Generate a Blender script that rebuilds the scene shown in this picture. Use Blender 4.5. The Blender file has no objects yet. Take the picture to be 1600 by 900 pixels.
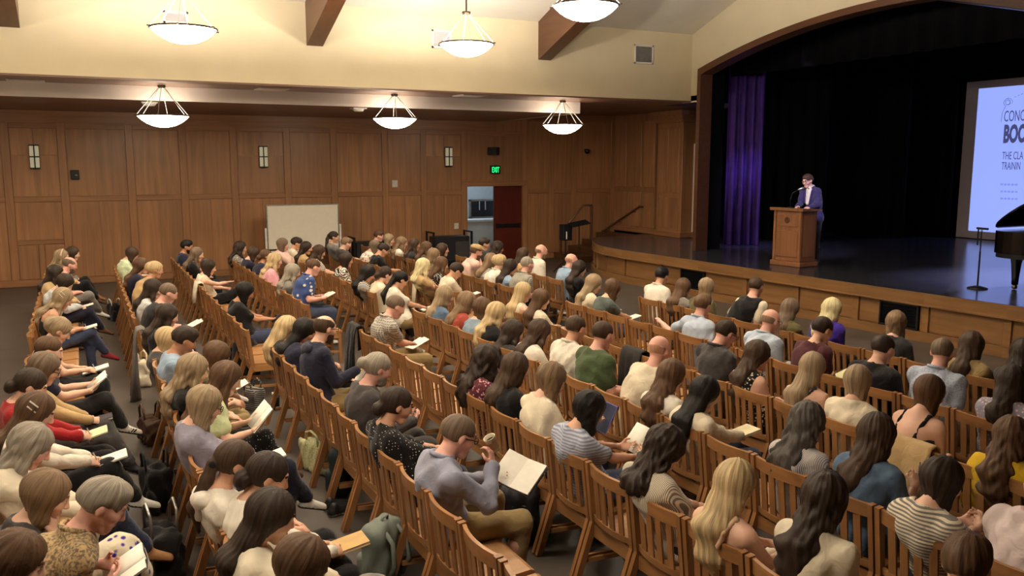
import bpy, bmesh, math, random
import numpy as np
from mathutils import Vector, Matrix
C = bpy.context.scene.collection
SC = bpy.context.scene
PI = math.pi
random.seed(7)

# ------------------------------------------------------------------ camera
CH = 2.84                                   # eye height above the hall floor
FPX = 1343.0                                # focal length for a 1600 px wide frame
PITCH, YAW = math.radians(8.2), math.radians(26.7)
cam_data = bpy.data.cameras.new('camera')
cam_data.sensor_width = 36.0
cam_data.lens = FPX / 1600.0 * 36.0
cam_data.clip_end = 200
cam = bpy.data.objects.new('camera', cam_data)
C.objects.link(cam)
cam.location = (0, 0, CH)
cam.rotation_euler = (PI / 2 - PITCH, 0, -YAW)
SC.camera = cam

# ------------------------------------------------------------------ world, exposure, stage spots, added glow fill
world = bpy.data.worlds.new('hall_ambient')
SC.world = world
world.use_nodes = True
world.node_tree.nodes['Background'].inputs[0].default_value = (1.0, 0.82, 0.62, 1)
world.node_tree.nodes['Background'].inputs[1].default_value = 0.02
SC.view_settings.view_transform = 'Standard'
SC.view_settings.look = 'None'
SC.view_settings.gamma = 1.0
SC.view_settings.exposure = 0.93
SC.view_settings.use_curve_mapping = False
try:
    SC.cycles.use_denoising = True
    SC.cycles.max_bounces = 7
    SC.cycles.diffuse_bounces = 4
    SC.cycles.glossy_bounces = 3
    SC.cycles.transparent_max_bounces = 6
    SC.cycles.sample_clamp_indirect = 6.0
    SC.cycles.caustics_reflective = False
    SC.cycles.caustics_refractive = False
except Exception:
    pass
BOWL_EMIT = 15.5          # glow of the lamp bowls
UPLIGHT_W = 230.0        # bulbs inside the large nave bowls
AISLE_W = 7.0           # bulbs inside the aisle bowls
LAMP_COL = (1.0, 0.92, 0.82)


def spot(name, loc, target, energy, col, angle, blend=0.6, radius=0.12):
    l = bpy.data.lights.new(name, 'SPOT')
    l.energy = energy
    l.color = col
    l.spot_size = math.radians(angle)
    l.spot_blend = blend
    l.shadow_soft_size = radius
    o = bpy.data.objects.new(name, l)
    C.objects.link(o)
    o.location = loc
    o.rotation_euler = (Vector(target) - Vector(loc)).to_track_quat('-Z', 'Y').to_euler()
    return o


spot('stage_spot', (10.2, 9.0, 5.4), (13.9, 13.3, 2.3), 900, (0.72, 0.66, 1.0), 17)
spot('stage_wash_spot', (14.3, 13.9, 6.2), (15.0, 17.0, 1.2), 420, (0.50, 0.36, 1.0), 30, 0.8)
spot('screen_glow_fill', (18.0, 8.6, 6.4), (15.4, 8.8, 0.8), 4000, (0.55, 0.58, 1.0), 50, 1.0)  # added fill, stands for the screen's glow on the stage floor


# ------------------------------------------------------------------ helpers
def lin(c):
    c = [x / 255.0 for x in c]
    return tuple(((x / 12.92) if x <= 0.04045 else ((x + 0.055) / 1.055) ** 2.4) for x in c) + (1.0,)


_mats = {}


class NT:
    def __init__(self, name):
        self.m = bpy.data.materials.new(name)
        self.m.use_nodes = True
        self.t = self.m.node_tree
        self.b = self.t.nodes['Principled BSDF']

    def n(self, kind, **kw):
        nd = self.t.nodes.new(kind)
        for k, v in kw.items():
            if k.startswith('i_'):
                key = k[2:]
                nd.inputs[int(key) if key.isdigit() else key.replace('_', ' ')].default_value = v
            else:
                setattr(nd, k, v)
        return nd

    def l(self, a, b):
        self.t.links.new(a, b)


def ramp(nt, fac, stops):
    r = nt.n('ShaderNodeValToRGB')
    e = r.color_ramp.elements
    e[0].position, e[0].color = stops[0]
    e[1].position, e[1].color = stops[1]
    for p, c in stops[2:]:
        x = e.new(p)
        x.color = c
    nt.l(fac, r.inputs[0])
    return r.outputs[0]


def mul(c, f):
    return tuple(min(1.0, x * f) for x in c[:3]) + (1.0,)


def plain(name, rgb, rough=0.6, metal=0.0, vary=0.12, scale=9.0, bump=0.0, bscale=60.0, emit=None, estr=0.0, spec=0.4):
    key = ('plain', name)
    if key in _mats:
        return _mats[key]
    nt = NT(name)
    c = lin(rgb)
    nt.b.inputs['Roughness'].default_value = rough
    nt.b.inputs['Metallic'].default_value = metal
    nt.b.inputs['Specular IOR Level'].default_value = spec
    tc = nt.n('ShaderNodeTexCoord')
    nz = nt.n('ShaderNodeTexNoise', i_Scale=scale, i_Detail=3.0)
    nt.l(tc.outputs['Object'], nz.inputs['Vector'])
    col = ramp(nt, nz.outputs[0], [(0.3, mul(c, 1 - vary)), (0.7, mul(c, 1 + vary))])
    nt.l(col, nt.b.inputs['Base Color'])
    if bump:
        n2 = nt.n('ShaderNodeTexNoise', i_Scale=bscale, i_Detail=2.0)
        nt.l(tc.outputs['Object'], n2.inputs['Vector'])
        bp = nt.n('ShaderNodeBump', i_Strength=bump, i_Distance=0.004)
        nt.l(n2.outputs[0], bp.inputs['Height'])
        nt.l(bp.outputs[0], nt.b.inputs['Normal'])
    if emit:
        nt.b.inputs['Emission Color'].default_value = lin(emit)
        nt.b.inputs['Emission Strength'].default_value = estr
    _mats[key] = nt.m
    return nt.m


def wood(name, rgb, axis='z', rough=0.38, contrast=0.28, scale=1.0, rnd=0.25, spec=0.45):
    key = ('wood', name)
    if key in _mats:
        return _mats[key]
    nt = NT(name)
    c = lin(rgb)
    tc = nt.n('ShaderNodeTexCoord')
    oi = nt.n('ShaderNodeObjectInfo')
    mp = nt.n('ShaderNodeMapping')
    s = [14.0 * scale] * 3
    s['xyz'.index(axis)] = 0.9 * scale
    mp.inputs['Scale'].default_value = s
    nt.l(tc.outputs['Object'], mp.inputs['Vector'])
    cb = nt.n('ShaderNodeCombineXYZ')
    mr = nt.n('ShaderNodeMath', operation='MULTIPLY', i_1=37.0)
    nt.l(oi.outputs['Random'], mr.inputs[0])
    for i in range(3):
        nt.l(mr.outputs[0], cb.inputs[i])
    nt.l(cb.outputs[0], mp.inputs['Location'])
    nz = nt.n('ShaderNodeTexNoise', i_Scale=1.0, i_Detail=5.0, i_Distortion=0.6)
    nt.l(mp.outputs[0], nz.inputs['Vector'])
    big = nt.n('ShaderNodeTexNoise', i_Scale=1.1, i_Detail=2.0)
    nt.l(tc.outputs['Object'], big.inputs['Vector'])
    col = ramp(nt, nz.outputs[0], [(0.28, mul(c, 1 - contrast)), (0.72, mul(c, 1 + contrast * 0.8))])
    mx = nt.n('ShaderNodeMix', data_type='RGBA', blend_type='MULTIPLY')
    mx.inputs[0].default_value = 1.0
    v = nt.n('ShaderNodeMath', operation='MULTIPLY_ADD', i_1=rnd, i_2=1.0 - rnd / 2)
    nt.l(oi.outputs['Random'], v.inputs[0])
    v2 = nt.n('ShaderNodeMath', operation='MULTIPLY_ADD', i_1=0.35, i_2=0.82)
    nt.l(big.outputs[0], v2.inputs[0])
    v3 = nt.n('ShaderNodeMath', operation='MULTIPLY')
    nt.l(v.outputs[0], v3.inputs[0])
    nt.l(v2.outputs[0], v3.inputs[1])
    nt.l(col, mx.inputs[6])
    nt.l(v3.outputs[0], mx.inputs[7])
    nt.l(mx.outputs[2], nt.b.inputs['Base Color'])
    nt.b.inputs['Roughness'].default_value = rough
    nt.b.inputs['Specular IOR Level'].default_value = spec
    bp = nt.n('ShaderNodeBump', i_Strength=0.08, i_Distance=0.002)
    nt.l(nz.outputs[0], bp.inputs['Height'])
    nt.l(bp.outputs[0], nt.b.inputs['Normal'])
    _mats[key] = nt.m
    return nt.m


def emission(name, rgb, strength):
    key = ('emit', name)
    if key in _mats:
        return _mats[key]
    nt = NT(name)
    nt.b.inputs['Base Color'].default_value = lin(rgb)
    nt.b.inputs['Emission Color'].default_value = lin(rgb)
    nt.b.inputs['Emission Strength'].default_value = strength
    _mats[key] = nt.m
    return nt.m


def mesh_obj(name, verts, faces, mat=None, parent=None, smooth=False, loc=None):
    me = bpy.data.meshes.new(name)
    me.from_pydata([tuple(v) for v in verts], [], faces)
    if smooth:
        me.polygons.foreach_set('use_smooth', [True] * len(me.polygons))
    me.update()
    return put(name, me, mat, parent, loc)


def put(name, me, mat=None, parent=None, loc=None, rot=None):
    o = bpy.data.objects.new(name, me)
    C.objects.link(o)
    if mat is not None:
        if len(me.materials) == 0:
            me.materials.append(mat)
        else:
            o.material_slots[0].link = 'OBJECT'
            o.material_slots[0].material = mat
    if parent is not None:
        o.parent = parent
    if loc is not None:
        o.location = loc
    if rot is not None:
        o.rotation_euler = rot
    return o


def empty(name, loc=(0, 0, 0), rz=0.0):
    o = bpy.data.objects.new(name, None)
    o.empty_display_size = 0.1
    C.objects.link(o)
    o.location = loc
    o.rotation_euler = (0, 0, rz)
    return o


def tag(o, label=None, cat=None, group=None, kind=None):
    if label:
        o['label'] = label
    if cat:
        o['category'] = cat
    if group:
        o['group'] = group
    if kind:
        o['kind'] = kind
    return o


BOXF = [(0, 3, 2, 1), (4, 5, 6, 7), (0, 1, 5, 4), (1, 2, 6, 5), (2, 3, 7, 6), (3, 0, 4, 7)]


def boxv(x0, x1, y0, y1, z0, z1):
    return [(x0, y0, z0), (x1, y0, z0), (x1, y1, z0), (x0, y1, z0), (x0, y0, z1), (x1, y0, z1), (x1, y1, z1), (x0, y1, z1)]


def box(name, x0, x1, y0, y1, z0, z1, mat, parent=None, bev=0.0):
    """axis aligned box; the object's origin is its centre so that grain and random tint differ per piece"""
    cx, cy, cz = (x0 + x1) / 2, (y0 + y1) / 2, (z0 + z1) / 2
    if bev > 0:
        bm = bmesh.new()
        vs = [bm.verts.new(v) for v in boxv(x0 - cx, x1 - cx, y0 - cy, y1 - cy, z0 - cz, z1 - cz)]
        for f in BOXF:
            bm.faces.new([vs[i] for i in f])
        bmesh.ops.bevel(bm, geom=list(bm.edges), offset=bev, segments=1, affect='EDGES')
        me = bpy.data.meshes.new(name)
        bm.to_mesh(me)
        bm.free()
        return put(name, me, mat, parent, (cx, cy, cz))
    return mesh_obj(name, boxv(x0 - cx, x1 - cx, y0 - cy, y1 - cy, z0 - cz, z1 - cz), BOXF, mat, parent, loc=(cx, cy, cz))


class MB:
    """collects simple solids into one mesh"""

    def __init__(self):
        self.v, self.f = [], []

    def box(self, x0, x1, y0, y1, z0, z1):
        n = len(self.v)
        self.v += boxv(x0, x1, y0, y1, z0, z1)
        self.f += [tuple(i + n for i in q) for q in BOXF]
        return self

    def bar(self, a, b, w, d, up=(0, 0, 1)):
        a, b = Vector(a), Vector(b)
        t = (b - a).normalized()
        u = Vector(up)
        s = t.cross(u)
        if s.length < 1e-4:
            s = t.cross(Vector((1, 0, 0)))
        s.normalize()
        u = s.cross(t).normalized()
        n = len(self.v)
        for p in (a, b):
            for sx, sy in ((-1, -1), (1, -1), (1, 1), (-1, 1)):
                self.v.append(tuple(p + s * (sx * w / 2) + u * (sy * d / 2)))
        self.f += [tuple(i + n for i in q) for q in [(3, 2, 1, 0), (4, 5, 6, 7), (0, 1, 5, 4), (1, 2, 6, 5), (2, 3, 7, 6), (3, 0, 4, 7)]]
        return self

    def tube(self, pts, r, seg=8, caps=True):
        pts = [Vector(p) for p in pts]
        rs = r if isinstance(r, (list, tuple)) else [r] * len(pts)
        n0 = len(self.v)
        prev = None
        for i, p in enumerate(pts):
            t = (pts[min(i + 1, len(pts) - 1)] - pts[max(i - 1, 0)]).normalized()
            if prev is None:
                a = t.cross(Vector((0, 0, 1)))
                if a.length < 1e-3:
                    a = t.cross(Vector((1, 0, 0)))
            else:
                a = prev - t * prev.dot(t)
            a.normalize()
            prev = a
            b = t.cross(a)
            for k in range(seg):
                w = 2 * PI * k / seg
                self.v.append(tuple(p + a * (math.cos(w) * rs[i]) + b * (math.sin(w) * rs[i])))
        for i in range(len(pts) - 1):
            for k in range(seg):
                q = n0 + i * seg
                self.f.append((q + k, q + (k + 1) % seg, q + seg + (k + 1) % seg, q + seg + k))
        if caps:
            self.f.append(tuple(n0 + k for k in reversed(range(seg))))
            e = n0 + (len(pts) - 1) * seg
            self.f.append(tuple(e + k for k in range(seg)))
        return self

    def lathe(self, prof, seg=24, c=(0, 0, 0)):
        n0 = len(self.v)
        for r, z in prof:
            for k in range(seg):
                w = 2 * PI * k / seg
                self.v.append((c[0] + r * math.cos(w), c[1] + r * math.sin(w), c[2] + z))
        for i in range(len(prof) - 1):
            for k in range(seg):
                q = n0 + i * seg
                self.f.append((q + k, q + (k + 1) % seg, q + seg + (k + 1) % seg, q + seg + k))
        return self

    def prism(self, poly, z0, z1):
        n0, n = len(self.v), len(poly)
        self.v += [(x, y, z0) for x, y in poly] + [(x, y, z1) for x, y in poly]
        self.f.append(tuple(n0 + i for i in reversed(range(n))))
        self.f.append(tuple(n0 + n + i for i in range(n)))
        for i in range(n):
            j = (i + 1) % n
            self.f.append((n0 + i, n0 + j, n0 + n + j, n0 + n + i))
        return self

    def build(self, name, mat, parent=None, smooth=False, loc=None):
        return mesh_obj(name, self.v, self.f, mat, parent, smooth, loc)

    def mesh(self, name, smooth=False):
        me = bpy.data.meshes.new(name)
        me.from_pydata(self.v, [], self.f)
        if smooth:
            me.polygons.foreach_set('use_smooth', [True] * len(me.polygons))
        me.update()
        return me


# pixel helpers: a ray of the camera model meets a real plane of the hall
_F = np.array([math.sin(YAW) * math.cos(PITCH), math.cos(YAW) * math.cos(PITCH), -math.sin(PITCH)])
_R = np.array([math.cos(YAW), -math.sin(YAW), 0.0])
_U = np.cross(_R, _F)


def ray(u, v):
    return _F + _R * (u - 800) / FPX - _U * (v - 450) / FPX


def at_z(u, v, z):
    d = ray(u, v)
    return d * ((z - CH) / d[2]) + np.array([0, 0, CH])


def at_x(u, v, x):
    d = ray(u, v)
    return d * (x / d[0]) + np.array([0, 0, CH])


def at_y(u, v, y):
    d = ray(u, v)
    return d * (y / d[1]) + np.array([0, 0, CH])


# ------------------------------------------------------------------ materials of the hall
M_WALLWOOD = wood('panel_wood', (170, 122, 84), 'z', 0.36, 0.22, 0.7, 0.22)
M_STILE = wood('stile_wood', (168, 120, 82), 'z', 0.36, 0.20, 0.8, 0.10)
M_RAIL = wood('rail_wood', (164, 116, 79), 'x', 0.36, 0.20, 0.8, 0.10)
M_RAILY = wood('rail_wood_across', (164, 116, 79), 'y', 0.36, 0.20, 0.8, 0.10)
M_DARKWOOD = wood('beam_wood', (92, 58, 36), 'y', 0.34, 0.2, 0.8, 0.1)
M_SOFFIT = wood('soffit_wood', (112, 82, 68), 'x', 0.30, 0.2, 0.6, 0.05)
M_STAGEWOOD = wood('stage_front_wood', (136, 98, 60), 'y', 0.38, 0.22, 0.7, 0.14)
M_CHAIR = wood('chair_wood', (150, 105, 65), 'z', 0.34, 0.25, 1.2, 0.25)
M_CHAIRX = wood('chair_wood_rail', (158, 112, 70), 'y', 0.32, 0.25, 1.2, 0.2)
M_SEAT = wood('chair_seat_wood', (172, 126, 82), 'x', 0.34, 0.22, 1.2, 0.2)
M_CREAM = plain('cream_plaster', (208, 195, 164), 0.85, vary=0.03, scale=2.0, bump=0.05)
M_BAND = plain('white_plaster', (222, 212, 204), 0.8, vary=0.03, scale=2.0)
M_CEIL = plain('ceiling_plaster', (226, 220, 206), 0.9, vary=0.03, scale=2.0)
M_FLOOR = plain('hall_floor', (84, 76, 70), 0.42, vary=0.16, scale=1.6, bump=0.05, bscale=14)
M_STAGEFLOOR = plain('stage_floor', (58, 58, 66), 0.2, vary=0.2, scale=3.0, spec=0.8)
M_BLACKCLOTH = plain('black_drape', (12, 12, 15), 0.95, vary=0.15, scale=4.0, spec=0.1)
M_PURPLE = plain('violet_drape', (88, 62, 150), 0.85, vary=0.15, scale=4.0, spec=0.1)
M_BLACK = plain('black_paint', (14, 14, 15), 0.45)
M_GLOSSBLACK = plain('black_lacquer', (8, 8, 10), 0.12, spec=0.6)
M_METAL = plain('bronze_metal', (120, 104, 84), 0.35, 0.9)
M_STEEL = plain('steel', (190, 190, 186), 0.3, 0.9)
M_WHITEP = plain('white_plastic', (228, 224, 214), 0.45)
M_PAPER = plain('paper', (238, 234, 222), 0.8, vary=0.03, scale=20)

# ------------------------------------------------------------------ the hall
YW, YU, ZS = 22.86, 16.7, 4.32
XB, XP = -8.0, 13.15


def struct(o):
    o['kind'] = 'structure'
    return o


struct(box('floor', XB, 23.2, -3.2, 26.5, -0.12, 0.0, M_FLOOR))

# far panelled wall
wall = struct(box('wall_left', XB, 10.05, YW + 0.04, YW + 0.2, 0, 4.9, M_WALLWOOD))
wl = Vector(wall.location)


def wbox(name, x0, x1, y0, y1, z0, z1, m, bev=0.0, par=None, base=None):
    par = par or wall
    b = base if base is not None else wl
    o = box(name, x0, x1, y0, y1, z0, z1, m, None, bev)
    o.parent = par
    o.location = Vector(o.location) - Vector(b)
    return o


wbox('wall_section', 10.05, 11.85, YW + 0.04, YW + 0.2, 2.2, 4.9, M_WALLWOOD)
wbox('wall_section', 11.85, 15.2, YW + 0.04, YW + 0.2, 0, 4.9, M_WALLWOOD)
stiles = [-7.6, -6.3, -5.1, -3.8, -2.7, -1.4, -0.26, 1.19, 2.39, 3.6, 4.94, 6.17, 7.6, 8.72, 9.96, 11.94, 12.84, 13.63, 15.05]
SW = 0.085
for x in stiles:
    wbox('stile', x - SW, x + SW, YW, YW + 0.04, 0.16, 3.78 if x < 11 else 4.2, M_STILE, 0.006)
split_low = {0: 0.62, 1: 1.8, 3: 4.2, 5: 6.9}
for i in range(len(stiles) - 1):
    a, b = stiles[i] + SW, stiles[i + 1] - SW
    top = 3.78 if a < 11 else 4.2
    door = 9.9 < a < 11.0
    # rails
    if not door:
        wbox('rail', a, b, YW, YW + 0.04, 1.97, 2.09, M_RAIL, 0.006)
    else:
        wbox('rail', a, b, YW, YW + 0.04, 2.2, 2.32, M_RAIL, 0.006)
    wbox('rail', a, b, YW, YW + 0.04, top - 0.12, top, M_RAIL, 0.006)
    z0 = 2.09 if not door else 2.32
    # upper panels
    if abs((a + b) / 2 + 0.83) < 0.3 or abs((a + b) / 2 - 4.3) < 0.3 or abs((a + b) / 2 - 9.4) < 0.3:
        m = (a + b) / 2
        wbox('panel', a + 0.012, b - 0.012, YW + 0.022, YW + 0.04, z0 + 0.012, 3.03, M_WALLWOOD)
        wbox('panel', a + 0.012, m - 0.012, YW + 0.022, YW + 0.04, 3.06, top - 0.13, M_WALLWOOD)
        wbox('panel', m + 0.012, b - 0.012, YW + 0.022, YW + 0.04, 3.06, top - 0.13, M_WALLWOOD)
    else:
        wbox('panel', a + 0.012, b - 0.012, YW + 0.022, YW + 0.04, z0 + 0.012, top - 0.13, M_WALLWOOD)
    if door:
        continue
    # lower panels
    if abs((a + b) / 2 + 0.83) < 0.3:
        wbox('rail', a, b, YW, YW + 0.04, 0.98, 1.08, M_RAIL, 0.006)
        wbox('panel', a + 0.012, b - 0.012, YW + 0.022, YW + 0.04, 1.09, 1.96, M_WALLWOOD)
        m = (a + b) / 2
        wbox('stile', m - 0.06, m + 0.06, YW, YW + 0.04, 0.16, 0.98, M_STILE, 0.006)
        wbox('panel', a + 0.012, m - 0.07, YW + 0.022, YW + 0.04, 0.17, 0.97, M_WALLWOOD)
        wbox('panel', m + 0.07, b - 0.012, YW + 0.022, YW + 0.04, 0.17, 0.97, M_WALLWOOD)
    else:
        m = (a + b) / 2
        wbox('panel', a + 0.012, m - 0.006, YW + 0.022, YW + 0.04, 0.17, 1.96, M_WALLWOOD)
        wbox('panel', m + 0.006, b - 0.012, YW + 0.022, YW + 0.04, 0.17, 1.96, M_WALLWOOD)
wbox('frieze', XB, 11.0, YW + 0.005, YW + 0.04, 3.78, 4.06, M_RAIL)
wbox('frieze', 11.0, 15.2, YW + 0.005, YW + 0.04, 4.2, 4.32, M_RAIL)
struct(box('baseboard_left', XB, 9.96, YW - 0.03, YW + 0.04, 0, 0.16, M_RAIL, None, 0.012))
struct(box('trim_1', 9.86, 10.05, YW - 0.03, YW + 0.06, 0, 2.32, M_STILE, None, 0.012))
struct(box('trim_2', 11.85, 12.03, YW - 0.03, YW + 0.06, 0, 2.32, M_STILE, None, 0.012))
struct(box('trim_3', 9.86, 12.03, YW - 0.035, YW + 0.06, 2.2, 2.36, M_RAIL, None, 0.012))

# side aisle ceilings, the white band and the upper wall
struct(box('ceiling_soffit', XB, XP, YU + 0.19, 18.24, ZS, ZS + 0.12, M_SOFFIT))
struct(box('ceiling_alcove', 11.0, 15.6, 18.24, YW + 0.2, ZS, ZS + 0.12, M_SOFFIT))
struct(box('ceiling_alcove_front', XP, 13.5, 16.46, 18.24, ZS, ZS + 0.12, M_SOFFIT))
struct(box('ceiling_aisle', XB, 11.0, 18.26, YW + 0.2, 4.06, 4.18, M_SOFFIT))
struct(box('trim_band', XB, 11.0, 18.2, 18.26, 4.055, ZS, M_BAND))
struct(box('trim_band_end', 10.96, 11.0, 18.26, YW, 4.055, ZS, M_BAND))
struct(box('wall_upper', XB, XP, YU, YU + 0.2, ZS, 6.1, M_CREAM))
struct(box('trim_edge', XB, XP, YU - 0.008, YU + 0.2, ZS - 0.03, ZS + 0.004, M_SOFFIT))
# sloped nave ceiling
YM, ZW, ZR = 11.1, 5.85, 7.85
for nm, ya, yb in (('ceiling_slope_left', YU, YM), ('ceiling_slope_right', 2 * YM - YU, YM)):
    v = [(XB, ya, ZW), (XP, ya, ZW), (XP, yb, ZR), (XB, yb, ZR)]
    v += [(x, y, z + 0.15) for x, y, z in v]
    struct(mesh_obj(nm, v, BOXF, M_CEIL))
YN = 2 * YM - YU
struct(box('wall_upper_right', XB, XP, YN - 0.2, YN, ZS + 0.02, 6.1, M_CREAM))
struct(box('ceiling_aisle_right', XB, XP, -3.2, YN, ZS, ZS + 0.12, M_BAND))
struct(box('trim_edge_right', XB, XP, YN - 0.03, YN + 0.012, ZS - 0.004, ZS + 0.03, M_SOFFIT))
struct(box('wall_right', XB, 23.2, -3.4, -3.2, 0, 5, M_WALLWOOD))
struct(box('wall_back', XB - 0.2, XB, -3.2, YW + 0.2, 0, 8.2, M_CREAM))

# trusses
for x0 in (-5.9, -0.98, 4.05, 9.03):
    pl = [(YU, 5.06), (YU, ZW + 0.02), (YM, ZR + 0.02), (YN, ZW + 0.02), (YN, 5.06), (YN + 1.6, 5.62), (YM - 1.2, 6.75), (YM, 6.9), (YM + 1.2, 6.75), (YU - 1.6, 5.62)]
    n = len(pl)
    v = [(x0, y, z) for y, z in pl] + [(x0 + 0.31, y, z) for y, z in pl]
    # polygon split into quads along the rafter
    top = [0, 1, 2, 3, 4]
    f = [(0, 9, 2, 1), (9, 8, 7, 2), (7, 6, 2), (6, 5, 3, 2), (5, 4, 3)]
    f2 = [tuple(n + i for i in reversed(q)) for q in f]
    sides = [(i, (i + 1) % n, n + (i + 1) % n, n + i) for i in range(n)]
    f = [tuple(q) for q in f]
    o = struct(mesh_obj('ceiling_beam', v, f + f2 + sides, M_DARKWOOD))

# proscenium wall with its arched wooden surround
HJ, HO = 5.2, 5.32


def zin(y):
    t = (y - YM) / HJ
    return 4.90 + 0.74 * (1 - t * t)


def zout(y):
    t = (y - YM) / HO
    return 5.03 + 0.74 * (1 - t * t)


N = 28
v, f = [], []
yo = [YM - HO + 2 * HO * i / N for i in range(N + 1)]
for y in yo:
    v += [(XP, y, zout(y)), (XP, y, 8.1)]
for i in range(N):
    f.append((2 * i, 2 * i + 1, 2 * i + 3, 2 * i + 2))
for ya, yb, zl in ((YN - 0.4, YM - HO, 0.79), (YM + HO, YU + 0.3, ZS - 0.035)):
    n = len(v)
    v += [(XP, ya, zl), (XP, yb, zl), (XP, yb, 8.1), (XP, ya, 8.1)]
    f.append((n, n + 1, n + 2, n + 3))
struct(mesh_obj('wall_front', v, f, M_CREAM))
xf, xr = XP - 0.05, XP + 0.30
inn = [(YM + HJ, 0.79)] + [(YM + HJ - 2 * HJ * i / N, zin(YM + HJ - 2 * HJ * i / N)) for i in range(N + 1)] + [(YM - HJ, 0.79)]
out = [(YM + HO, 0.79)] + [(YM + HO - 2 * HO * i / N, zout(YM + HO - 2 * HO * i / N)) for i in range(N + 1)] + [(YM - HO, 0.79)]
v, f = [], []
for (a, b), (c, d) in zip(inn, out):
    v += [(xf, a, b), (xf, c, d), (xr, a, b), (XP + 0.02, c, d)]
for i in range(len(inn) - 1):
    q = 4 * i
    f += [(q, q + 1, q + 5, q + 4), (q + 2, q, q + 4, q + 6), (q + 1, q + 3, q + 7, q + 5)]
struct(mesh_obj('trim_proscenium', v, f, M_DARKWOOD))
# cream return wall between the aisle alcove and the stage house
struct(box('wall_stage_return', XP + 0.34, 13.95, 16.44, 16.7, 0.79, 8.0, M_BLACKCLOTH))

# stage platform
FR = [(12.55, -1.5), (12.42, 1.5), (12.15, 7.6), (11.92, 12.4), (11.7, 17.3), (11.76, 18.2), (11.95, 18.9), (12.25, 19.5), (12.6, 20.1), (13.0, 20.6)]
poly = FR + [(15.1, 21.0), (15.1, 22.8), (23.0, 22.8), (23.0, -1.5)]
stage = struct(MB().prism(poly, 0.66, 0.79).build('floor_stage', M_STAGEFLOOR))


def front_x(y):
    for (xa, ya), (xb, yb) in zip(FR, FR[1:]):
        if ya <= y <= yb:
            return xa + (xb - xa) * (y - ya) / (yb - ya)
    return FR[-1][0]


segs = []
ys = [-1.5 + 1.34 * i for i in range(15)]
ys = [y for y in ys if y < 16.9] + [17.3]
pts = [(front_x(y), y) for y in ys] + FR[5:]
apron = MB()
for (xa, ya), (xb, yb) in zip(pts, pts[1:]):
    apron.bar((xa + 0.10, ya, 0.33), (xb + 0.10, yb, 0.33), 0.06, 0.66)
front = struct(apron.build('wall_stage_front', M_STAGEWOOD))
for k, ((xa, ya), (xb, yb)) in enumerate(zip(pts, pts[1:])):
    A, B = Vector((xa, ya, 0)), Vector((xb, yb, 0))
    t = (B - A).normalized()
    nrm = Vector((-1, 0, 0))
    L = (B - A).length

    def seg(name, s0, s1, off, w, z0, z1, m):
        a = A + t * s0 + Vector((off, 0, (z0 + z1) / 2))
        b = A + t * s1 + Vector((off, 0, (z0 + z1) / 2))
        mid = (a + b) / 2
        o = MB().bar(a - mid, b - mid, w, z1 - z0).build(name, m, front, loc=mid)
        return o
    seg('top_band', -0.004, L + 0.004, 0.02, 0.08, 0.60, 0.785, M_STAGEWOOD)
    seg('moulding', -0.004, L + 0.004, 0.0, 0.08, 0.575, 0.60, M_STAGEWOOD)
    seg('skirting', -0.004, L + 0.004, -0.01, 0.07, 0.0, 0.15, M_STAGEWOOD)
    seg('stile', -0.06, 0.06, 0.05, 0.05, 0.15, 0.575, M_STAGEWOOD)
    if L > 0.3:
        seg('panel', 0.08, L - 0.08, 0.065, 0.02, 0.165, 0.56, M_STAGEWOOD)
seg_n = 0
for (u0, u1, lab) in ((1078, 1113, 'black louvred vent set in the stage front behind the grey-topped woman'), (1378, 1437, 'black louvred vent set in the stage front behind the wavy-haired woman')):
    ya, yb = at_x(u1, 470, front_x(9) + 0.0)[1], at_x(u0, 470, front_x(9))[1]
    xm = front_x((ya + yb) / 2)
    vt = empty('floor_vent', (xm, (ya + yb) / 2, 0.2))
    vt.name = 'stage_vent'
    tag(vt, lab, 'vent', 'black vents in the stage front')
    w = (yb - ya) / 2
    sl = (front_x(yb) - front_x(ya)) / (yb - ya)
    vt.rotation_euler = (0, 0, -math.atan(sl))
    MB().box(0.02, 0.06, -w, w, -0.04, 0.36).build('backing', M_BLACKCLOTH, vt)
    fr = MB().box(-0.005, 0.04, -w, w, -0.05, -0.02).box(-0.005, 0.04, -w, w, 0.34, 0.37).box(-0.005, 0.04, -w, -w + 0.03, -0.05, 0.37).box(-0.005, 0.04, w - 0.03, w, -0.05, 0.37)
    fr.build('frame', M_BLACK, vt)
    for i in range(8):
        z = 0.0 + i * 0.043
        MB().bar((0.02, -w + 0.03, z), (0.02, w - 0.03, z), 0.03, 0.006, (0.5, 0, 1)).build('louvre', M_BLACKCLOTH, vt)

# stage side wall, pilaster and stairs
side = struct(box('wall_stage_side', 15.1, 15.25, 20.72, YW + 0.05, 0.0, 4.4, M_WALLWOOD))
sb = Vector(side.location)
for ya, yb in ((20.75, 21.25), (21.4, 22.05), (22.2, 22.8)):
    wbox('panel', 15.07, 15.1, ya, yb, 0.98, 2.0, M_WALLWOOD, 0.008, side, sb)
    wbox('panel', 15.07, 15.1, ya, yb, 2.15, 4.1, M_WALLWOOD, 0.008, side, sb)
struct(box('baseboard_stage', 15.04, 15.1, 20.5, 22.8, 0.79, 0.93, M_RAILY, None, 0.01))
pil = tag(empty('pilaster', (15.0, 19.9, 0.79)), 'panelled wooden pilaster with stepped capital beside the stage opening', 'pilaster')
box('shaft', 0.0, 0.45, -0.55, 0.6, 0.0, 3.2, M_STILE, pil, 0.01)
box('plinth', -0.04, 0.5, -0.58, 0.63, 0.0, 0.16, M_RAILY, pil, 0.01)
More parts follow.
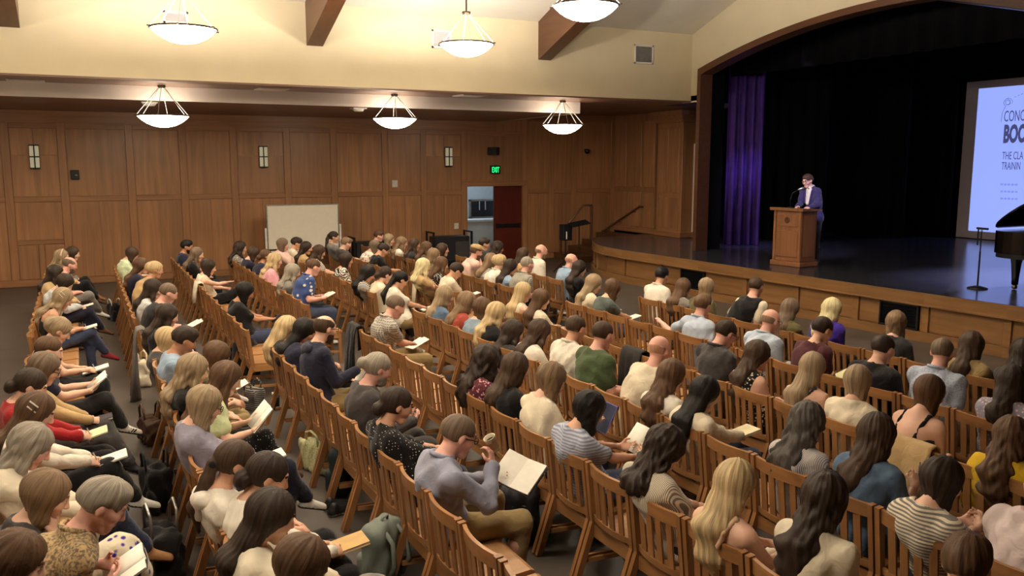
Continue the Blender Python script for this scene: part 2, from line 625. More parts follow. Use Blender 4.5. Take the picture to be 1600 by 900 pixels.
for y0 in (-0.42, 0.08):
    box('panel', -0.02, 0.02, y0, y0 + 0.4, 1.25, 3.05, M_WALLWOOD, pil, 0.008)
    box('panel', -0.02, 0.02, y0, y0 + 0.4, 0.25, 1.12, M_WALLWOOD, pil, 0.008)
for k, (d, z0, z1) in enumerate(((0.05, 3.2, 3.26), (0.09, 3.26, 3.32), (0.14, 3.32, 3.40), (0.2, 3.40, 3.52))):
    box('capital', -d, 0.5, -0.55 - d, 0.6 + d, z0, z1, M_STILE, pil)
struct(box('light_gap_strip', 15.385, 15.43, 19.29, 19.345, 0.95, 3.4, M_BAND))  # light from behind the jamb gap, put in as a white strip
struct(box('wall_stage_house', 15.25, 23.0, 18.9, 19.1, 0.79, 8, M_BLACKCLOTH))
struct(box('wall_stage_house_right', 13.3, 23.0, 2.6, 2.8, 0.79, 8, M_BLACKCLOTH))
struct(box('wall_stage_rear', 22.8, 23.0, 2.6, 19.1, 0.79, 8, M_BLACKCLOTH))
struct(box('ceiling_stage', 13.3, 23.0, 2.6, 19.1, 7.0, 7.2, M_BLACKCLOTH))
stair = struct(box('floor_stair', 12.9, 13.4, 21.25, 22.8, 0.0, 0.18, M_DARKWOOD))
for i in range(1, 4):
    o = box('tread', 12.9 + 0.5 * i, 13.4 + 0.5 * i, 21.25, 22.8, 0.0, 0.18 + 0.19 * i, M_DARKWOOD)
    o.parent = stair
    o.location = Vector(o.location) - Vector(stair.location)
hr = tag(empty('wall_handrail', tuple(at_y(940, 362, YW - 0.08))), 'sloping dark wooden handrail on the panelled wall above the stage steps', 'handrail')
h0 = Vector(hr.location)
p1 = Vector((15.0, YW - 0.08, 0.97))
p2 = Vector(at_x(1000, 322, 15.02))
MB().tube([(0, 0, 0), tuple(p1 - h0), tuple(p2 - h0), tuple(p2 - h0 + Vector((0.05, -0.12, -0.03)))], 0.03, 8).build('rail', M_DARKWOOD, hr, True)
for q in (p1.lerp(p2, 0.25), p1.lerp(p2, 0.8)):
    MB().tube([tuple(q - h0), tuple(q - h0 + Vector((0.0, 0.0, -0.07))), tuple(q - h0 + Vector((0.08, 0.0, -0.07)))], 0.012, 6).build('bracket', M_METAL, hr)
ra = tag(empty('stair_railing', (12.45, 19.95, 0.0)), 'slim wooden newel post with sloping rail at the stage corner', 'railing')
MB().bar((0, 0, 0.79), (0, 0, 1.72), 0.06, 0.06, (1, 0, 0)).build('newel', M_DARKWOOD, ra)
MB().tube([(0.02, 0, 1.74), (-0.26, 0, 1.74), (-0.62, 0, 1.36), (-0.95, 0, 1.0)], 0.028, 8).build('rail', M_DARKWOOD, ra, True)
MB().bar((-0.95, 0, 0), (-0.95, 0, 1.0), 0.05, 0.05, (1, 0, 0)).build('post', M_DARKWOOD, ra)

# doorway, corridor behind it and the red-brown leaf
M_GREYBLUE = plain('grey_blue_paint', (176, 190, 196), 0.6, vary=0.03)
M_REDDOOR = wood('red_door_wood', (96, 38, 26), 'z', 0.35, 0.2, 0.8, 0.05)
struct(box('wall_corridor', 9.0, 13.2, 25.6, 25.7, 0, 3, M_GREYBLUE))
struct(box('wall_corridor_left', 8.95, 9.05, YW + 0.2, 25.6, 0, 3, M_GREYBLUE))
struct(box('wall_corridor_right', 13.2, 13.3, YW + 0.2, 25.6, 0, 3, M_GREYBLUE))
struct(box('ceiling_corridor', 9.0, 13.2, YW + 0.2, 25.6, 2.7, 2.8, M_BLACK))
dr = struct(box('door_1', 10.93, 11.85, YW + 0.06, YW + 0.11, 0.01, 2.2, M_REDDOOR, None, 0.004))
for nm, a, m in (('push_bar', (-0.38, 0.38, -0.075, -0.03, -0.12, -0.02), M_BLACK), ('bracket', (-0.40, -0.34, -0.07, -0.02, -0.14, 0.0), M_BLACK), ('bracket', (0.34, 0.40, -0.07, -0.02, -0.14, 0.0), M_BLACK)):
    box(nm, *a, m, dr, 0.006)
d2 = struct(box('door_2', 10.02, 10.07, YW + 0.2, YW + 1.05, 0.01, 2.2, M_REDDOOR, None, 0.004))
cab = tag(empty('counter_cabinet', (10.9, 24.2, 0)), 'pale grey-blue counter cabinet seen through the open doorway', 'cabinet')
xa, xb = at_y(729, 340, 24.0)[0], at_y(790, 340, 24.0)[0]
box('carcass', xa - 10.9, xb - 10.9, -0.2, 0.3, 0.0, at_y(745, 345, 24.0)[2] - 0.04, M_GREYBLUE, cab, 0.01)
box('worktop', xa - 10.92, xb - 10.9, -0.22, 0.32, at_y(745, 345, 24.0)[2] - 0.04, at_y(745, 343, 24.0)[2], M_GREYBLUE, cab, 0.01)
ca = at_y(736, 312, 25.4)
cb = at_y(790, 341, 25.4)
M_GLASS = plain('dark_glass', (34, 38, 44), 0.12, spec=0.6)
gl = tag(empty('glass_hatch', (ca[0], 25.57, cb[2])), 'framed dark glass hatch on the corridor wall above the counter', 'window')
W, Hh = cb[0] - ca[0], ca[2] - cb[2]
box('pane', 0.05, W, -0.02, 0.03, 0.05, Hh - 0.05, M_GLASS, gl)
for a in ((0, 0.06, 0, Hh), (0, W, 0, 0.07), (0, W, Hh - 0.06, Hh), (W - 0.06, W, 0, Hh)):
    box('frame', a[0], a[1], -0.05, 0.03, a[2], a[3], M_STEEL, gl, 0.004)
for a in (0.28, 0.45):
    box('mullion', W * a, W * a + 0.03, -0.035, 0.0, Hh * 0.45, Hh - 0.06, M_GREYBLUE, gl)
cl = tag(empty('unseen_corridor_light', (11.0, 24.0, 2.66)), 'small flat ceiling lamp added unseen in the corridor behind the door', 'lamp')  # unseen lamp added to light the grey-blue corridor
MB().lathe([(0.0, 0.03), (0.14, 0.03), (0.14, 0.0), (0.0, -0.02)], 16).build('shade', emission('corridor_lamp_glow', (225, 235, 255), 3.0), cl)
pl = bpy.data.lights.new('corridor_bulb', 'POINT')
pl.energy = 38
pl.color = (0.8, 0.9, 1.0)
pl.shadow_soft_size = 0.1
po = bpy.data.objects.new('bulb', pl)
C.objects.link(po)
po.parent = cl
po.location = (0, -0.2, -0.15)

# ------------------------------------------------------------------ lamps
M_BOWL = emission('lamp_bowl_glow', (255, 239, 212), BOWL_EMIT)
_bowl = MB().lathe([(0.0, -0.215), (0.09, -0.21), (0.2, -0.185), (0.3, -0.14), (0.38, -0.085), (0.44, -0.03), (0.46, 0.0)], 32).mesh('bowl', True)
_liner = MB().lathe([(0.458, 0.0), (0.43, -0.025), (0.36, -0.075), (0.28, -0.125), (0.18, -0.17), (0.0, -0.195)], 32).mesh('liner', True)
M_LINER = emission('lamp_liner', (255, 239, 212), 2.0)
_ring = MB()
_ring.tube([(0.47 * math.cos(2 * PI * k / 36), 0.47 * math.sin(2 * PI * k / 36), 0.0) for k in range(37)], 0.014, 6, False)
for k in range(6):
    w = 2 * PI * (k + 0.25) / 6
    _ring.bar((0.46 * math.cos(w), 0.46 * math.sin(w), 0), (0.53 * math.cos(w), 0.53 * math.sin(w), 0), 0.02, 0.016)
_ringm = _ring.mesh('rim')
_bulbs = {}
for _k, _w in (('nave', UPLIGHT_W), ('aisle', AISLE_W)):
    _b = bpy.data.lights.new('pendant_bulb', 'POINT')
    _b.energy = _w
    _b.color = LAMP_COL
    _b.shadow_soft_size = 0.09
    _bulbs[_k] = _b
M_RIM = plain('dark_bronze', (70, 60, 48), 0.4, 0.8)


def pendant(x, y, zr, ztop, label, group, zhub=None):
    t = tag(empty('pendant_lamp', (x, y, zr)), label, 'lamp', group)
    put('bowl', _bowl, M_BOWL, t)
    put('liner', _liner, M_LINER, t)
    put('rim', _ringm, M_RIM, t)
    hub = (zhub if zhub else ztop - 0.03) - zr
    MB().lathe([(0.0, 0.02), (0.07, 0.02), (0.075, 0.0), (0.06, -0.03), (0.0, -0.035)], 16).build('hub', M_RIM, t, loc=(0, 0, hub))
    for k in range(6):
        w = 2 * PI * (k + 0.25) / 6
        MB().tube([(0.05 * math.cos(w), 0.05 * math.sin(w), hub - 0.02), (0.5 * math.cos(w), 0.5 * math.sin(w), 0.0)], 0.0065, 6).build('rod', M_STEEL, t)
    if zhub:
        MB().tube([(0, 0, hub), (0, 0, ztop - zr)], 0.014, 6).build('stem', M_RIM, t)
        MB().lathe([(0.0, 0.0), (0.08, 0.0), (0.08, -0.03), (0.0, -0.04)], 16).build('canopy', M_RIM, t, loc=(0, 0, ztop - zr))
    b = bpy.data.objects.new('bulb', _bulbs['nave' if zhub else 'aisle'])
    C.objects.link(b)
    b.parent = t
    b.location = (0, 0, -0.03)
    return t


G1, G2 = 'bowl pendants along the side aisle', 'bowl pendants hung from the sloped ceiling'
p = at_y(255, 181, 17.75)
pendant(p[0], p[1], p[2], ZS, 'white bowl pendant under the far soffit, leftmost in the photo', G1)
p = at_y(617, 185, 17.75)
pendant(p[0], p[1], p[2], ZS, 'white bowl pendant under the far soffit, middle of the three', G1)
p = at_y(879, 195, 17.75)
pendant(p[0], p[1], p[2], ZS, 'white bowl pendant under the far soffit, nearest the stage', G1)
pendant(-3.1, 17.75, 3.82, ZS, 'white bowl pendant under the far soffit, beyond the left picture edge', G1)


def zceil(y):
    return ZW + (ZR - ZW) * (YU - y) / (YU - YM) if y > YM else ZW + (ZR - ZW) * (y - YN) / (YM - YN)


for (u, v, y, lab) in ((287, 45, 13.8, 'large white bowl pendant on a long stem before the left wall grille'),
                       (729, 69, 14.0, 'large white bowl pendant on a long stem before the middle wall grille'),
                       (915, 9, 10.9, 'large white bowl pendant hanging before the rightmost ceiling beam')):
    p = at_y(u, v, y)
    pendant(p[0], p[1], p[2], zceil(y), lab, G2, p[2] + 0.52)
for (x, y, lab) in ((-3.1, 13.8, 'white bowl pendant on a stem, outside the left picture edge'),
                    (1.6, 9.6, 'white bowl pendant on a stem over the middle seats, above the picture'),
                    (1.6, 6.6, 'white bowl pendant on a stem over the near seats, above the picture'),
                    (7.0, 7.2, 'white bowl pendant on a stem over the right seats, above the picture'),
                    (-3.1, 8.2, 'white bowl pendant on a stem at the back of the hall, out of view')):
    pendant(x, y, 5.15, zceil(y), lab, G2, 5.67)
pendant(1.0, 3.6, 3.85, ZS, 'white bowl pendant under the near soffit, above the picture', G1)
pendant(-3.0, 3.6, 3.85, ZS, 'white bowl pendant under the near soffit at the back, out of view', G1)

# ------------------------------------------------------------------ fittings on the walls
M_PANE = plain('opal_glass', (214, 210, 186), 0.3, vary=0.02, emit=(214, 206, 170), estr=0.12)
for u, lab in ((54, 'four-pane opal wall sconce, leftmost of the three on the panelled wall'),
               (411, 'four-pane opal wall sconce high above the whiteboard'),
               (700, 'four-pane opal wall sconce left of the green exit sign')):
    p = at_y(u, 245, YW)
    t = tag(empty('wall_sconce', (p[0], YW, p[2])), lab, 'sconce', 'opal sconces on the panelled wall')
    box('back_plate', -0.105, 0.105, -0.02, 0.0, -0.27, 0.27, M_BLACK, t, 0.004)
    box('frame', -0.012, 0.012, -0.11, -0.02, -0.27, 0.27, M_BLACK, t)
    box('frame', -0.10, 0.10, -0.105, -0.02, -0.012, 0.012, M_BLACK, t)
    box('cap', -0.105, 0.105, -0.11, 0.0, 0.25, 0.275, M_BLACK, t, 0.004)
    box('cap', -0.105, 0.105, -0.11, 0.0, -0.275, -0.25, M_BLACK, t, 0.004)
    for sx in (-1, 1):
        for sz in (-1, 1):
            box('pane', min(sx * 0.014, sx * 0.096), max(sx * 0.014, sx * 0.096), -0.10, -0.03, min(sz * 0.014, sz * 0.248), max(sz * 0.014, sz * 0.248), M_PANE, t, 0.006)


def text(body, size, mat, parent, loc, rot, name='lettering', sx=1.0, bold=0.0, align='LEFT', ext=0.002):
    cu = bpy.data.curves.new(name, 'FONT')
    cu.body = body
    cu.size = size
    cu.extrude = ext
    cu.offset = bold
    cu.align_x = align
    cu.resolution_u = 3
    cu.materials.append(mat)
    o = bpy.data.objects.new(name, cu)
    C.objects.link(o)
    o.parent = parent
    o.location = loc
    o.rotation_euler = rot
    o.scale = (sx, 1, 1)
    dg = bpy.context.evaluated_depsgraph_get()
    me = bpy.data.meshes.new_from_object(o.evaluated_get(dg))
    bpy.data.objects.remove(o)
    o = put(name, me, None, parent, loc, rot)
    o.scale = (sx, 1, 1)
    return o


M_EXITG = emission('exit_green', (40, 255, 130), 0.9)
p = at_y(773, 265, YW)
t = tag(empty('exit_sign', (p[0], YW, p[2])), 'lit green EXIT sign above the doorway', 'sign')
box('housing', -0.16, 0.16, -0.06, 0.0, -0.12, 0.12, plain('exit_housing', (10, 50, 26), 0.4), t, 0.008)
text('EXIT', 0.225, M_EXITG, t, (0, -0.063, -0.08), (PI / 2, 0, 0), sx=0.52, bold=0.002, align='CENTER')
p = at_x(1285, 216, 21.6)
t = tag(empty('stage_exit_sign', tuple(p)), 'small green exit sign glowing in the dark behind the speaker', 'sign')
box('housing', 0.0, 0.05, -0.10, 0.10, -0.13, 0.13, M_BLACK, t, 0.006)
MB().bar((0.025, 0, 0.12), (0.025, 0, 7.02 - p[2]), 0.02, 0.02, (1, 0, 0)).build('hanger', M_BLACK, t)
text('E', 0.25, M_EXITG, t, (-0.012, 0.04, -0.09), (PI / 2, 0, -PI / 2), sx=0.7, bold=0.004)
for u, v, nm, lab, sz in ((617, 287, 'wall_plate', 'square white wall plate between two upper panels', 0.08),
                          (713, 353, 'light_switch', 'white light switch beside the doorway', 0.07)):
    p = at_y(u, v, YW)
    t = tag(empty(nm, (p[0], YW, p[2])), lab, 'switch')
    box('plate', -sz, sz, -0.012, 0.0, -sz * 1.2, sz * 1.2, M_WHITEP, t, 0.004)
    box('rocker', -sz * 0.4, sz * 0.4, -0.022, -0.012, -sz * 0.6, sz * 0.6, M_WHITEP, t, 0.003)
p = at_y(773, 236, YW - 0.15)
t = tag(empty('wall_speaker', (p[0], YW, p[2])), 'small dark loudspeaker tilted on the wall above the exit sign', 'speaker')
MB().prism([(-0.18, -0.04), (0.0, -0.26), (0.18, -0.10), (0.12, -0.02)], -0.11, 0.11).build('cabinet', M_BLACK, t)
MB().bar((0, -0.06, 0), (0, 0.0, 0), 0.05, 0.05).build('bracket', M_BLACK, t)
p = at_y(117, 273, YW)
t = tag(empty('wall_microphone', (p[0], YW, p[2])), 'small dark box on the panelled wall right of the leftmost sconce', 'device')
box('housing', -0.09, 0.09, -0.09, 0.0, -0.11, 0.11, M_BLACK, t, 0.01)
MB().lathe([(0.0, 0.0), (0.03, 0.0), (0.03, 0.02), (0.0, 0.025)], 10).build('lens', M_STEEL, t, loc=(0.03, -0.1, -0.02))
p = at_y(915, 236, YW)
t = tag(empty('security_camera', (p[0], YW, p[2])), 'small dark dome camera high on the wall near the stage', 'camera')
MB().lathe([(0.0, -0.09), (0.05, -0.075), (0.085, -0.03), (0.09, 0.0), (0.09, 0.05), (0.0, 0.05)], 14).build('dome', M_GLOSSBLACK, t, True, loc=(0, -0.1, 0))
box('mount', -0.05, 0.05, -0.1, 0.0, 0.0, 0.06, M_BLACK, t)
for u, v, y, z, lab in ((560, 169, 20.3, 4.06, 'white smoke detector box on the aisle ceiling beside the middle pendant'),
                        (233, 160, 20.6, 4.06, 'white smoke detector box on the aisle ceiling behind the left pendant')):
    p = at_z(u, v, 4.06)
    t = tag(empty('smoke_detector', (p[0], p[1], 4.06)), lab, 'detector', 'detector boxes on the aisle ceiling')
    MB().lathe([(0.0, 0.0), (0.13, 0.0), (0.13, -0.03), (0.10, -0.07), (0.0, -0.075)], 16).build('body', M_WHITEP, t, True)
    box('base', -0.15, 0.15, -0.15, 0.15, -0.02, 0.0, M_WHITEP, t)
for u, v, lab in ((40, 126, 'flat square panel in the soffit at the left edge'), (425, 139, 'flat square panel in the soffit between the left and middle pendants'), (735, 149, 'flat square panel in the soffit between the middle and right pendants')):
    p = at_z(u, v, ZS)
    t = tag(empty('soffit_hatch', (p[0], p[1], ZS)), lab, 'panel', 'square panels in the soffit')
    box('frame', -0.3, 0.3, -0.3, 0.3, -0.015, 0.0, M_BAND, t, 0.004)
    box('plate', -0.25, 0.25, -0.25, 0.25, -0.022, -0.015, M_BAND, t, 0.003)
M_VENT = plain('vent_grey', (188, 184, 184), 0.6, vary=0.03)
for u0, v0, u1, v1, lab, back in ((674, 46, 705, 77, 'square wall grille behind the middle large pendant', M_VENT), (991, 69, 1020, 101, 'square grey wall grille near the stage arch', plain('vent_dark_grey', (120, 116, 112), 0.7)),  # grille near the stage arch has darker grey backing and slats
                                 (254, 16, 295, 39, 'square wall grille behind the left large pendant', M_VENT)):
    a, b = at_y(u0, v0, YU), at_y(u1, v1, YU)
    t = tag(empty('wall_grille', ((a[0] + b[0]) / 2, YU, (a[2] + b[2]) / 2)), lab, 'vent', 'square grilles on the upper wall')
    w, h = (b[0] - a[0]) / 2, (a[2] - b[2]) / 2
    box('backing', -w + 0.03, w - 0.03, -0.006, 0.0, -h + 0.03, h - 0.03, back, t)
    for q in ((-w, w, -h, -h + 0.04), (-w, w, h - 0.04, h), (-w, -w + 0.04, -h, h), (w - 0.04, w, -h, h)):
        box('frame', q[0], q[1], -0.025, 0.0, q[2], q[3], M_BAND, t, 0.003)
    n = 9
    for i in range(n):
        z = -h + 0.05 + (2 * h - 0.1) * (i + 0.5) / n
        MB().bar((-w + 0.04, -0.012, z), (w - 0.04, -0.012, z), 0.012, 0.004, (0, -0.6, 1)).build('slat', back, t)

# ------------------------------------------------------------------ the stage: drapes, screen, lectern, piano
def drape(name, x0, y0, x1, y1, z0, z1, mat, folds, amp, label, seed=0):
    rnd = random.Random(seed)
    L = math.hypot(x1 - x0, y1 - y0)
    tx, ty = (x1 - x0) / L, (y1 - y0) / L
    n = folds * 8
    v, f = [], []
    ph = [rnd.uniform(0.7, 1.3) for _ in range(folds + 1)]
    for i in range(n + 1):
        s = i / n
        a = amp * ph[min(folds, int(s * folds))]
        o = a * math.sin(2 * PI * folds * s)
        for z, k in ((z0, 1.15), ((z0 + z1) / 2, 1.0), (z1, 0.75)):
            v.append((x0 + tx * L * s - ty * o * k, y0 + ty * L * s + tx * o * k, z))
            v.append((x0 + tx * L * s - ty * (o * k + 0.012), y0 + ty * L * s + tx * (o * k + 0.012), z))
    for i in range(n):
        a, b = 6 * i, 6 * (i + 1)
        for j in (0, 2):
            f.append((a + j, b + j, b + j + 2, a + j + 2))
            f.append((a + j + 1, a + j + 3, b + j + 3, b + j + 1))
        f += [(a, a + 1, b + 1, b), (a + 4, b + 4, b + 5, a + 5)]
    f += [(0, 2, 3, 1), (2, 4, 5, 3), (6 * n, 6 * n + 1, 6 * n + 3, 6 * n + 2), (6 * n + 2, 6 * n + 3, 6 * n + 5, 6 * n + 4)]
    o = mesh_obj(name, v, f, mat, smooth=True)
    return tag(o, label, 'curtain')


SZ = 0.79
drape('stage_curtain', 14.68, 17.15, 15.46, 16.72, SZ + 0.01, 5.6, M_PURPLE, 4, 0.07, 'violet-lit stage curtain hanging in folds beside the arch', 1)
drape('stage_curtain', 16.6, 17.9, 17.6, 16.6, SZ + 0.01, 6.6, M_BLACKCLOTH, 5, 0.06, 'black stage leg curtain just behind the violet one', 2)
drape('stage_curtain', 19.4, 17.9, 20.4, 16.4, SZ + 0.01, 6.6, M_BLACKCLOTH, 5, 0.06, 'black stage leg curtain deep in the wings', 3)
drape('stage_curtain', 21.8, 18.6, 21.8, 16.02, SZ + 0.01, 6.6, M_BLACKCLOTH, 9, 0.06, 'black backdrop curtain left of the projection screen', 4)
drape('stage_curtain', 22.5, 17.0, 22.5, 3.0, SZ + 0.01, 6.6, M_BLACKCLOTH, 30, 0.06, 'wide black backdrop curtain behind the projection screen', 5)
drape('stage_border', 14.8, 17.5, 14.8, 3.2, 5.0, 6.9, M_BLACKCLOTH, 30, 0.05, 'black border curtain across the top of the stage', 6)
drape('stage_border', 20.8, 17.5, 20.8, 3.2, 5.15, 6.9, M_BLACKCLOTH, 30, 0.05, 'black border curtain above the projection screen', 7)

# projection screen on the rear of the stage
M_SCREEN = plain('screen_cloth', (196, 186, 196), 0.8, vary=0.02)
M_IMAGE = emission('projected_image', (150, 170, 252), 0.52)
M_INK = emission('projected_ink', (74, 78, 128), 0.4)
M_INK2 = emission('projected_faint_ink', (134, 148, 236), 0.46)
scr = tag(empty('projection_screen', (22.1, 12.9, SZ)), 'large projection screen glowing pale blue with dark lettering at the right', 'screen')
ey = 16.03 - 12.9
box('cloth', 0.0, 0.03, -ey, ey, 0.02, 4.28, M_SCREEN, scr)
iy = 15.66 - 12.9
box('projected_image', -0.006, 0.0, -iy, iy, 0.22, 4.08, M_IMAGE, scr)
rotS = (PI / 2, 0, -PI / 2)


def stext(body, u, vb, vt, sx, bold, mat):
    a, b = at_x(u, vb, 22.09), at_x(u, vt, 22.09)
    text(body, (b[2] - a[2]) / 0.70, mat, scr, (-0.012, a[1] - 12.9, a[2] - SZ), rotS, 'lettering', sx, bold)


stext('CONC', 1568, 190, 173, 0.47, 0.0, M_INK)
stext('BOO', 1567, 222, 196, 0.46, 0.03, M_INK)
stext('THE CLA', 1565.5, 249, 237, 0.50, 0.0, M_INK)
stext('TRAININ', 1564.5, 265, 253, 0.46, 0.0, M_INK)
for k, (vv, w) in enumerate(((288, 0.5), (299, 0.5), (310, 0.4))):
    a = at_x(1562, vv, 22.09)
    for j in range(5):
        box('faint_line', -0.011, -0.007, a[1] - 12.9 - 0.02 - 0.1 * j - 0.075, a[1] - 12.9 - 0.02 - 0.1 * j, a[2] - SZ - 0.028, a[2] - SZ + 0.028, M_INK2, scr)
c = at_x(1575, 160, 22.09)
lg = MB()
cy, cz = c[1] - 12.9, c[2] - SZ
rl = random.Random(4)
for k in range(9):
    a0 = rl.uniform(0, 2 * PI)
    r = rl.uniform(0.05, 0.13)
    lg.tube([(-0.012, cy + r * math.cos(a0 + t * 0.35), cz + r * 0.9 * math.sin(a0 + t * 0.35)) for t in range(7)], 0.005, 5)
lg.tube([(-0.012, cy + 0.06, cz - 0.1), (-0.012, cy + 0.13, cz - 0.25), (-0.012, cy + 0.15, cz - 0.5)], 0.005, 5)
for k in range(3):
    lg.tube([(-0.012, cy - 0.16 - 0.09 * k, cz + 0.12 + 0.03 * k), (-0.012, cy - 0.21 - 0.09 * k, cz + 0.14 + 0.03 * k)], 0.005, 5)
lg.build('seed_head_logo', M_INK, scr)

# lectern
LX, LY = 13.02, 13.05
lc = tag(empty('lectern', (LX, LY, SZ), math.radians(5)), 'tall wooden lectern with small emblem in front of the speaker', 'lectern')
M_LECT = wood('lectern_wood', (150, 102, 70), 'z', 0.35, 0.22, 1.0, 0.1)
box('plinth', -0.27, 0.27, -0.39, 0.39, 0.0, 0.10, M_LECT, lc, 0.012)
box('body', -0.23, 0.23, -0.35, 0.35, 0.10, 1.12, M_LECT, lc, 0.01)
box('front_panel', -0.245, -0.23, -0.27, 0.27, 0.18, 0.72, M_LECT, lc, 0.008)
box('front_panel', -0.245, -0.23, -0.27, 0.27, 0.80, 1.05, M_LECT, lc, 0.008)
for y in (-0.345, 0.285):
    box('stile', -0.25, -0.232, y, y + 0.06, 0.10, 1.12, M_LECT, lc, 0.005)
box('side_panel', -0.16, 0.16, -0.362, -0.35, 0.2, 1.04, M_LECT, lc, 0.006)
tp = MB()
tp.v = [(-0.29, -0.42, 1.12), (0.29, -0.42, 1.12), (0.29, 0.42, 1.12), (-0.29, 0.42, 1.12), (-0.29, -0.42, 1.18), (0.29, -0.42, 1.15), (0.29, 0.42, 1.15), (-0.29, 0.42, 1.18)]
tp.f = BOXF
tp.build('top', M_LECT, lc)
M_EMB = plain('emblem_bronze', (70, 42, 26), 0.4, 0.3)
em = MB()
em.tube([(-0.25, 0.055 * math.cos(2 * PI * k / 18), 0.93 + 0.055 * math.sin(2 * PI * k / 18)) for k in range(19)], 0.008, 5)
em.bar((-0.25, -0.03, 0.91), (-0.25, 0.0, 0.965), 0.012, 0.01).bar((-0.25, 0.03, 0.91), (-0.25, 0.0, 0.965), 0.012, 0.01).bar((-0.25, -0.025, 0.90), (-0.25, 0.025, 0.90), 0.012, 0.01)
em.build('emblem', M_EMB, lc)
mk = tag(empty('gooseneck_microphone', (LX - 0.14, LY + 0.02, SZ + 1.175)), 'slim gooseneck microphone standing on the lectern top', 'microphone')
MB().lathe([(0, 0.02), (0.05, 0.015), (0.055, 0.0), (0, 0.0)], 14).build('base', M_BLACK, mk)
MB().tube([(0, 0, 0.01), (0.0, 0.0, 0.18), (0.02, -0.02, 0.29), (0.10, -0.08, 0.36)], 0.008, 6).build('gooseneck', M_BLACK, mk, True)
MB().tube([(0.10, -0.08, 0.36), (0.13, -0.10, 0.375), (0.19, -0.145, 0.40), (0.20, -0.15, 0.405)], [0.012, 0.02, 0.028, 0.014], 10).build('head', M_STEEL, mk, True)

# music stand / microphone stand near the piano
p = at_z(1527, 451, SZ)
ms = tag(empty('microphone_stand', (p[0], p[1], SZ)), 'black straight microphone stand with round base and crossbar beside the piano', 'stand')
MB().lathe([(0.0, 0.05), (0.04, 0.05), (0.15, 0.02), (0.16, 0.0), (0, 0)], 20).build('base', M_BLACK, ms, True)
MB().tube([(0, 0, 0.04), (0, 0, 0.62)], 0.014, 8).build('pole', M_BLACK, ms)
MB().tube([(0, 0, 0.60), (0, 0, 0.95)], 0.01, 8).build('inner_tube', M_BLACK, ms)
MB().tube([(0.02, 0.10, 1.0), (0.0, 0.0, 1.0), (-0.02, -0.12, 1.0)], 0.018, 8).build('crossbar', M_BLACK, ms)
MB().tube([(0.015, 0.07, 1.0), (0.015, 0.07, 0.72)], 0.012, 8).build('clip', M_BLACK, ms)
MB().tube([(0, 0, 0.95), (0, 0, 1.0)], 0.014, 8).build('collar', M_STEEL, ms)

# grand piano, only its tail end is in the picture
pt = at_z(1586, 452, SZ)
PX, PY = pt[0] - 0.28, pt[1] - 0.24
pn = tag(empty('grand_piano', (PX, PY, SZ), PI / 2), 'black grand piano with raised lid at the right picture edge', 'piano')


def piano_outline():
    o = []
    for k in range(9):               # rounded tail towards +y
        w = PI * k / 8
        o.append((0.02 + 0.42 * math.cos(w), 0.0 + 0.24 * math.sin(w)))
    o += [(-0.44, -0.5), (-0.62, -1.0), (-0.98, -1.45), (-1.02, -2.1), (0.44, -2.1)]
    return o


ol = piano_outline()
MB().prism(ol, 0.62, 0.98).build('case', M_GLOSSBLACK, pn)
MB().prism([(x * 0.93, y * 0.97) for x, y in ol], 0.55, 0.62).build('underframe', M_BLACK, pn)
lid = MB()
ang = math.radians(36)
n = len(ol)
for dz in (0.0, 0.035):
    for x, y in ol:
        d = 0.46 - x
        lid.v.append((0.46 - d * math.cos(ang), y, 1.0 + d * math.sin(ang) + dz))
lid.f.append(tuple(reversed(range(n))))
lid.f.append(tuple(range(n, 2 * n)))
for i in range(n):
    j = (i + 1) % n
    lid.f.append((i, j, n + j, n + i))
lid.build('lid', M_GLOSSBLACK, pn)
MB().tube([(-0.3, -0.9, 0.98), (-0.16, -0.9, 1.36)], 0.012, 6).build('lid_prop', M_GLOSSBLACK, pn)
for lx, ly in ((0.24, -0.26), (0.25, -1.8), (-0.75, -1.8)):
    MB().lathe([(0.0, 0.08), (0.05, 0.08), (0.055, 0.2), (0.075, 0.42), (0.10, 0.55), (0.11, 0.62), (0, 0.62)], 12).build('leg', M_GLOSSBLACK, pn, True, (lx, ly, 0))
    MB().lathe([(0.0, 0.0), (0.035, 0.01), (0.045, 0.04), (0.03, 0.08), (0.0, 0.09)], 12).build('caster', M_METAL, pn, True, (lx, ly, 0))
MB().bar((-0.2, -1.75, 0.1), (-0.2, -1.75, 0.56), 0.05, 0.05, (1, 0, 0)).bar((-0.36, -1.75, 0.1), (-0.04, -1.75, 0.1), 0.06, 0.03).build('pedal_lyre', M_GLOSSBLACK, pn)

# ------------------------------------------------------------------ along the far wall
M_WB = plain('whiteboard_white', (238, 230, 212), 0.35, vary=0.02)
WBY = 21.9
a, b = at_y(417, 322, WBY), at_y(529, 385, WBY)
wb = tag(empty('whiteboard', ((a[0] + b[0]) / 2, WBY, 0)), 'blank white mobile whiteboard standing before the panelled wall', 'whiteboard')
w = (b[0] - a[0]) / 2
zt, zb = a[2], b[2]
box('board', -w, w, -0.02, 0.02, zb, zt, M_WB, wb, 0.004)
for q in ((-w - 0.03, -w, zb - 0.03, zt + 0.03), (w, w + 0.03, zb - 0.03, zt + 0.03)):
    box('frame', q[0], q[1], -0.03, 0.03, q[2], q[3], M_STEEL, wb)
box('frame', -w, w, -0.03, 0.03, zt, zt + 0.025, M_STEEL, wb)
box('frame', -w, w, -0.03, 0.03, zb - 0.03, zb, M_BLACK, wb)
box('pen_tray', -w * 0.98, w * 0.98, -0.13, -0.02, zb - 0.07, zb - 0.04, M_WHITEP, wb)
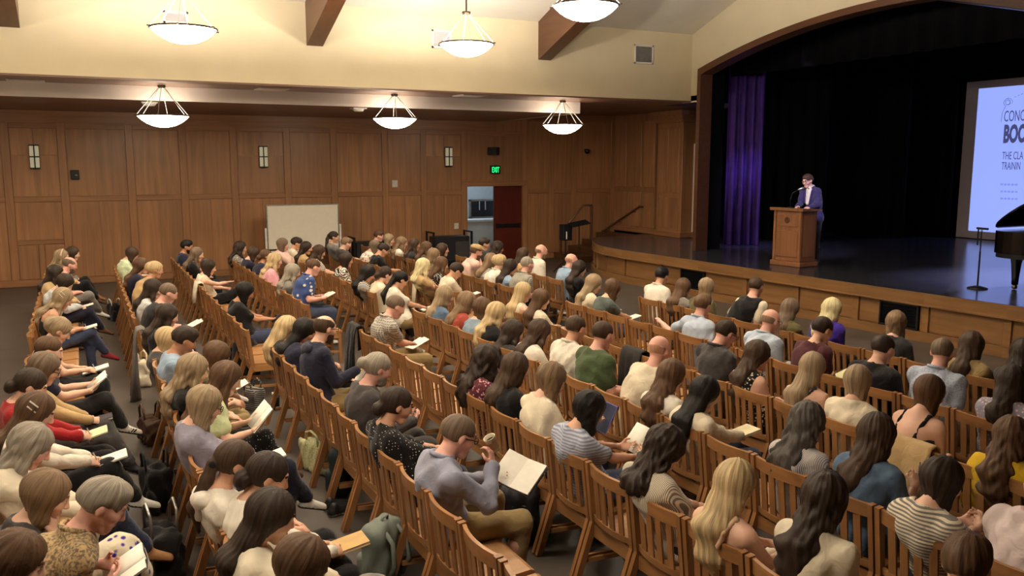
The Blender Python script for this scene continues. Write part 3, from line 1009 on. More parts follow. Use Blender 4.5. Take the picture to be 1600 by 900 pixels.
for s in (-1, 1):
    box('upright', s * (w + 0.05) - 0.025, s * (w + 0.05) + 0.025, -0.03, 0.03, 0.05, zt - 0.55 if s < 0 else zt - 0.5, M_WHITEP, wb)
    box('foot', s * (w + 0.05) - 0.03, s * (w + 0.05) + 0.03, -0.32, 0.32, 0.04, 0.09, M_WHITEP, wb)
for u0, u1, vt, y, lab in ((672, 731, 362, 22.2, 'black steel equipment cart with end posts left of the doorway'), (549, 606, 370, 22.2, 'black equipment cart with grey top, right of the whiteboard')):
    a, b = at_y(u0, vt, y), at_y(u1, vt, y)
    t = tag(empty('equipment_cart', ((a[0] + b[0]) / 2, y, 0)), lab, 'cart', None)
    w = (b[0] - a[0]) / 2
    h = a[2]
    for s in (-1, 1):
        for yy in (-0.26, 0.26):
            box('post', s * w - 0.025, s * w + 0.025, yy - 0.025, yy + 0.025, 0.12, h, M_BLACK, t)
            MB().tube([(s * w - 0.012, yy, 0.06), (s * w + 0.012, yy, 0.06)], 0.06, 10).build('caster', M_BLACK, t)
        box('handle', s * w - 0.025, s * w + 0.025, -0.26, 0.26, h - 0.04, h, M_BLACK, t)
    box('shelf', -w, w, -0.28, 0.28, 0.12, 0.17, M_BLACK, t)
    box('load', -w + 0.06, w - 0.05, -0.24, 0.24, 0.17, h - 0.14, plain('cart_load', (34, 34, 38), 0.5), t, 0.015)
    box('door', w * 0.15, w - 0.08, -0.25, -0.24, 0.22, h - 0.28, plain('cart_load_grey', (70, 66, 66), 0.5), t, 0.004)
p = at_y(905, 351, 19.3)
t = tag(empty('music_stand', (p[0], p[1], 0)), 'black music stand with tilted desk before the stage steps', 'stand')
MB().bar((-0.02, 0.0, 0), (0.02, 0.0, 0.0), 0.5, 0.03, (0, -0.25, 1)).v
dk = MB()
dk.v = [(-0.27, -0.14, p[2] - 0.06), (0.27, -0.14, p[2] + 0.02), (0.27, 0.14, p[2] + 0.10), (-0.27, 0.14, p[2] + 0.02)]
dk.v += [(x, y, z + 0.02) for x, y, z in dk.v]
dk.f = BOXF
dk.build('desk', M_BLACK, t)
MB().tube([(0, 0, 0.3), (0, 0, p[2])], 0.016, 8).build('pole', M_BLACK, t)
for k in range(3):
    w = 2 * PI * k / 3
    MB().tube([(0, 0, 0.33), (0.3 * math.cos(w), 0.3 * math.sin(w), 0.015)], 0.012, 6).build('leg', M_BLACK, t)
p = at_y(884, 360, 19.5)
t = tag(empty('stage_monitor', (p[0], p[1], 0)), 'black loudspeaker with pale strip on a pole left of the music stand', 'speaker')
box('cabinet', -0.13, 0.13, -0.12, 0.12, p[2] - 0.26, p[2] + 0.16, M_BLACK, t, 0.01)
box('badge_strip', -0.06, -0.03, -0.125, -0.12, p[2] - 0.22, p[2] - 0.02, M_WHITEP, t)
MB().tube([(0, 0, 0.28), (0, 0, p[2] - 0.24)], 0.018, 8).build('pole', M_BLACK, t)
for k in range(3):
    w = 2 * PI * k / 3 + 0.4
    MB().tube([(0, 0, 0.35), (0.32 * math.cos(w), 0.32 * math.sin(w), 0.015)], 0.013, 6).build('leg', M_BLACK, t)

# ------------------------------------------------------------------ auditorium chairs (meshes shared by every copy)
PITCHC = 0.52


def chair_meshes():
    parts = []
    hw = 0.235
    for s in (-1, 1):
        b = MB()
        b.bar((-0.10, s * hw, 0.0), (0.045, s * hw, 0.44), 0.034, 0.046, (1, 0, 0.3))
        b.bar((0.045, s * hw, 0.42), (-0.005, s * hw, 0.868), 0.034, 0.042, (1, 0, -0.1))
        parts.append(('rear_leg', b.mesh('rear_leg'), M_CHAIR))
        f = MB().bar((0.45, s * hw, 0.0), (0.44, s * hw, 0.42), 0.04, 0.04, (1, 0, 0))
        parts.append(('front_leg', f.mesh('front_leg'), M_CHAIR))
        parts.append(('side_rail', MB().bar((0.05, s * hw, 0.385), (0.44, s * hw, 0.385), 0.024, 0.07).mesh('side_rail'), M_SEAT))
        parts.append(('stretcher', MB().bar((0.0, s * hw, 0.17), (0.445, s * hw, 0.15), 0.02, 0.03).mesh('stretcher'), M_SEAT))

    def curved(x, z0, z1, th, bow=0.034, n=8, ends=0.218):
        v, f = [], []
        for i in range(n + 1):
            y = -ends + 2 * ends * i / n
            xx = x - bow * (1 - (y / ends) ** 2)
            k = (z1 - z0)
            lean = -0.1 * k
            v += [(xx, y, z0), (xx + th, y, z0), (xx + th + lean, y, z1), (xx + lean, y, z1)]
        for i in range(n):
            a, b = 4 * i, 4 * i + 4
            for j in range(4):
                f.append((a + j, a + (j + 1) % 4, b + (j + 1) % 4, b + j))
        f += [(0, 3, 2, 1), (4 * n, 4 * n + 1, 4 * n + 2, 4 * n + 3)]
        m = MB()
        m.v, m.f = v, f
        return m
    parts.append(('top_rail', curved(0.0, 0.775, 0.86, 0.024).mesh('top_rail'), M_CHAIRX))
    parts.append(('back_rail', curved(0.037, 0.452, 0.495, 0.022).mesh('back_rail'), M_CHAIRX))
    for y in (-0.135, -0.045, 0.045, 0.135):
        bow = -0.034 * (1 - (y / 0.218) ** 2)
        parts.append(('slat', MB().bar((0.044 + bow, y, 0.49), (0.012 + bow, y, 0.78), 0.052, 0.012, (1, 0, 0)).mesh('slat'), M_CHAIR))
    sm = MB()
    prof = [(0.06, 0.425), (0.2, 0.418), (0.36, 0.424), (0.46, 0.432), (0.485, 0.424)]
    for x, z in prof:
        sm.v += [(x, -0.235, z), (x, 0.235, z), (x, 0.235, z + 0.028), (x, -0.235, z + 0.028)]
    for i in range(len(prof) - 1):
        a, b = 4 * i, 4 * i + 4
        for j in range(4):
            sm.f.append((a + j, b + j, b + (j + 1) % 4, a + (j + 1) % 4))
    sm.f += [(0, 1, 2, 3), (16, 19, 18, 17)]
    parts.append(('seat', sm.mesh('seat'), M_SEAT))
    parts.append(('front_rail', MB().bar((0.44, -0.22, 0.385), (0.44, 0.22, 0.385), 0.024, 0.07).mesh('front_rail'), M_CHAIRX))
    parts.append(('rear_rail', MB().bar((0.05, -0.22, 0.375), (0.05, 0.22, 0.375), 0.024, 0.085).mesh('rear_rail'), M_CHAIRX))
    return parts


CHAIR = chair_meshes()
GROUPC = 'wooden auditorium chairs'


def chair(x, y, label):
    t = tag(empty('auditorium_chair', (x, y, 0)), label, 'chair', GROUPC)
    for nm, me, m in CHAIR:
        put(nm, me, m if len(me.materials) == 0 else None, t)
    return t

# ------------------------------------------------------------------ figures: smooth distance fields turned into meshes
V3 = lambda *a: np.array(a, float)


class Vol:
    """a block of samples of a signed distance field; limbs are blended into it and one continuous surface is drawn off"""

    def __init__(self, lo, hi, h):
        self.h = h
        self.ax = [np.arange(lo[i], hi[i] + h, h) for i in range(3)]
        self.F = np.full([len(a) for a in self.ax], 0.3, np.float32)

    def sl(self, lo, hi):
        r = []
        for i in range(3):
            a = max(0, int((lo[i] - self.ax[i][0]) / self.h))
            b = min(len(self.ax[i]), int((hi[i] - self.ax[i][0]) / self.h) + 2)
            if b <= a:
                return None
            r.append(slice(a, b))
        return r

    def add(self, p, k=0.03, inf=0.0, op='u'):
        a, b, ra, rb, o, R, s, kind = p
        sc = 1.0 if R is None else float(np.linalg.norm(R[:, 0]))
        smax = (max(s) if s is not None else 1.0) * sc
        if kind == 'box':
            rad = float(np.linalg.norm(b)) + ra
            ends = [o + 0 * a, o + 0 * a]
        else:
            rad = max(ra, rb) * smax
            ends = [o + (R @ a if R is not None else a), o + (R @ b if R is not None else b)]
        pad = rad + k + inf + 3 * self.h
        lo = np.minimum(*ends) - pad
        hi = np.maximum(*ends) + pad
        sl = self.sl(lo, hi)
        if sl is None:
            return self
        x = (self.ax[0][sl[0]] - o[0])[:, None, None].astype(np.float32)
        y = (self.ax[1][sl[1]] - o[1])[None, :, None].astype(np.float32)
        z = (self.ax[2][sl[2]] - o[2])[None, None, :].astype(np.float32)
        if R is not None:
            Q = R / (sc * sc)
            x, y, z = (Q[0, 0] * x + Q[1, 0] * y + Q[2, 0] * z, Q[0, 1] * x + Q[1, 1] * y + Q[2, 1] * z, Q[0, 2] * x + Q[1, 2] * y + Q[2, 2] * z)
        if kind == 'box':
            qx, qy, qz = np.abs(x) - (b[0] - ra), np.abs(y) - (b[1] - ra), np.abs(z) - (b[2] - ra)
            d = np.sqrt(np.maximum(qx, 0) ** 2 + np.maximum(qy, 0) ** 2 + np.maximum(qz, 0) ** 2) + np.minimum(np.maximum(np.maximum(qx, qy), qz), 0) - ra
        else:
            if s is not None:
                x, y, z = x / s[0], y / s[1], z / s[2]
                a = a / np.array(s)
                b = b / np.array(s)
            ba = b - a
            L2 = float(ba @ ba)
            if L2 > 1e-10:
                t = ((x - a[0]) * ba[0] + (y - a[1]) * ba[1] + (z - a[2]) * ba[2]) / L2
                t = np.clip(t, 0, 1)
                d = np.sqrt((x - a[0] - t * ba[0]) ** 2 + (y - a[1] - t * ba[1]) ** 2 + (z - a[2] - t * ba[2]) ** 2)
                d = d - (ra + (rb - ra) * t)
            else:
                d = np.sqrt((x - a[0]) ** 2 + (y - a[1]) ** 2 + (z - a[2]) ** 2) - ra
            if s is not None:
                d = d * min(s) if kind == 'ell' else d
        d = d * sc - inf
        G = self.F[tuple(sl)]
        if op == 'u':
            h = np.maximum(k - np.abs(G - d), 0) / max(k, 1e-6)
            np.copyto(G, np.minimum(G, d) - h * h * k * 0.25)
        else:
            d = -d
            h = np.maximum(k - np.abs(G - d), 0) / max(k, 1e-6)
            np.copyto(G, np.maximum(G, d) + h * h * k * 0.25)
        return self

    def cut_plane(self, n, c, k=0.01):
        """keeps the side where n.p < c"""
        d = (self.ax[0][:, None, None] * n[0] + self.ax[1][None, :, None] * n[1] + self.ax[2][None, None, :] * n[2] - c).astype(np.float32)
        h = np.maximum(k - np.abs(self.F - d), 0) / k
        self.F = np.maximum(self.F, d) + h * h * k * 0.25
        return self

    def grid(self):
        return (self.ax[0][:, None, None], self.ax[1][None, :, None], self.ax[2][None, None, :])

    def nets(self):
        F = self.F
        F = np.pad(F, 1, constant_values=0.3)
        org = np.array([a[0] for a in self.ax]) - self.h
        I = F < 0
        n = F.shape
        c = np.zeros((n[0] - 1, n[1] - 1, n[2] - 1), np.int8)
        offs = [(i, j, k) for i in (0, 1) for j in (0, 1) for k in (0, 1)]
        for i, j, k in offs:
            c += I[i:n[0] - 1 + i, j:n[1] - 1 + j, k:n[2] - 1 + k]
        act = np.argwhere((c > 0) & (c < 8))
        if len(act) == 0:
            return np.zeros((0, 3)), np.zeros((0, 4), int)
        vid = np.full(c.shape, -1, np.int32)
        vid[act[:, 0], act[:, 1], act[:, 2]] = np.arange(len(act))
        pos = np.zeros((len(act), 3))
        cnt = np.zeros(len(act))
        vals = {o: F[act[:, 0] + o[0], act[:, 1] + o[1], act[:, 2] + o[2]] for o in offs}
        for a in offs:
            for ax in range(3):
                if a[ax]:
                    continue
                b = list(a)
                b[ax] = 1
                b = tuple(b)
                fa, fb = vals[a], vals[b]
                m = (fa < 0) != (fb < 0)
                t = fa[m] / (fa[m] - fb[m])
                pp = np.zeros((m.sum(), 3)) + np.array(a)
                pp[:, ax] = t
                pos[m] += pp
                cnt[m] += 1
        pos = (pos / cnt[:, None] + act) * self.h + org
        quads = []
        for ax in range(3):
            u, w = (ax + 1) % 3, (ax + 2) % 3
            A = [slice(1, n[q] - 1) for q in range(3)]
            A[ax] = slice(0, n[ax] - 1)
            B = list(A)
            B[ax] = slice(1, n[ax])
            s0, s1 = I[tuple(A)], I[tuple(B)]
            e = np.argwhere(s0 != s1)
            if len(e) == 0:
                continue
            flip = s0[e[:, 0], e[:, 1], e[:, 2]]
            e = e + np.array([0 if q == ax else 1 for q in range(3)])
            q4 = []
            for du, dw in ((-1, -1), (0, -1), (0, 0), (-1, 0)):
                g = e.copy()
                g[:, u] += du
                g[:, w] += dw
                q4.append(vid[g[:, 0], g[:, 1], g[:, 2]])
            q4 = np.stack(q4, 1)
            q4[~flip] = q4[~flip][:, ::-1]
            quads.append(q4)
        return pos, np.concatenate(quads)


def P(a, b, ra, rb=None, o=None, R=None, s=None, kind='cap'):
    return (np.array(a, float), np.array(b, float), ra, ra if rb is None else rb, V3(0, 0, 0) if o is None else np.array(o, float), R, s, kind)


def ELL(c, r, o=None, R=None):
    """ellipsoid at c (in the frame o, R) with radii r"""
    o = V3(0, 0, 0) if o is None else o
    c = np.array(c, float)
    oo = o + (R @ c if R is not None else c)
    return (V3(0, 0, 0), V3(0, 0, 0), 1.0, 1.0, oo, R, tuple(r), 'ell')


def BX(c, half, r, o=None, R=None):
    o = V3(0, 0, 0) if o is None else o
    c = np.array(c, float)
    return (V3(0, 0, 0), np.array(half, float), r, r, o + (R @ c if R is not None else c), R, None, 'box')


def np_mesh(name, chunks, mats, attr=None):
    """chunks: list of (verts, quads, material index array or int)"""
    vs, qs, mi, n = [], [], [], 0
    for v, q, m in chunks:
        if len(v) == 0:
            continue
        vs.append(v)
        qs.append(q + n)
        mi.append(np.full(len(q), m) if np.isscalar(m) else m)
        n += len(v)
    me = bpy.data.meshes.new(name)
    if n == 0:
        return me
    vs, qs, mi = np.concatenate(vs), np.concatenate(qs), np.concatenate(mi)
    me.vertices.add(len(vs))
    me.vertices.foreach_set('co', vs.astype(np.float32).ravel())
    me.loops.add(len(qs) * 4)
    me.loops.foreach_set('vertex_index', qs.astype(np.int32).ravel())
    me.polygons.add(len(qs))
    me.polygons.foreach_set('loop_start', np.arange(0, len(qs) * 4, 4, dtype=np.int32))
    me.polygons.foreach_set('use_smooth', np.ones(len(qs), bool))
    for m in mats:
        me.materials.append(m)
    if len(mats) > 1:
        me.polygons.foreach_set('material_index', mi.astype(np.int32))
    if attr is not None:
        a = me.attributes.new('strand', 'FLOAT_VECTOR', 'POINT')
        a.data.foreach_set('vector', attr(vs).astype(np.float32).ravel())
    me.update(calc_edges=True)
    return me


def rotz(a):
    c, s = math.cos(a), math.sin(a)
    return np.array([[c, -s, 0], [s, c, 0], [0, 0, 1.0]])


def roty(a):
    c, s = math.cos(a), math.sin(a)
    return np.array([[c, 0, s], [0, 1, 0], [-s, 0, c]])


def unit(v):
    return v / max(1e-9, np.linalg.norm(v))


# ------------------------------------------------------------------ materials of the figures
SKIN = {k: plain('skin_' + k, c, 0.5, vary=0.05, scale=14, spec=0.35) for k, c in dict(fair=(228, 182, 158), warm=(212, 162, 134), tan=(184, 132, 102), pink=(230, 174, 156)).items()}
M_EYE = plain('eye_dark', (38, 30, 26), 0.25, vary=0.02)
M_EYEW = plain('eye_white', (226, 220, 212), 0.3, vary=0.02)
M_LIP = plain('lip', (176, 96, 88), 0.45, vary=0.04)
HAIRC = dict(black=(27, 23, 22), vdbrown=(50, 39, 32), dbrown=(70, 53, 41), stubble=(188, 142, 120), salt=(150, 124, 106), brown=(92, 68, 50), lbrown=(128, 104, 80), dblond=(152, 131, 104), blond=(192, 167, 126),
             pale=(222, 200, 156), grey=(152, 142, 128), dgrey=(84, 78, 74), ginger=(150, 96, 54), gbrown=(112, 94, 78))


def hairmat(key):
    k = ('hair', key)
    if k in _mats:
        return _mats[k]
    nt = NT('hair_' + key)
    c = lin(HAIRC[key])
    at = nt.n('ShaderNodeAttribute', attribute_name='strand')
    n1 = nt.n('ShaderNodeTexNoise', i_Scale=1.0, i_Detail=4.0, i_Roughness=0.65)
    nt.l(at.outputs['Vector'], n1.inputs['Vector'])
    n2 = nt.n('ShaderNodeTexNoise', i_Scale=0.22, i_Detail=2.0)
    nt.l(at.outputs['Vector'], n2.inputs['Vector'])
    a = nt.n('ShaderNodeMath', operation='MULTIPLY_ADD', i_1=0.6)
    nt.l(n1.outputs[0], a.inputs[0])
    b = nt.n('ShaderNodeMath', operation='MULTIPLY', i_1=0.4)
    nt.l(n2.outputs[0], b.inputs[0])
    nt.l(b.outputs[0], a.inputs[2])
    hi = mul(c, 1.55) if key not in ('black', 'vdbrown') else mul(c, 1.9)
    col = ramp(nt, a.outputs[0], [(0.34, mul(c, 0.5)), (0.68, hi)])
    nt.l(col, nt.b.inputs['Base Color'])
    nt.b.inputs['Roughness'].default_value = 0.5
    nt.b.inputs['Specular IOR Level'].default_value = 0.22
    bp = nt.n('ShaderNodeBump', i_Strength=0.4, i_Distance=0.005)
    nt.l(n1.outputs[0], bp.inputs['Height'])
    nt.l(bp.outputs[0], nt.b.inputs['Normal'])
    _mats[k] = nt.m
    return nt.m


CLOTH = dict(white=(226, 218, 204), cream=(226, 214, 190), black=(24, 22, 24), navy=(36, 36, 56), grey=(128, 122, 116), dgrey=(66, 62, 62), lblue=(146, 168, 192), lav=(142, 138, 156),
             red=(150, 30, 34), maroon=(88, 38, 46), mint=(200, 216, 180), lgreen=(206, 216, 168), green=(72, 86, 58), denim=(92, 114, 140), ldenim=(128, 148, 164), yellow=(212, 172, 34), pink=(224, 164, 176),
             tan=(186, 156, 112), purple=(58, 34, 140), teal=(86, 96, 92), khaki=(146, 124, 84), jeans=(58, 66, 92), suit=(70, 64, 64), ppink=(226, 190, 176), rust=(158, 70, 56),
             bluegrey=(150, 152, 172), wblue=(178, 190, 208), olive=(96, 88, 56), peach=(214, 176, 146), blue=(56, 76, 128), wine=(74, 34, 40), sage=(96, 98, 86), palepink=(226, 208, 206), charcoal=(48, 46, 48), indigo=(54, 48, 88))


def cloth(key, pat='', key2='white'):
    k = ('cloth', key, pat, key2)
    if k in _mats:
        return _mats[k]
    nt = NT('cloth_' + key + ('_' + pat if pat else ''))
    c, c2 = lin(CLOTH[key]), lin(CLOTH[key2])
    nt.b.inputs['Roughness'].default_value = 0.85
    nt.b.inputs['Specular IOR Level'].default_value = 0.2
    nt.b.inputs['Sheen Weight'].default_value = 0.15
    tc = nt.n('ShaderNodeTexCoord')
    nz = nt.n('ShaderNodeTexNoise', i_Scale=7.0, i_Detail=3.0)
    nt.l(tc.outputs['Object'], nz.inputs['Vector'])
    base = ramp(nt, nz.outputs[0], [(0.3, mul(c, 0.88)), (0.7, mul(c, 1.1))])
    fac = None
    hb = None
    if pat in ('stripes', 'hstripes', 'finestripes'):
        sc, ax = dict(stripes=(24.0, 'Y'), hstripes=(15.0, 'Z'), finestripes=(38.0, 'Y'))[pat]
        w = nt.n('ShaderNodeTexWave', wave_type='BANDS', bands_direction=ax, i_Scale=sc, i_Distortion=0.8)
        w.inputs['Detail Scale'].default_value = 0.3
        nt.l(tc.outputs['Object'], w.inputs['Vector'])
        fac = ramp(nt, w.outputs[0], [(0.45, (0, 0, 0, 1)), (0.6, (1, 1, 1, 1))])
    elif pat in ('floral', 'print'):
        vo = nt.n('ShaderNodeTexVoronoi', i_Scale=22.0 if pat == 'floral' else 40.0)
        nt.l(tc.outputs['Object'], vo.inputs['Vector'])
        fac = ramp(nt, vo.outputs[0], [(0.26, (1, 1, 1, 1)), (0.4, (0, 0, 0, 1))])
    elif pat == 'birds':
        vo = nt.n('ShaderNodeTexVoronoi', i_Scale=11.0)
        nt.l(tc.outputs['Object'], vo.inputs['Vector'])
        fac = ramp(nt, vo.outputs[0], [(0.2, (1, 1, 1, 1)), (0.3, (0, 0, 0, 1))])
    elif pat == 'zebra':
        w = nt.n('ShaderNodeTexWave', wave_type='BANDS', bands_direction='Z', i_Scale=7.0, i_Distortion=14.0, i_Detail=1.5)
        w.inputs['Detail Scale'].default_value = 1.2
        nt.l(tc.outputs['Object'], w.inputs['Vector'])
        fac = ramp(nt, w.outputs[0], [(0.45, (0, 0, 0, 1)), (0.55, (1, 1, 1, 1))])
    elif pat in ('check', 'plaid'):
        w = nt.n('ShaderNodeTexWave', wave_type='BANDS', bands_direction='Y', i_Scale=12.0 if pat == 'plaid' else 20.0)
        w2 = nt.n('ShaderNodeTexWave', wave_type='BANDS', bands_direction='Z', i_Scale=12.0 if pat == 'plaid' else 20.0)
        nt.l(tc.outputs['Object'], w.inputs['Vector'])
        nt.l(tc.outputs['Object'], w2.inputs['Vector'])
        m = nt.n('ShaderNodeMath', operation='MAXIMUM')
        nt.l(w.outputs[0], m.inputs[0])
        nt.l(w2.outputs[0], m.inputs[1])
        fac = ramp(nt, m.outputs[0], [(0.75, (0, 0, 0, 1)), (0.95, (0.7, 0.7, 0.7, 1))])
    elif pat == 'dots':
        vo = nt.n('ShaderNodeTexVoronoi', i_Scale=46.0, i_Randomness=0.25)
        nt.l(tc.outputs['Object'], vo.inputs['Vector'])
        fac = ramp(nt, vo.outputs[0], [(0.14, (1, 1, 1, 1)), (0.22, (0, 0, 0, 1))])
    elif pat == 'weave':
        vo = nt.n('ShaderNodeTexNoise', i_Scale=70.0, i_Detail=2.0)
        nt.l(tc.outputs['Object'], vo.inputs['Vector'])
        fac = ramp(nt, vo.outputs[0], [(0.42, (0, 0, 0, 1)), (0.6, (0.75, 0.75, 0.75, 1))])
    if fac is not None:
        mx = nt.n('ShaderNodeMix', data_type='RGBA')
        nt.l(fac, mx.inputs[0])
        nt.l(base, mx.inputs[6])
        mx.inputs[7].default_value = c2
        base = mx.outputs[2]
    nt.l(base, nt.b.inputs['Base Color'])
    n2 = nt.n('ShaderNodeTexNoise', i_Scale=11.0, i_Detail=2.0, i_Distortion=1.2)
    nt.l(tc.outputs['Object'], n2.inputs['Vector'])
    bp = nt.n('ShaderNodeBump', i_Strength=0.5, i_Distance=0.02)
    nt.l(n2.outputs[0], bp.inputs['Height'])
    nt.l(bp.outputs[0], nt.b.inputs['Normal'])
    _mats[k] = nt.m
    return nt.m


# ------------------------------------------------------------------ one figure
def ik(S, T, l1, l2, pole):
    d = T - S
    L = np.linalg.norm(d)
    if L > (l1 + l2) * 0.985:
        T = S + d / L * (l1 + l2) * 0.985
        d = T - S
        L = np.linalg.norm(d)
    if L < 0.12:
        T = S + unit(d) * 0.12
        d = T - S
        L = 0.12
    a = (l1 * l1 - l2 * l2 + L * L) / (2 * L)
    h = math.sqrt(max(0.0, l1 * l1 - a * a))
    u = d / L
    p = pole - u * (pole @ u)
    return S + u * a + unit(p) * h, T


def hand_prims(W, x, zd, side, curl):
    """palm, four unequal bent fingers and a thumb; W wrist, x pointing to the fingers, zd the back of the hand, side +1 left hand"""
    x = unit(x)
    z = unit(zd - x * (zd @ x))
    y = np.cross(z, x)
    ty = -side                       # thumb side along local y
    R = np.stack([x, y, z], 1)
    pr = [(P((0.012, 0, 0), (0.07, 0, 0), 0.0135, 0.0145, W, R, (1, 2.5, 1)), 0.012)]
    for k, (yy, L) in enumerate(((0.031, 0.068), (0.0105, 0.076), (-0.0105, 0.070), (-0.030, 0.054))):
        p = V3(0.082, ty * yy, 0.0)
        a = 0.12
        rr = 0.0088 - 0.0006 * k
        spread = ty * yy * 0.9
        for seg, fr in enumerate((0.44, 0.32, 0.24)):
            a += curl * (0.55, 0.8, 0.6)[seg]
            q = p + L * fr * V3(math.cos(a), spread, -math.sin(a))
            pr.append((P(p, q, rr, rr - 0.0008, W, R), 0.004))
            p = q
            rr -= 0.0008
    t0 = V3(0.02, ty * 0.024, -0.004)
    t1 = V3(0.05, ty * 0.054, -0.014 - 0.012 * curl)
    t2 = V3(0.078, ty * (0.060 - 0.02 * curl), -0.024 - 0.02 * curl)
    pr.append((P(t0, t1, 0.0125, 0.0105, W, R), 0.008))
    pr.append((P(t1, t2, 0.0105, 0.0085, W, R), 0.004))
    return pr


def head_prims(Hc, R, woman):
    j = 0.93 if woman else 1.0
    return [
        (ELL((-0.012, 0, 0.03), (0.098, 0.077, 0.088), Hc, R), 0.02, 'u'),
        (P((0.030, 0, -0.01), (0.048, 0, -0.072), 0.068 * j, 0.040 * j, Hc, R), 0.03, 'u'),
        (P((0.058, -0.014, -0.094), (0.058, 0.014, -0.094), 0.022, 0.022, Hc, R), 0.025, 'u'),
        (ELL((0.058, 0.040, -0.022), (0.03, 0.026, 0.026), Hc, R), 0.025, 'u'),
        (ELL((0.058, -0.040, -0.022), (0.03, 0.026, 0.026), Hc, R), 0.025, 'u'),
        (P((0.082, -0.030, 0.034), (0.082, 0.030, 0.034), 0.012, 0.012, Hc, R), 0.02, 'u'),
        (ELL((0.100, 0.031, 0.012), (0.016, 0.018, 0.012), Hc, R), 0.012, 's'),
        (ELL((0.100, -0.031, 0.012), (0.016, 0.018, 0.012), Hc, R), 0.012, 's'),
        (P((0.090, 0, 0.020), (0.108, 0, -0.024), 0.008, 0.0125, Hc, R), 0.012, 'u'),
        (P((0.098, -0.011, -0.028), (0.098, 0.011, -0.028), 0.008, 0.008, Hc, R), 0.008, 'u'),
        (P((0.086, -0.016, -0.056), (0.086, 0.016, -0.056), 0.0095, 0.0095, Hc, R), 0.01, 'u'),
        (ELL((0.080, 0.031, 0.012), (0.013, 0.014, 0.010), Hc, R), 0.004, 'u'),
        (ELL((0.080, -0.031, 0.012), (0.013, 0.014, 0.010), Hc, R), 0.004, 'u'),
        (ELL((-0.008, 0.078, 0.0), (0.019, 0.010, 0.031), Hc, R), 0.008, 'u'),
        (ELL((-0.008, -0.078, 0.0), (0.019, 0.010, 0.031), Hc, R), 0.008, 'u'),
    ]


def box_of(prims, pad):
    lo, hi = V3(9, 9, 9), V3(-9, -9, -9)
    for p in prims:
        a, b, ra, rb, o, R, s, kind = p
        sm = (max(s) if s is not None else 1.0) * (1.0 if R is None else float(np.linalg.norm(R[:, 0])))
        if kind == 'box':
            r = float(np.linalg.norm(b))
            es = [o]
        else:
            r = max(ra, rb) * sm
            es = [o + (R @ a if R is not None else a), o + (R @ b if R is not None else b)]
        for e in es:
            lo, hi = np.minimum(lo, e - r), np.maximum(hi, e + r)
    return lo - pad, hi + pad


def field(items, h, inf=0.0, pad=0.03):
    """items: (prim, k, op)"""
    lo, hi = box_of([i[0] for i in items if i[2] == 'u'], pad + inf)
    v = Vol(lo, hi, h)
    for p, k, op in items:
        v.add(p, k, inf if op == 'u' else 0.0, op)
    return v


def ripple(v, amp, wl, seed):
    r = random.Random(seed)
    x, y, z = v.grid()
    acc = 0
    for _ in range(4):
        d = unit(V3(r.gauss(0, 1), r.gauss(0, 1), r.gauss(0, 0.6)))
        w = 2 * PI / (wl * r.uniform(0.7, 1.5))
        acc = acc + np.sin(w * (d[0] * x + d[1] * y + d[2] * z) + r.uniform(0, 6))
    m = np.abs(v.F) < 0.08
    v.F = np.where(m, v.F + (amp / 2) * acc, v.F).astype(np.float32)
    return v


_shoe_cache = {}


def shoe_mesh(kind):
    if kind not in _shoe_cache:
        it = [(P((-0.055, 0, 0.03), (0.13, 0, 0.022), 0.036, 0.03, s=(1, 1.05, 1)), 0.02, 'u'), (P((0.02, 0, 0.04), (0.14, 0.0, 0.022), 0.036, 0.024, s=(1, 1.2, 1)), 0.02, 'u'), (P((-0.04, 0, 0.04), (-0.03, 0, 0.075), 0.036, 0.036), 0.03, 'u')]
        v = field(it, 0.011)
        v.cut_plane((0, 0, -1), 0.0)
        a = v.nets()
        _shoe_cache[kind] = (a, None)
    return _shoe_cache[kind][0]


SHOEC = dict(black=(26, 24, 24), white=(226, 222, 214), brown=(92, 62, 40), tan=(176, 130, 92), red=(140, 40, 50), grey=(104, 98, 92))
_shoe_me = {}


def shoe(parent, A, dirx, up, colour):
    if colour not in _shoe_me:
        v, q = shoe_mesh('s')
        sole = v[q].mean(1)[:, 2] < 0.02
        _shoe_me[colour] = np_mesh('shoe', [(v, q, sole.astype(int))], [plain('shoe_' + colour, SHOEC[colour], 0.55), plain('sole_' + colour, (198, 190, 176) if colour == 'black' else (44, 40, 38) if colour == 'white' else (60, 54, 50), 0.7)])
    x = unit(dirx)
    z = unit(up - x * (up @ x))
    y = np.cross(z, x)
    o = bpy.data.objects.new('shoe', _shoe_me[colour])
    C.objects.link(o)
    o.parent = parent
    M = Matrix(((x[0], y[0], z[0], A[0]), (x[1], y[1], z[1], A[1]), (x[2], y[2], z[2], A[2]), (0, 0, 0, 1)))
    o.matrix_local = M
    return o


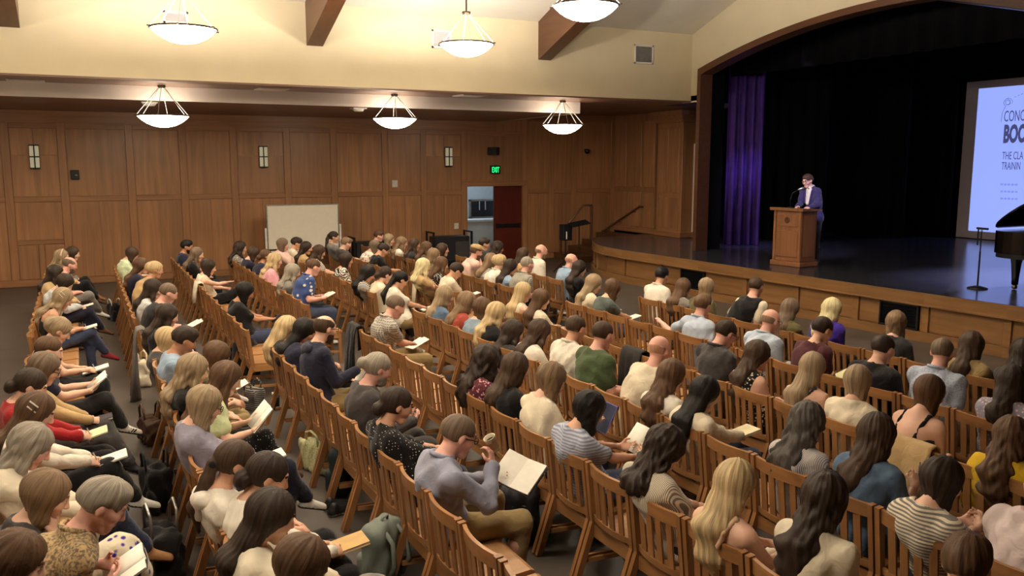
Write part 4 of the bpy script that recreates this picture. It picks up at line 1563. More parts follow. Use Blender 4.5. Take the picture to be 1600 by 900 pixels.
def person(loc, head, rz=0.0, sex='w', hair='long', hcol='brown', top='grey', sleeve='s', pat='', key2='white', bottom='jeans', btype='p', arms='lap', legs='down',
           nod=15, turn=0, skin='fair', ex='', lod=1, label='', hipz=0.53, seed=0, shoes='black', hairlen=0.3, want=()):
    """loc: ground point under the hips; head: head centre relative to it; x forward, y to the figure's left"""
    rnd = random.Random(seed)
    root = tag(empty('person', loc, rz), label, 'person', 'seated audience' if hipz < 0.7 else None)
    woman = sex == 'w'
    hb, hh, hhair, hcl = ((0.021, 0.0068, 0.0078, 0.0155), (0.026, 0.0092, 0.0122, 0.0205), (0.031, 0.0150, 0.0172, 0.0255))[lod]
    back = hipz < 0.7 and loc[0] / math.hypot(loc[0], loc[1]) > 0.5          # seen from behind: face and legs hidden
    if back:
        hh, hb = max(hh * 1.1, 0.0108), hb * 1.12
    Hc = np.array(head, float)
    HS = 1.09
    R = rotz(math.radians(turn)) @ roty(math.radians(nod)) * HS
    hip = V3(0, 0, hipz)
    lean = math.atan2(Hc[0] - hip[0], Hc[2] - hip[2])
    Nb = Hc + R @ V3(-0.035, 0, -0.10) + V3(-0.035, 0, -0.062)
    sp = Nb - hip
    bend = 0.035 + 0.05 * max(0.0, lean)
    mid = hip + sp * 0.45 + V3(-bend, 0, 0)
    chest = hip + sp * 0.76 + V3(-bend * 0.75, 0, 0)
    sw = 0.162 if woman else 0.19
    wd = 0.94 if woman else 1.06
    tw = rotz(math.radians(turn * 0.25))
    Sh = [Nb + tw @ V3(-0.005 + 0.05 * max(0, lean), s * sw, -0.055) for s in (-1, 1)]
    # torso
    TORSO = [
        (P((-0.01, -0.062 * wd, hipz + 0.01), (-0.01, 0.062 * wd, hipz + 0.01), 0.112 * wd), 0.05, 'u'),
        (P((0, 0, 0), mid - hip, 0.102 * wd, 0.104 * wd, hip + V3(-0.005, 0, 0.05), None, (1, 1.28, 1)), 0.06, 'u'),
        (P((0, 0, 0), chest - mid, 0.104 * wd, 0.112 * wd, mid, None, (1, 1.32, 1)), 0.06, 'u'),
        (P((0, 0, 0), Nb - chest + V3(0, 0, -0.065), 0.110 * wd, 0.07, chest, None, (1, 1.35, 1)), 0.06, 'u'),
        (P(Sh[0], Sh[1], 0.052 * wd), 0.06, 'u'),
        (P(Nb + V3(0, 0, 0.01), Sh[0] * 0.8 + Nb * 0.2 + V3(0, 0, 0.012), 0.05, 0.04), 0.05, 'u'),
        (P(Nb + V3(0, 0, 0.01), Sh[1] * 0.8 + Nb * 0.2 + V3(0, 0, 0.012), 0.05, 0.04), 0.05, 'u'),
    ]
    if woman:
        for s in (-1, 1):
            TORSO.append((ELL(tuple(chest + V3(0.075, s * 0.068, -0.03)), (0.06, 0.06, 0.06)), 0.05, 'u'))
    # arms
    lap = hipz + 0.15
    HT = {'lap': (V3(0.27, -0.07, lap), V3(0.27, 0.07, lap)),
          'write': (V3(0.32, -0.07, lap + 0.03), V3(0.29, 0.13, lap + 0.01)),
          'read': (V3(0.33, -0.13, lap + 0.08), V3(0.33, 0.13, lap + 0.08)),
          'fold': (V3(0.20, 0.14, hipz + 0.30), V3(0.24, -0.12, hipz + 0.27)),
          'chin': (Hc + R @ V3(0.095, -0.045, -0.15), V3(0.26, 0.05, lap)),
          'drink': (Hc + V3(0.21, -0.06, -0.20), V3(0.36, 0.10, lap + 0.06)),
          'side': (V3(0.10, -0.30, hipz + 0.05), V3(0.25, 0.08, lap)),
          'backrest': (V3(0.25, -0.08, lap), V3(-0.06, 0.78, hipz + 0.37)),
          'phone': (V3(0.34, -0.03, lap + 0.07), V3(0.33, 0.09, lap + 0.05)),
          'hold': (V3(0.33, -0.10, lap + 0.16), V3(0.30, 0.06, lap + 0.03)),
          'podium': (V3(0.34, -0.15, hipz + 0.25), V3(0.34, 0.18, hipz + 0.25))}[arms]
    l1, l2 = (0.265, 0.235) if woman else (0.29, 0.255)
    ARM, HAND = [[], []], [[], []]
    wrist, elbow, hx, hz = [None, None], [None, None], [None, None], [None, None]
    for i, s in enumerate((-1, 1)):
        T = HT[i].copy()
        pole = V3(-0.6, s * 0.38, -1.0)
        if arms in ('drink', 'chin') and i == 0:
            pole = V3(0.1, -0.5, -1.0)
        if arms == 'backrest' and i == 1:
            pole = V3(-0.2, 0.2, -1)
        E, W = ik(Sh[i], T, l1, l2, pole)
        k = 0.92 if woman else 1.05
        ARM[i] = [(P(Sh[i], E, 0.050 * k, 0.040 * k), 0.035, 'u'), (P(E, E * 0.6 + W * 0.4, 0.040 * k, 0.038 * k), 0.02, 'u'), (P(E * 0.6 + W * 0.4, W, 0.038 * k, 0.026 * k), 0.02, 'u')]
        x = unit(W - E)
        zd = V3(0.15, s * 0.55, 1.0)
        if arms in ('read', 'phone') or (arms == 'drink' and i == 1):
            x = unit(V3(0.6, -s * 0.75, 0.1))
            zd = V3(0.5, s * 0.5, -0.6)
        elif arms == 'write' and i == 0:
            x = unit(V3(0.7, 0.45, -0.25))
            zd = V3(0.1, -0.75, 0.7)
        elif arms in ('chin', 'drink') and i == 0:
            x = unit(V3(0.15, 0.35, 1.0)) if arms == 'chin' else unit(V3(0.0, 0.3, 1.0))
            zd = V3(0.9, -0.6, 0.0) if arms == 'chin' else V3(0.75, -0.8, 0.1)
        elif arms == 'lap':
            x = unit(V3(0.6, -s * 0.7, -0.25))
        elif arms == 'backrest' and i == 1:
            zd = V3(-0.6, 0.0, 1.0)
        wrist[i], elbow[i], hx[i], hz[i] = W, E, x, zd
        curl = {'write': 0.9 if i == 0 else 0.35, 'read': 0.55, 'drink': 0.85 if i == 0 else 0.5, 'chin': 1.1, 'phone': 0.8, 'hold': 1.0 if i == 0 else 0.4}.get(arms, 0.4)
        HAND[i] = [(p, kk, 'u') for p, kk in hand_prims(W, x, zd, s, curl)]
    # legs
    LEG, foot = [[], []], []
    ls = 0.94 if woman else 1.03
    for i, s in enumerate((-1, 1)):
        hp = V3(0.0, s * 0.085, hipz - 0.01)
        if hipz > 0.7:
            kn, an, fd = V3(0.03, s * 0.1, 0.50), V3(0.0, s * 0.11, 0.085), V3(1, s * 0.15, 0)
        elif legs == 'cross' and i == 0:
            kn, an, fd = V3(0.44 * ls, 0.01, 0.63), V3(0.60, 0.17, 0.30), V3(0.9, 0.25, -0.35)
        elif legs == 'crossl' and i == 1:
            kn, an, fd = V3(0.44 * ls, -0.01, 0.63), V3(0.60, -0.17, 0.30), V3(0.9, -0.25, -0.35)
        elif legs == 'wide':
            kn, an, fd = V3(0.42 * ls, s * 0.2, 0.53), V3(0.40, s * 0.17, 0.085), V3(1, s * 0.3, 0)
        else:
            kn, an, fd = V3(0.43 * ls, s * (0.09 if woman else 0.13), 0.53), V3(0.38 + rnd.uniform(-0.05, 0.08), s * (0.08 if woman else 0.12), 0.085), V3(1, s * 0.12, 0)
        k = 0.98 if woman else 1.02
        LEG[i] = [(P(hp, kn, 0.088 * k, 0.06 * k), 0.04, 'u'), (P(kn, kn * 0.65 + an * 0.35 + V3(-0.012, 0, 0), 0.056 * k, 0.056 * k), 0.03, 'u'), (P(kn * 0.65 + an * 0.35 + V3(-0.012, 0, 0), an, 0.056 * k, 0.034 * k), 0.03, 'u')]
        fd = unit(fd)
        up = V3(0, 0, 1.0) if an[2] < 0.2 else unit(an * 0 + V3(0.35, 0, 0.9))
        LEG[i].append((P(an + V3(0, 0, -0.02), an + fd * 0.13 + V3(0, 0, -0.045), 0.032, 0.024), 0.02, 'u'))
        foot.append((an + V3(0, 0, -0.075) * (1 if an[2] < 0.2 else 0.9), fd, up))
    NECK = [(P(Nb, Hc + R @ V3(-0.02, 0, -0.05), 0.054 if woman else 0.062, 0.050 if woman else 0.058), 0.03, 'u')]
    HEAD = head_prims(Hc, R, woman)
    # ---- body: one surface from crown to feet, finer samples for head and hands
    items = TORSO + NECK + ARM[0] + ARM[1] + LEG[0] + LEG[1]
    if lod == 2:
        items = items + [(HAND[i][0][0], 0.02, 'u') for i in (0, 1)]
    v, q = field(items, hb).nets()
    chunks = [(v, q, 0)]
    hv = field([(P(Nb + V3(0, 0, 0.0), Hc + R @ V3(-0.02, 0, -0.05), 0.0535 if woman else 0.0615, 0.050 if woman else 0.058), 0.03, 'u')] + HEAD, hh)
    v, q = hv.nets()
    cen = v[q].mean(1)
    lq = (cen - Hc) @ R / HS ** 2
    mi = np.zeros(len(q), int)
    if lod < 2:
        for s in (-1, 1):
            d = np.linalg.norm((lq - V3(0.088, s * 0.031, 0.012)) / V3(0.014, 0.015, 0.0085), axis=1)
            mi[d < 1] = 2
            d = np.linalg.norm((lq - V3(0.094, s * 0.030, 0.012)) / V3(0.014, 0.0075, 0.009), axis=1)
            mi[d < 1] = 1
        mi[(np.abs(lq[:, 2] + 0.056) < 0.009) & (np.abs(lq[:, 1]) < 0.022) & (lq[:, 0] > 0.082)] = 3
        mi[(np.abs(lq[:, 2] - 0.036) < 0.006) & (np.abs(lq[:, 1]) > 0.012) & (np.abs(lq[:, 1]) < 0.046) & (lq[:, 0] > 0.075)] = 4
    chunks.append((v, q, mi))
    if lod < 2:
        for i in (0, 1):
            hv2 = field([(P(wrist[i] - unit(wrist[i] - elbow[i]) * 0.02, wrist[i], 0.025 if woman else 0.028), 0.01, 'u')] + HAND[i], 0.0098 if back else 0.0070 if lod == 0 else 0.0092)
            v, q = hv2.nets()
            chunks.append((v, q, 0))
    body = np_mesh('body', chunks, [SKIN[skin], M_EYE, M_EYEW, M_LIP, hairmat(hcol)])
    put('body', body, None, root)
    # ---- top
    mt = cloth(top, pat, key2)
    infl = 0.013
    it = [(p, k, op) for p, k, op in TORSO]
    arms_it = []
    if sleeve in ('s', 'l', 'x'):
        for i in (0, 1):
            E, W, S = elbow[i], wrist[i], Sh[i]
            k = 0.92 if woman else 1.05
            if sleeve == 's':
                arms_it.append((P(S, S * 0.38 + E * 0.62, 0.054 * k, 0.052 * k), 0.035, 'u'))
            else:
                arms_it.append((P(S, E, 0.054 * k, 0.047 * k), 0.035, 'u'))
                if sleeve == 'x':
                    arms_it.append((P(E, E * 0.7 + W * 0.3, 0.046 * k, 0.044 * k), 0.02, 'u'))
                else:
                    arms_it.append((P(E, W - unit(W - E) * 0.015, 0.046 * k, 0.033 * k), 0.02, 'u'))
    vv = field(it + arms_it, hcl, infl)
    ripple(vv, 0.007, 0.11, seed)
    neckd = R @ V3(0.03, 0, 0.0)
    vv.add(ELL(tuple(Nb + V3(0.02, 0, 0.085) + neckd * 0.3), (0.085, 0.085, 0.085)), 0.01, 0, 's')
    if sleeve == 't':
        d = unit(sp)
        vv.cut_plane(tuple(d), float(d @ (Nb - d * 0.135)), 0.02)
        for s in (-1, 1):
            a = chest + V3(0.11, s * 0.085, 0.0)
            b = Nb + V3(-0.012, s * 0.098, 0.030)
            m = Nb + V3(-0.088, s * 0.092, -0.035)
            c = chest + V3(-0.128 * wd, s * 0.082, -0.01)
            for q0, q1 in ((a, b), (b, m), (m, c)):
                vv.add(P(q0, q1, 0.017), 0.01)
    elif sleeve == 'n':
        x, y, z = vv.grid()
        dd = np.abs(y - Nb[1]) - (sw - 0.005) + 0 * x + 0 * z
        vv.F = np.where(z > mid[2], np.maximum(vv.F, dd), vv.F).astype(np.float32)
    v, q = vv.nets()
    put('shirt' if not woman else 'top', np_mesh('top', [(v, q, 0)], [mt]), None, root)
    if 'collar' in ex:
        ring = []
        for kk in range(10):
            a0, a1 = 2 * PI * kk / 10, 2 * PI * (kk + 1) / 10
            cc = Nb + V3(0.005, 0, 0.035)
            ring.append((P(cc + V3(0.07 * math.cos(a0), 0.07 * math.sin(a0), 0.012 - 0.022 * math.cos(a0)), cc + V3(0.07 * math.cos(a1), 0.07 * math.sin(a1), 0.012 - 0.022 * math.cos(a1)), 0.016), 0.004, 'u'))
        v, q = field(ring, max(0.009, hcl * 0.75)).nets()
        put('collar', np_mesh('collar', [(v, q, 0)], [mt if 'tie' not in ex else cloth('white')]), None, root)
    if 'vsleeve' in ex:
        its = []
        for i in (0, 1):
            its.append((P(Sh[i], Sh[i] * 0.35 + elbow[i] * 0.65, 0.058, 0.056), 0.02, 'u'))
        for t in its:
            v, q = field([t], hcl, 0.012).nets()
            put('sleeve', np_mesh('sleeve', [(v, q, 0)], [cloth('cream')]), None, root)
    if 'hood' in ex:
        v, q = field([(P(Nb + V3(-0.085, -0.07, -0.01), Nb + V3(-0.085, 0.07, -0.01), 0.045), 0.02, 'u'), (P(Nb + V3(-0.10, 0, -0.03), Nb + V3(-0.11, 0, -0.12), 0.05, 0.03), 0.03, 'u')], hcl, 0.005).nets()
        put('hood', np_mesh('hood', [(v, q, 0)], [mt]), None, root)
    if 'tie' in ex:
        # jacket front: white shirt panel and bow tie
        c = chest + V3(0.136, 0, 0.06)
        v, q = field([(P(c + V3(0.004, 0, -0.2), c + V3(-0.03, 0, 0.06), 0.045, 0.075, s=(0.55, 1, 1)), 0.01, 'u')], 0.009).nets()
        put('shirt_front', np_mesh('shirt_front', [(v, q, 0)], [cloth('white')]), None, root)
        c = Nb + V3(0.09, 0, 0.0)
        v, q = field([(P(c + V3(0, -0.05, 0), c, 0.026, 0.010), 0.004, 'u'), (P(c + V3(0, 0.05, 0), c, 0.026, 0.010), 0.004, 'u')], 0.007).nets()
        put('bow_tie', np_mesh('bow_tie', [(v, q, 0)], [cloth('navy')]), None, root)
        for s in (-1, 1):
            c = chest + V3(0.155, s * 0.085, 0.0)
            v, q = field([(P(c + V3(-0.01, -s * 0.02, -0.14), c + V3(-0.035, s * 0.02, 0.11), 0.018, 0.022), 0.004, 'u')], 0.009).nets()
            put('lapel', np_mesh('lapel', [(v, q, 0)], [mt]), None, root)
    # ---- bottom
    mb = cloth(*(bottom.split(':') if ':' in bottom else (bottom,)))
    pel = TORSO[0]
    it = [pel]
    if btype in ('p', 'shorts'):
        for i in (0, 1):
            hp, kn = LEG[i][0][0][0], LEG[i][0][0][1]
            an = LEG[i][2][0][1]
            k = 1.0
            if btype == 'shorts':
                it.append((P(hp, hp * 0.15 + kn * 0.85, 0.094, 0.078), 0.04, 'u'))
            else:
                it.append((P(hp, kn, 0.092, 0.068), 0.04, 'u'))
                it.append((P(kn, kn * 0.12 + an * 0.88, 0.066, 0.052), 0.03, 'u'))
    else:
        e = 1.0
        for i in (0, 1):
            hp, kn = LEG[i][0][0][0], LEG[i][0][0][1]
            an = LEG[i][2][0][1]
            it.append((P(hp, kn, 0.096, 0.085), 0.12, 'u'))
            if btype == 'skirt':
                it.append((P(kn, kn * 0.45 + an * 0.55, 0.08, 0.075), 0.12, 'u'))
    vv = field(it, hcl * (1.6 if back else 1.25), 0.008)
    ripple(vv, 0.006, 0.13, seed + 5)
    v, q = vv.nets()
    put('trousers' if btype == 'p' else 'shorts' if btype == 'shorts' else 'skirt', np_mesh('bottom', [(v, q, 0)], [mb]), None, root)
    for A, fd, up in foot:
        shoe(root, A, fd, up, shoes)
    # ---- hair
    hm = hairmat(hcol)
    ph = rnd.uniform(0, 6)
    Ry = rotz(math.radians(turn))

    def hairmesh(name, its, cuts, straight=0.003, wave=0.0, face=True, hs=None, extra=None, kc=0.012):
        vol = field(its, hs or hhair, 0.0, 0.04)
        x, y, z = vol.grid()
        X, Y, Z = x - Hc[0], y - Hc[1], z - Hc[2]
        Q = R / HS ** 2
        lx, ly, lz = (Q[0, 0] * X + Q[1, 0] * Y + Q[2, 0] * Z, Q[0, 1] * X + Q[1, 1] * Y + Q[2, 1] * Z, Q[0, 2] * X + Q[1, 2] * Y + Q[2, 2] * Z)
        th = np.arctan2(ly, -(lx + 0.005))
        d = straight * (np.sin(th * 27 + 4.5 * np.sin(lz * 9 + ph) + 2 * np.sin(th * 3 + ph)) * 0.55 + 0.5 * np.sin(th * 11 + 3 * np.sin(lz * 7 + ph * 2)))
        if wave:
            d = d + wave * np.sin(lz * 62 + 3.0 * np.sin(th * 5 + ph) + ph) * (0.6 + 0.4 * np.sin(th * 9 + ph)) * np.clip((0.08 - lz) * 9, 0, 1)
            d = d + wave * 0.6 * np.sin(lx * 70 + ph) * np.sin(ly * 66 + 1.3 * ph) * np.sin(lz * 58)
        vol.F = np.where(np.abs(vol.F) < 0.06, vol.F + d, vol.F).astype(np.float32)
        if face:
            vol.add(ELL((0.132, 0, -0.055), (0.094, 0.082, 0.124), Hc, R), 0.02, 0, 's')
        for cpr in cuts:
            vol.add(cpr, kc, 0, 's')
        if extra:
            extra(vol, lx, ly, lz)
        v, q = vol.nets()

        def attr(vs):
            l = (vs - Hc) @ R / HS ** 2
            t = np.arctan2(l[:, 1], -(l[:, 0] + 0.005))
            return np.stack([t * 24.0 + ph, l[:, 2] * 5.0 + seed, np.hypot(l[:, 0], l[:, 1]) * 6.0], 1)
        return put(name, np_mesh(name, [(v, q, 0)], [hm], attr), None, root)

    def cap(t, drop=0.0):
        return (ELL((-0.016, 0, 0.034), (0.099 + t, 0.078 + t, 0.088 + t), Hc, R), 0.02, 'u')
    ears = [ELL((0.012, s * 0.10, -0.02), (0.036, 0.036, 0.045), Hc, R) for s in (-1, 1)]
    nape = Hc + R @ V3(-0.07, 0, -0.055)
    backx = lambda z: (np.interp(z, [hip[2], mid[2], chest[2], Nb[2]], [hip[0], mid[0], chest[0], Nb[0]]) - np.interp(z, [hip[2], chest[2], Nb[2] - 0.03, Nb[2] + 0.05], [0.12, 0.125, 0.10, 0.055]) * wd)

    def curtain(L, w0=1.75, w1=1.9, th0=0.055, th1=0.024):
        """hair hanging from the crown down the back, following it"""
        zs = [Hc[2] + 0.03, Hc[2] - 0.08, Nb[2] - 0.03, Nb[2] - 0.03 - L * 0.5, Nb[2] - 0.03 - L]
        its = []
        top = Hc + R @ V3(-0.04, 0, 0.02)
        pts = [top, np.array([min(nape[0] - 0.015, top[0] - 0.03), (top[1] + nape[1]) / 2, zs[1]])]
        for zz in zs[2:]:
            bx = min(backx(zz) - 0.03, pts[-1][0] + 0.03)
            if hipz < 0.7 and zz < 0.97:
                bx = max(bx, min(-0.150, backx(zz) - 0.016))   # hair lies flat between the back and the chair
            pts.append(V3(bx, nape[1] * 0.4 + pts[-1][1] * 0.6, zz))
        rs = [th0 + 0.012, th0, 0.048, 0.04, th1]
        ws = [1.25, 1.55, w0, w1, w1 * 0.95]
        for k in range(len(pts) - 1):
            s = (1, (ws[k] + ws[k + 1]) / 2, 1)
            its.append((P((0, 0, 0), Ry.T @ (pts[k + 1] - pts[k]), rs[k], rs[k + 1], pts[k], Ry, s), 0.05, 'u'))
        return its

    def sidelocks(L, r=0.026):
        its = []
        for s in (() if back else (-1, 1)):
            a = Hc + R @ V3(0.02, s * 0.078, 0.02)
            b = Hc + R @ V3(0.015, s * 0.086, -0.09)
            c = V3(Nb[0] + 0.065, Hc[1] + s * 0.10, b[2] - L * 0.5)
            e = V3(chest[0] + 0.13, Hc[1] + s * 0.095, b[2] - L)
            its += [(P(a, b, r * 0.9, r * 1.05), 0.03, 'u'), (P(b, c, r * 1.05, r), 0.03, 'u'), (P(c, e, r, r * 0.5), 0.03, 'u')]
        return its

    def bobits(drop, flare=1.0):
        a = Hc + R @ V3(-0.02, 0, 0.02)
        b = a + Ry @ V3(-0.02, 0, -drop)
        return [cap(0.017), (P((0, 0, 0), Ry.T @ (b - a), 0.082, 0.070 * flare, a, Ry, (1.05, 1.18, 1)), 0.03, 'u')]

    if hair in ('short', 'crop', 'buzz'):
        t = dict(short=0.0115, crop=0.0075, buzz=0.005)[hair]
        its = [cap(t)]
        if hair == 'short':
            its.append((ELL((0.02, 0, 0.09), (0.075, 0.065, 0.045), Hc, R), 0.03, 'u'))
        low = P((-0.085, 0, -0.088), (0.02, 0, -0.098), 0.058, 0.062, Hc, R, (1, 1.9, 1))
        ears = [ELL((0.018, s * 0.105, -0.028), (0.048, 0.042, 0.056), Hc, R) for s in (-1, 1)]
        hairmesh('hair', its, ears + [low], 0.0015 if hair != 'short' else 0.003, 0.0035 if hair == 'short' else 0.0, kc=0.03)
    elif hair == 'balding':
        low = P((-0.085, 0, -0.088), (0.02, 0, -0.098), 0.058, 0.062, Hc, R, (1, 1.9, 1))
        ears = [ELL((0.018, s * 0.105, -0.028), (0.048, 0.042, 0.056), Hc, R) for s in (-1, 1)]
        topc = ELL((0.02, 0, 0.125), (0.122, 0.066, 0.082), Hc, R)
        hairmesh('hair', [cap(0.006)], ears + [low, topc], 0.001)
    elif hair == 'fringe':       # bald crown, a thin cropped rim only
        low = P((-0.085, 0, -0.088), (0.02, 0, -0.098), 0.058, 0.062, Hc, R, (1, 1.9, 1))
        ears = [ELL((0.018, s * 0.105, -0.028), (0.048, 0.042, 0.056), Hc, R) for s in (-1, 1)]
        topc = ELL((0.02, 0, 0.10), (0.145, 0.105, 0.098), Hc, R)
        hairmesh('hair', [cap(0.0035)], ears + [low, topc], 0.0005, kc=0.02)
    elif hair == 'long':
        hairmesh('hair', [cap(0.016)] + curtain(hairlen) + (sidelocks(0.22) if 'nolocks' not in ex else []), [], 0.0035)
    elif hair == 'longwavy':
        hairmesh('hair', [cap(0.018)] + curtain(hairlen, 1.8, 2.0, 0.055, 0.028) + sidelocks(0.22, 0.028), [], 0.0035, 0.0055)
    elif hair == 'curly':
        hairmesh('hair', [cap(0.024)] + curtain(hairlen * 0.7, 1.9, 2.1, 0.062, 0.040) + sidelocks(0.12, 0.032), [], 0.004, 0.009)
    elif hair == 'bob':
        hairmesh('hair', bobits(0.135), [], 0.0035)
    elif hair == 'wavybob':
        hairmesh('hair', bobits(0.16, 1.12), [], 0.004, 0.006)
    elif hair == 'shoulder':
        hairmesh('hair', bobits(0.12, 1.05) + curtain(0.10, 1.6, 1.5), [], 0.004, 0.003)
    elif hair in ('pony', 'halfpony', 'longpony'):
        its = [cap(0.009)]
        tie = Hc + R @ V3(-0.115, 0, 0.03 if hair != 'pony' else -0.015)
        e1 = tie + V3(-0.035, 0, -0.09)
        e2 = V3(min(e1[0], backx(Nb[2] - 0.12) - 0.045), Hc[1], Nb[2] - 0.06)
        e3 = V3(min(e2[0] + 0.02, backx(Nb[2] - 0.25) - 0.035), Hc[1], Nb[2] - 0.12 - hairlen * 0.4)
        w = 1.0 if hair == 'pony' else 1.4
        its += [(P(tie + V3(0.03, 0, 0), tie, 0.03, 0.028), 0.02, 'u'), (P((0, 0, 0), e1 - tie, 0.03, 0.038, tie, None, (1, w, 1)), 0.02, 'u'), (P((0, 0, 0), e2 - e1, 0.038, 0.034, e1, None, (1, w, 1)), 0.02, 'u'), (P((0, 0, 0), e3 - e2, 0.034, 0.012, e2, None, (1, w, 1)), 0.02, 'u')]
        if hair == 'halfpony':
            its += curtain(hairlen)
        hairmesh('hair', its, ears if hair != 'halfpony' else [], 0.0025)
        v, q = field([(P(tie + V3(-0.002, -0.012, 0), tie + V3(-0.002, 0.012, 0), 0.028, 0.028), 0.01, 'u')], hhair).nets()
        put('hair_tie', np_mesh('hair_tie', [(v, q, 0)], [cloth('black')]), None, root)
    elif hair in ('lowbun', 'bun', 'updo', 'topknot'):
        c, r = dict(lowbun=((-0.115, 0, -0.045), (0.046, 0.055, 0.05)), bun=((-0.105, 0, 0.07), (0.05, 0.055, 0.05)), updo=((-0.095, 0, 0.03), (0.065, 0.07, 0.075)), topknot=((-0.128, 0, 0.02), (0.045, 0.05, 0.048)))[hair]
        its = [cap(0.010 if hair != 'updo' else 0.016), (ELL(c, r, Hc, R), 0.018, 'u')]
        low = P((-0.05, 0, -0.12), (-0.0, 0, -0.14), 0.045, 0.045, Hc, R, (1, 1.9, 1))
        hairmesh('hair', its, ears + [low], 0.003, 0.006 if hair == 'updo' else 0.002)
    if 'beard' in ex:
        its = [(P((0.040, 0, -0.055), (0.052, 0, -0.082), 0.062, 0.046, Hc, R), 0.02, 'u')]
        def ex_b(vol, lx, ly, lz):
            d = lz + 0.048 - 0.25 * np.abs(ly) + 0 * lx
            d2 = 0.008 - lx + 0 * lz
            vol.F = np.maximum(np.maximum(vol.F, d), d2).astype(np.float32)
        hairmesh('beard', its, [ELL((0.1, 0, -0.056), (0.03, 0.02, 0.009), Hc, R)], 0.001, 0, False, hh, ex_b)
    if 'glasses' in ex and lod < 2:
        g = MB()
        for s in (-1, 1):
            g.tube([tuple(Hc + R @ V3(0.104, s * 0.034 + 0.024 * math.cos(2 * PI * k / 12), 0.010 + 0.020 * math.sin(2 * PI * k / 12))) for k in range(13)], 0.0028, 5, False)
            g.bar(tuple(Hc + R @ V3(0.102, s * 0.058, 0.014)), tuple(Hc + R @ V3(-0.005, s * 0.084, 0.012)), 0.004, 0.005)
        g.bar(tuple(Hc + R @ V3(0.106, -0.010, 0.014)), tuple(Hc + R @ V3(0.106, 0.010, 0.014)), 0.004, 0.004)
        g.build('glasses', M_BLACK, root)
    if 'cap' in ex:
        v, q = field([(ELL((-0.008, 0, 0.085), (0.115, 0.098, 0.055), Hc, R), 0.02, 'u'), (ELL((0.10, 0, 0.058), (0.065, 0.075, 0.016), Hc, R), 0.02, 'u')], hhair).nets()
        put('flat_cap', np_mesh('flat_cap', [(v, q, 0)], [cloth('tan')]), None, root)
    if 'clip' in ex:
        g = MB()
        for s, zz in ((-1, 0.03), (-1, -0.005)):
            p = Hc + R @ V3(-0.04, s * 0.098, 0.04 + zz)
            g.bar(tuple(p + R @ V3(-0.03, 0, 0.01)), tuple(p + R @ V3(0.03, 0.0, -0.01)), 0.012, 0.008)
        g.build('hair_clip', M_WHITEP, root)
    if 'headband' in ex:
        pts = [tuple(Hc + R @ V3(0.005, 0.097 * math.cos(a), 0.034 + 0.108 * math.sin(a))) for a in [PI * k / 12 for k in range(13)]]
        MB().tube(pts, 0.009, 6).build('headband', cloth('ppink'), root)
    if 'earring' in ex:
        v = Hc + R @ V3(-0.005, -0.088, -0.035)
        MB().lathe([(0, 0.009), (0.008, 0.004), (0.008, -0.004), (0, -0.009)], 8, tuple(v)).build('earring', M_STEEL, root)
    if 'bpstrap' in ex:
        its = []
        for s in (-1, 1):
            its.append((P(chest + V3(0.13, s * 0.085, -0.02), Nb + V3(0.0, s * 0.09, 0.0), 0.022, 0.022, s=None), 0.01, 'u'))
            its.append((P(Nb + V3(0.0, s * 0.09, 0.0), chest + V3(-0.135 * wd, s * 0.07, -0.06), 0.022), 0.01, 'u'))
        v, q = field(its, hcl * 0.8).nets()
        put('strap', np_mesh('strap', [(v, q, 0)], [cloth('black')]), None, root)
    if 'watch' in ex:
        W, x = wrist[0], unit(wrist[0] - elbow[0])
        MB().tube([tuple(W - x * 0.03), tuple(W - x * 0.012)], 0.033, 10).build('wristwatch', M_BLACK, root)
    info = dict(root=root, wrist=wrist, hx=hx, Hc=Hc, R=R, loc=np.array(loc, float), elbow=elbow, hz=hz)
    return info

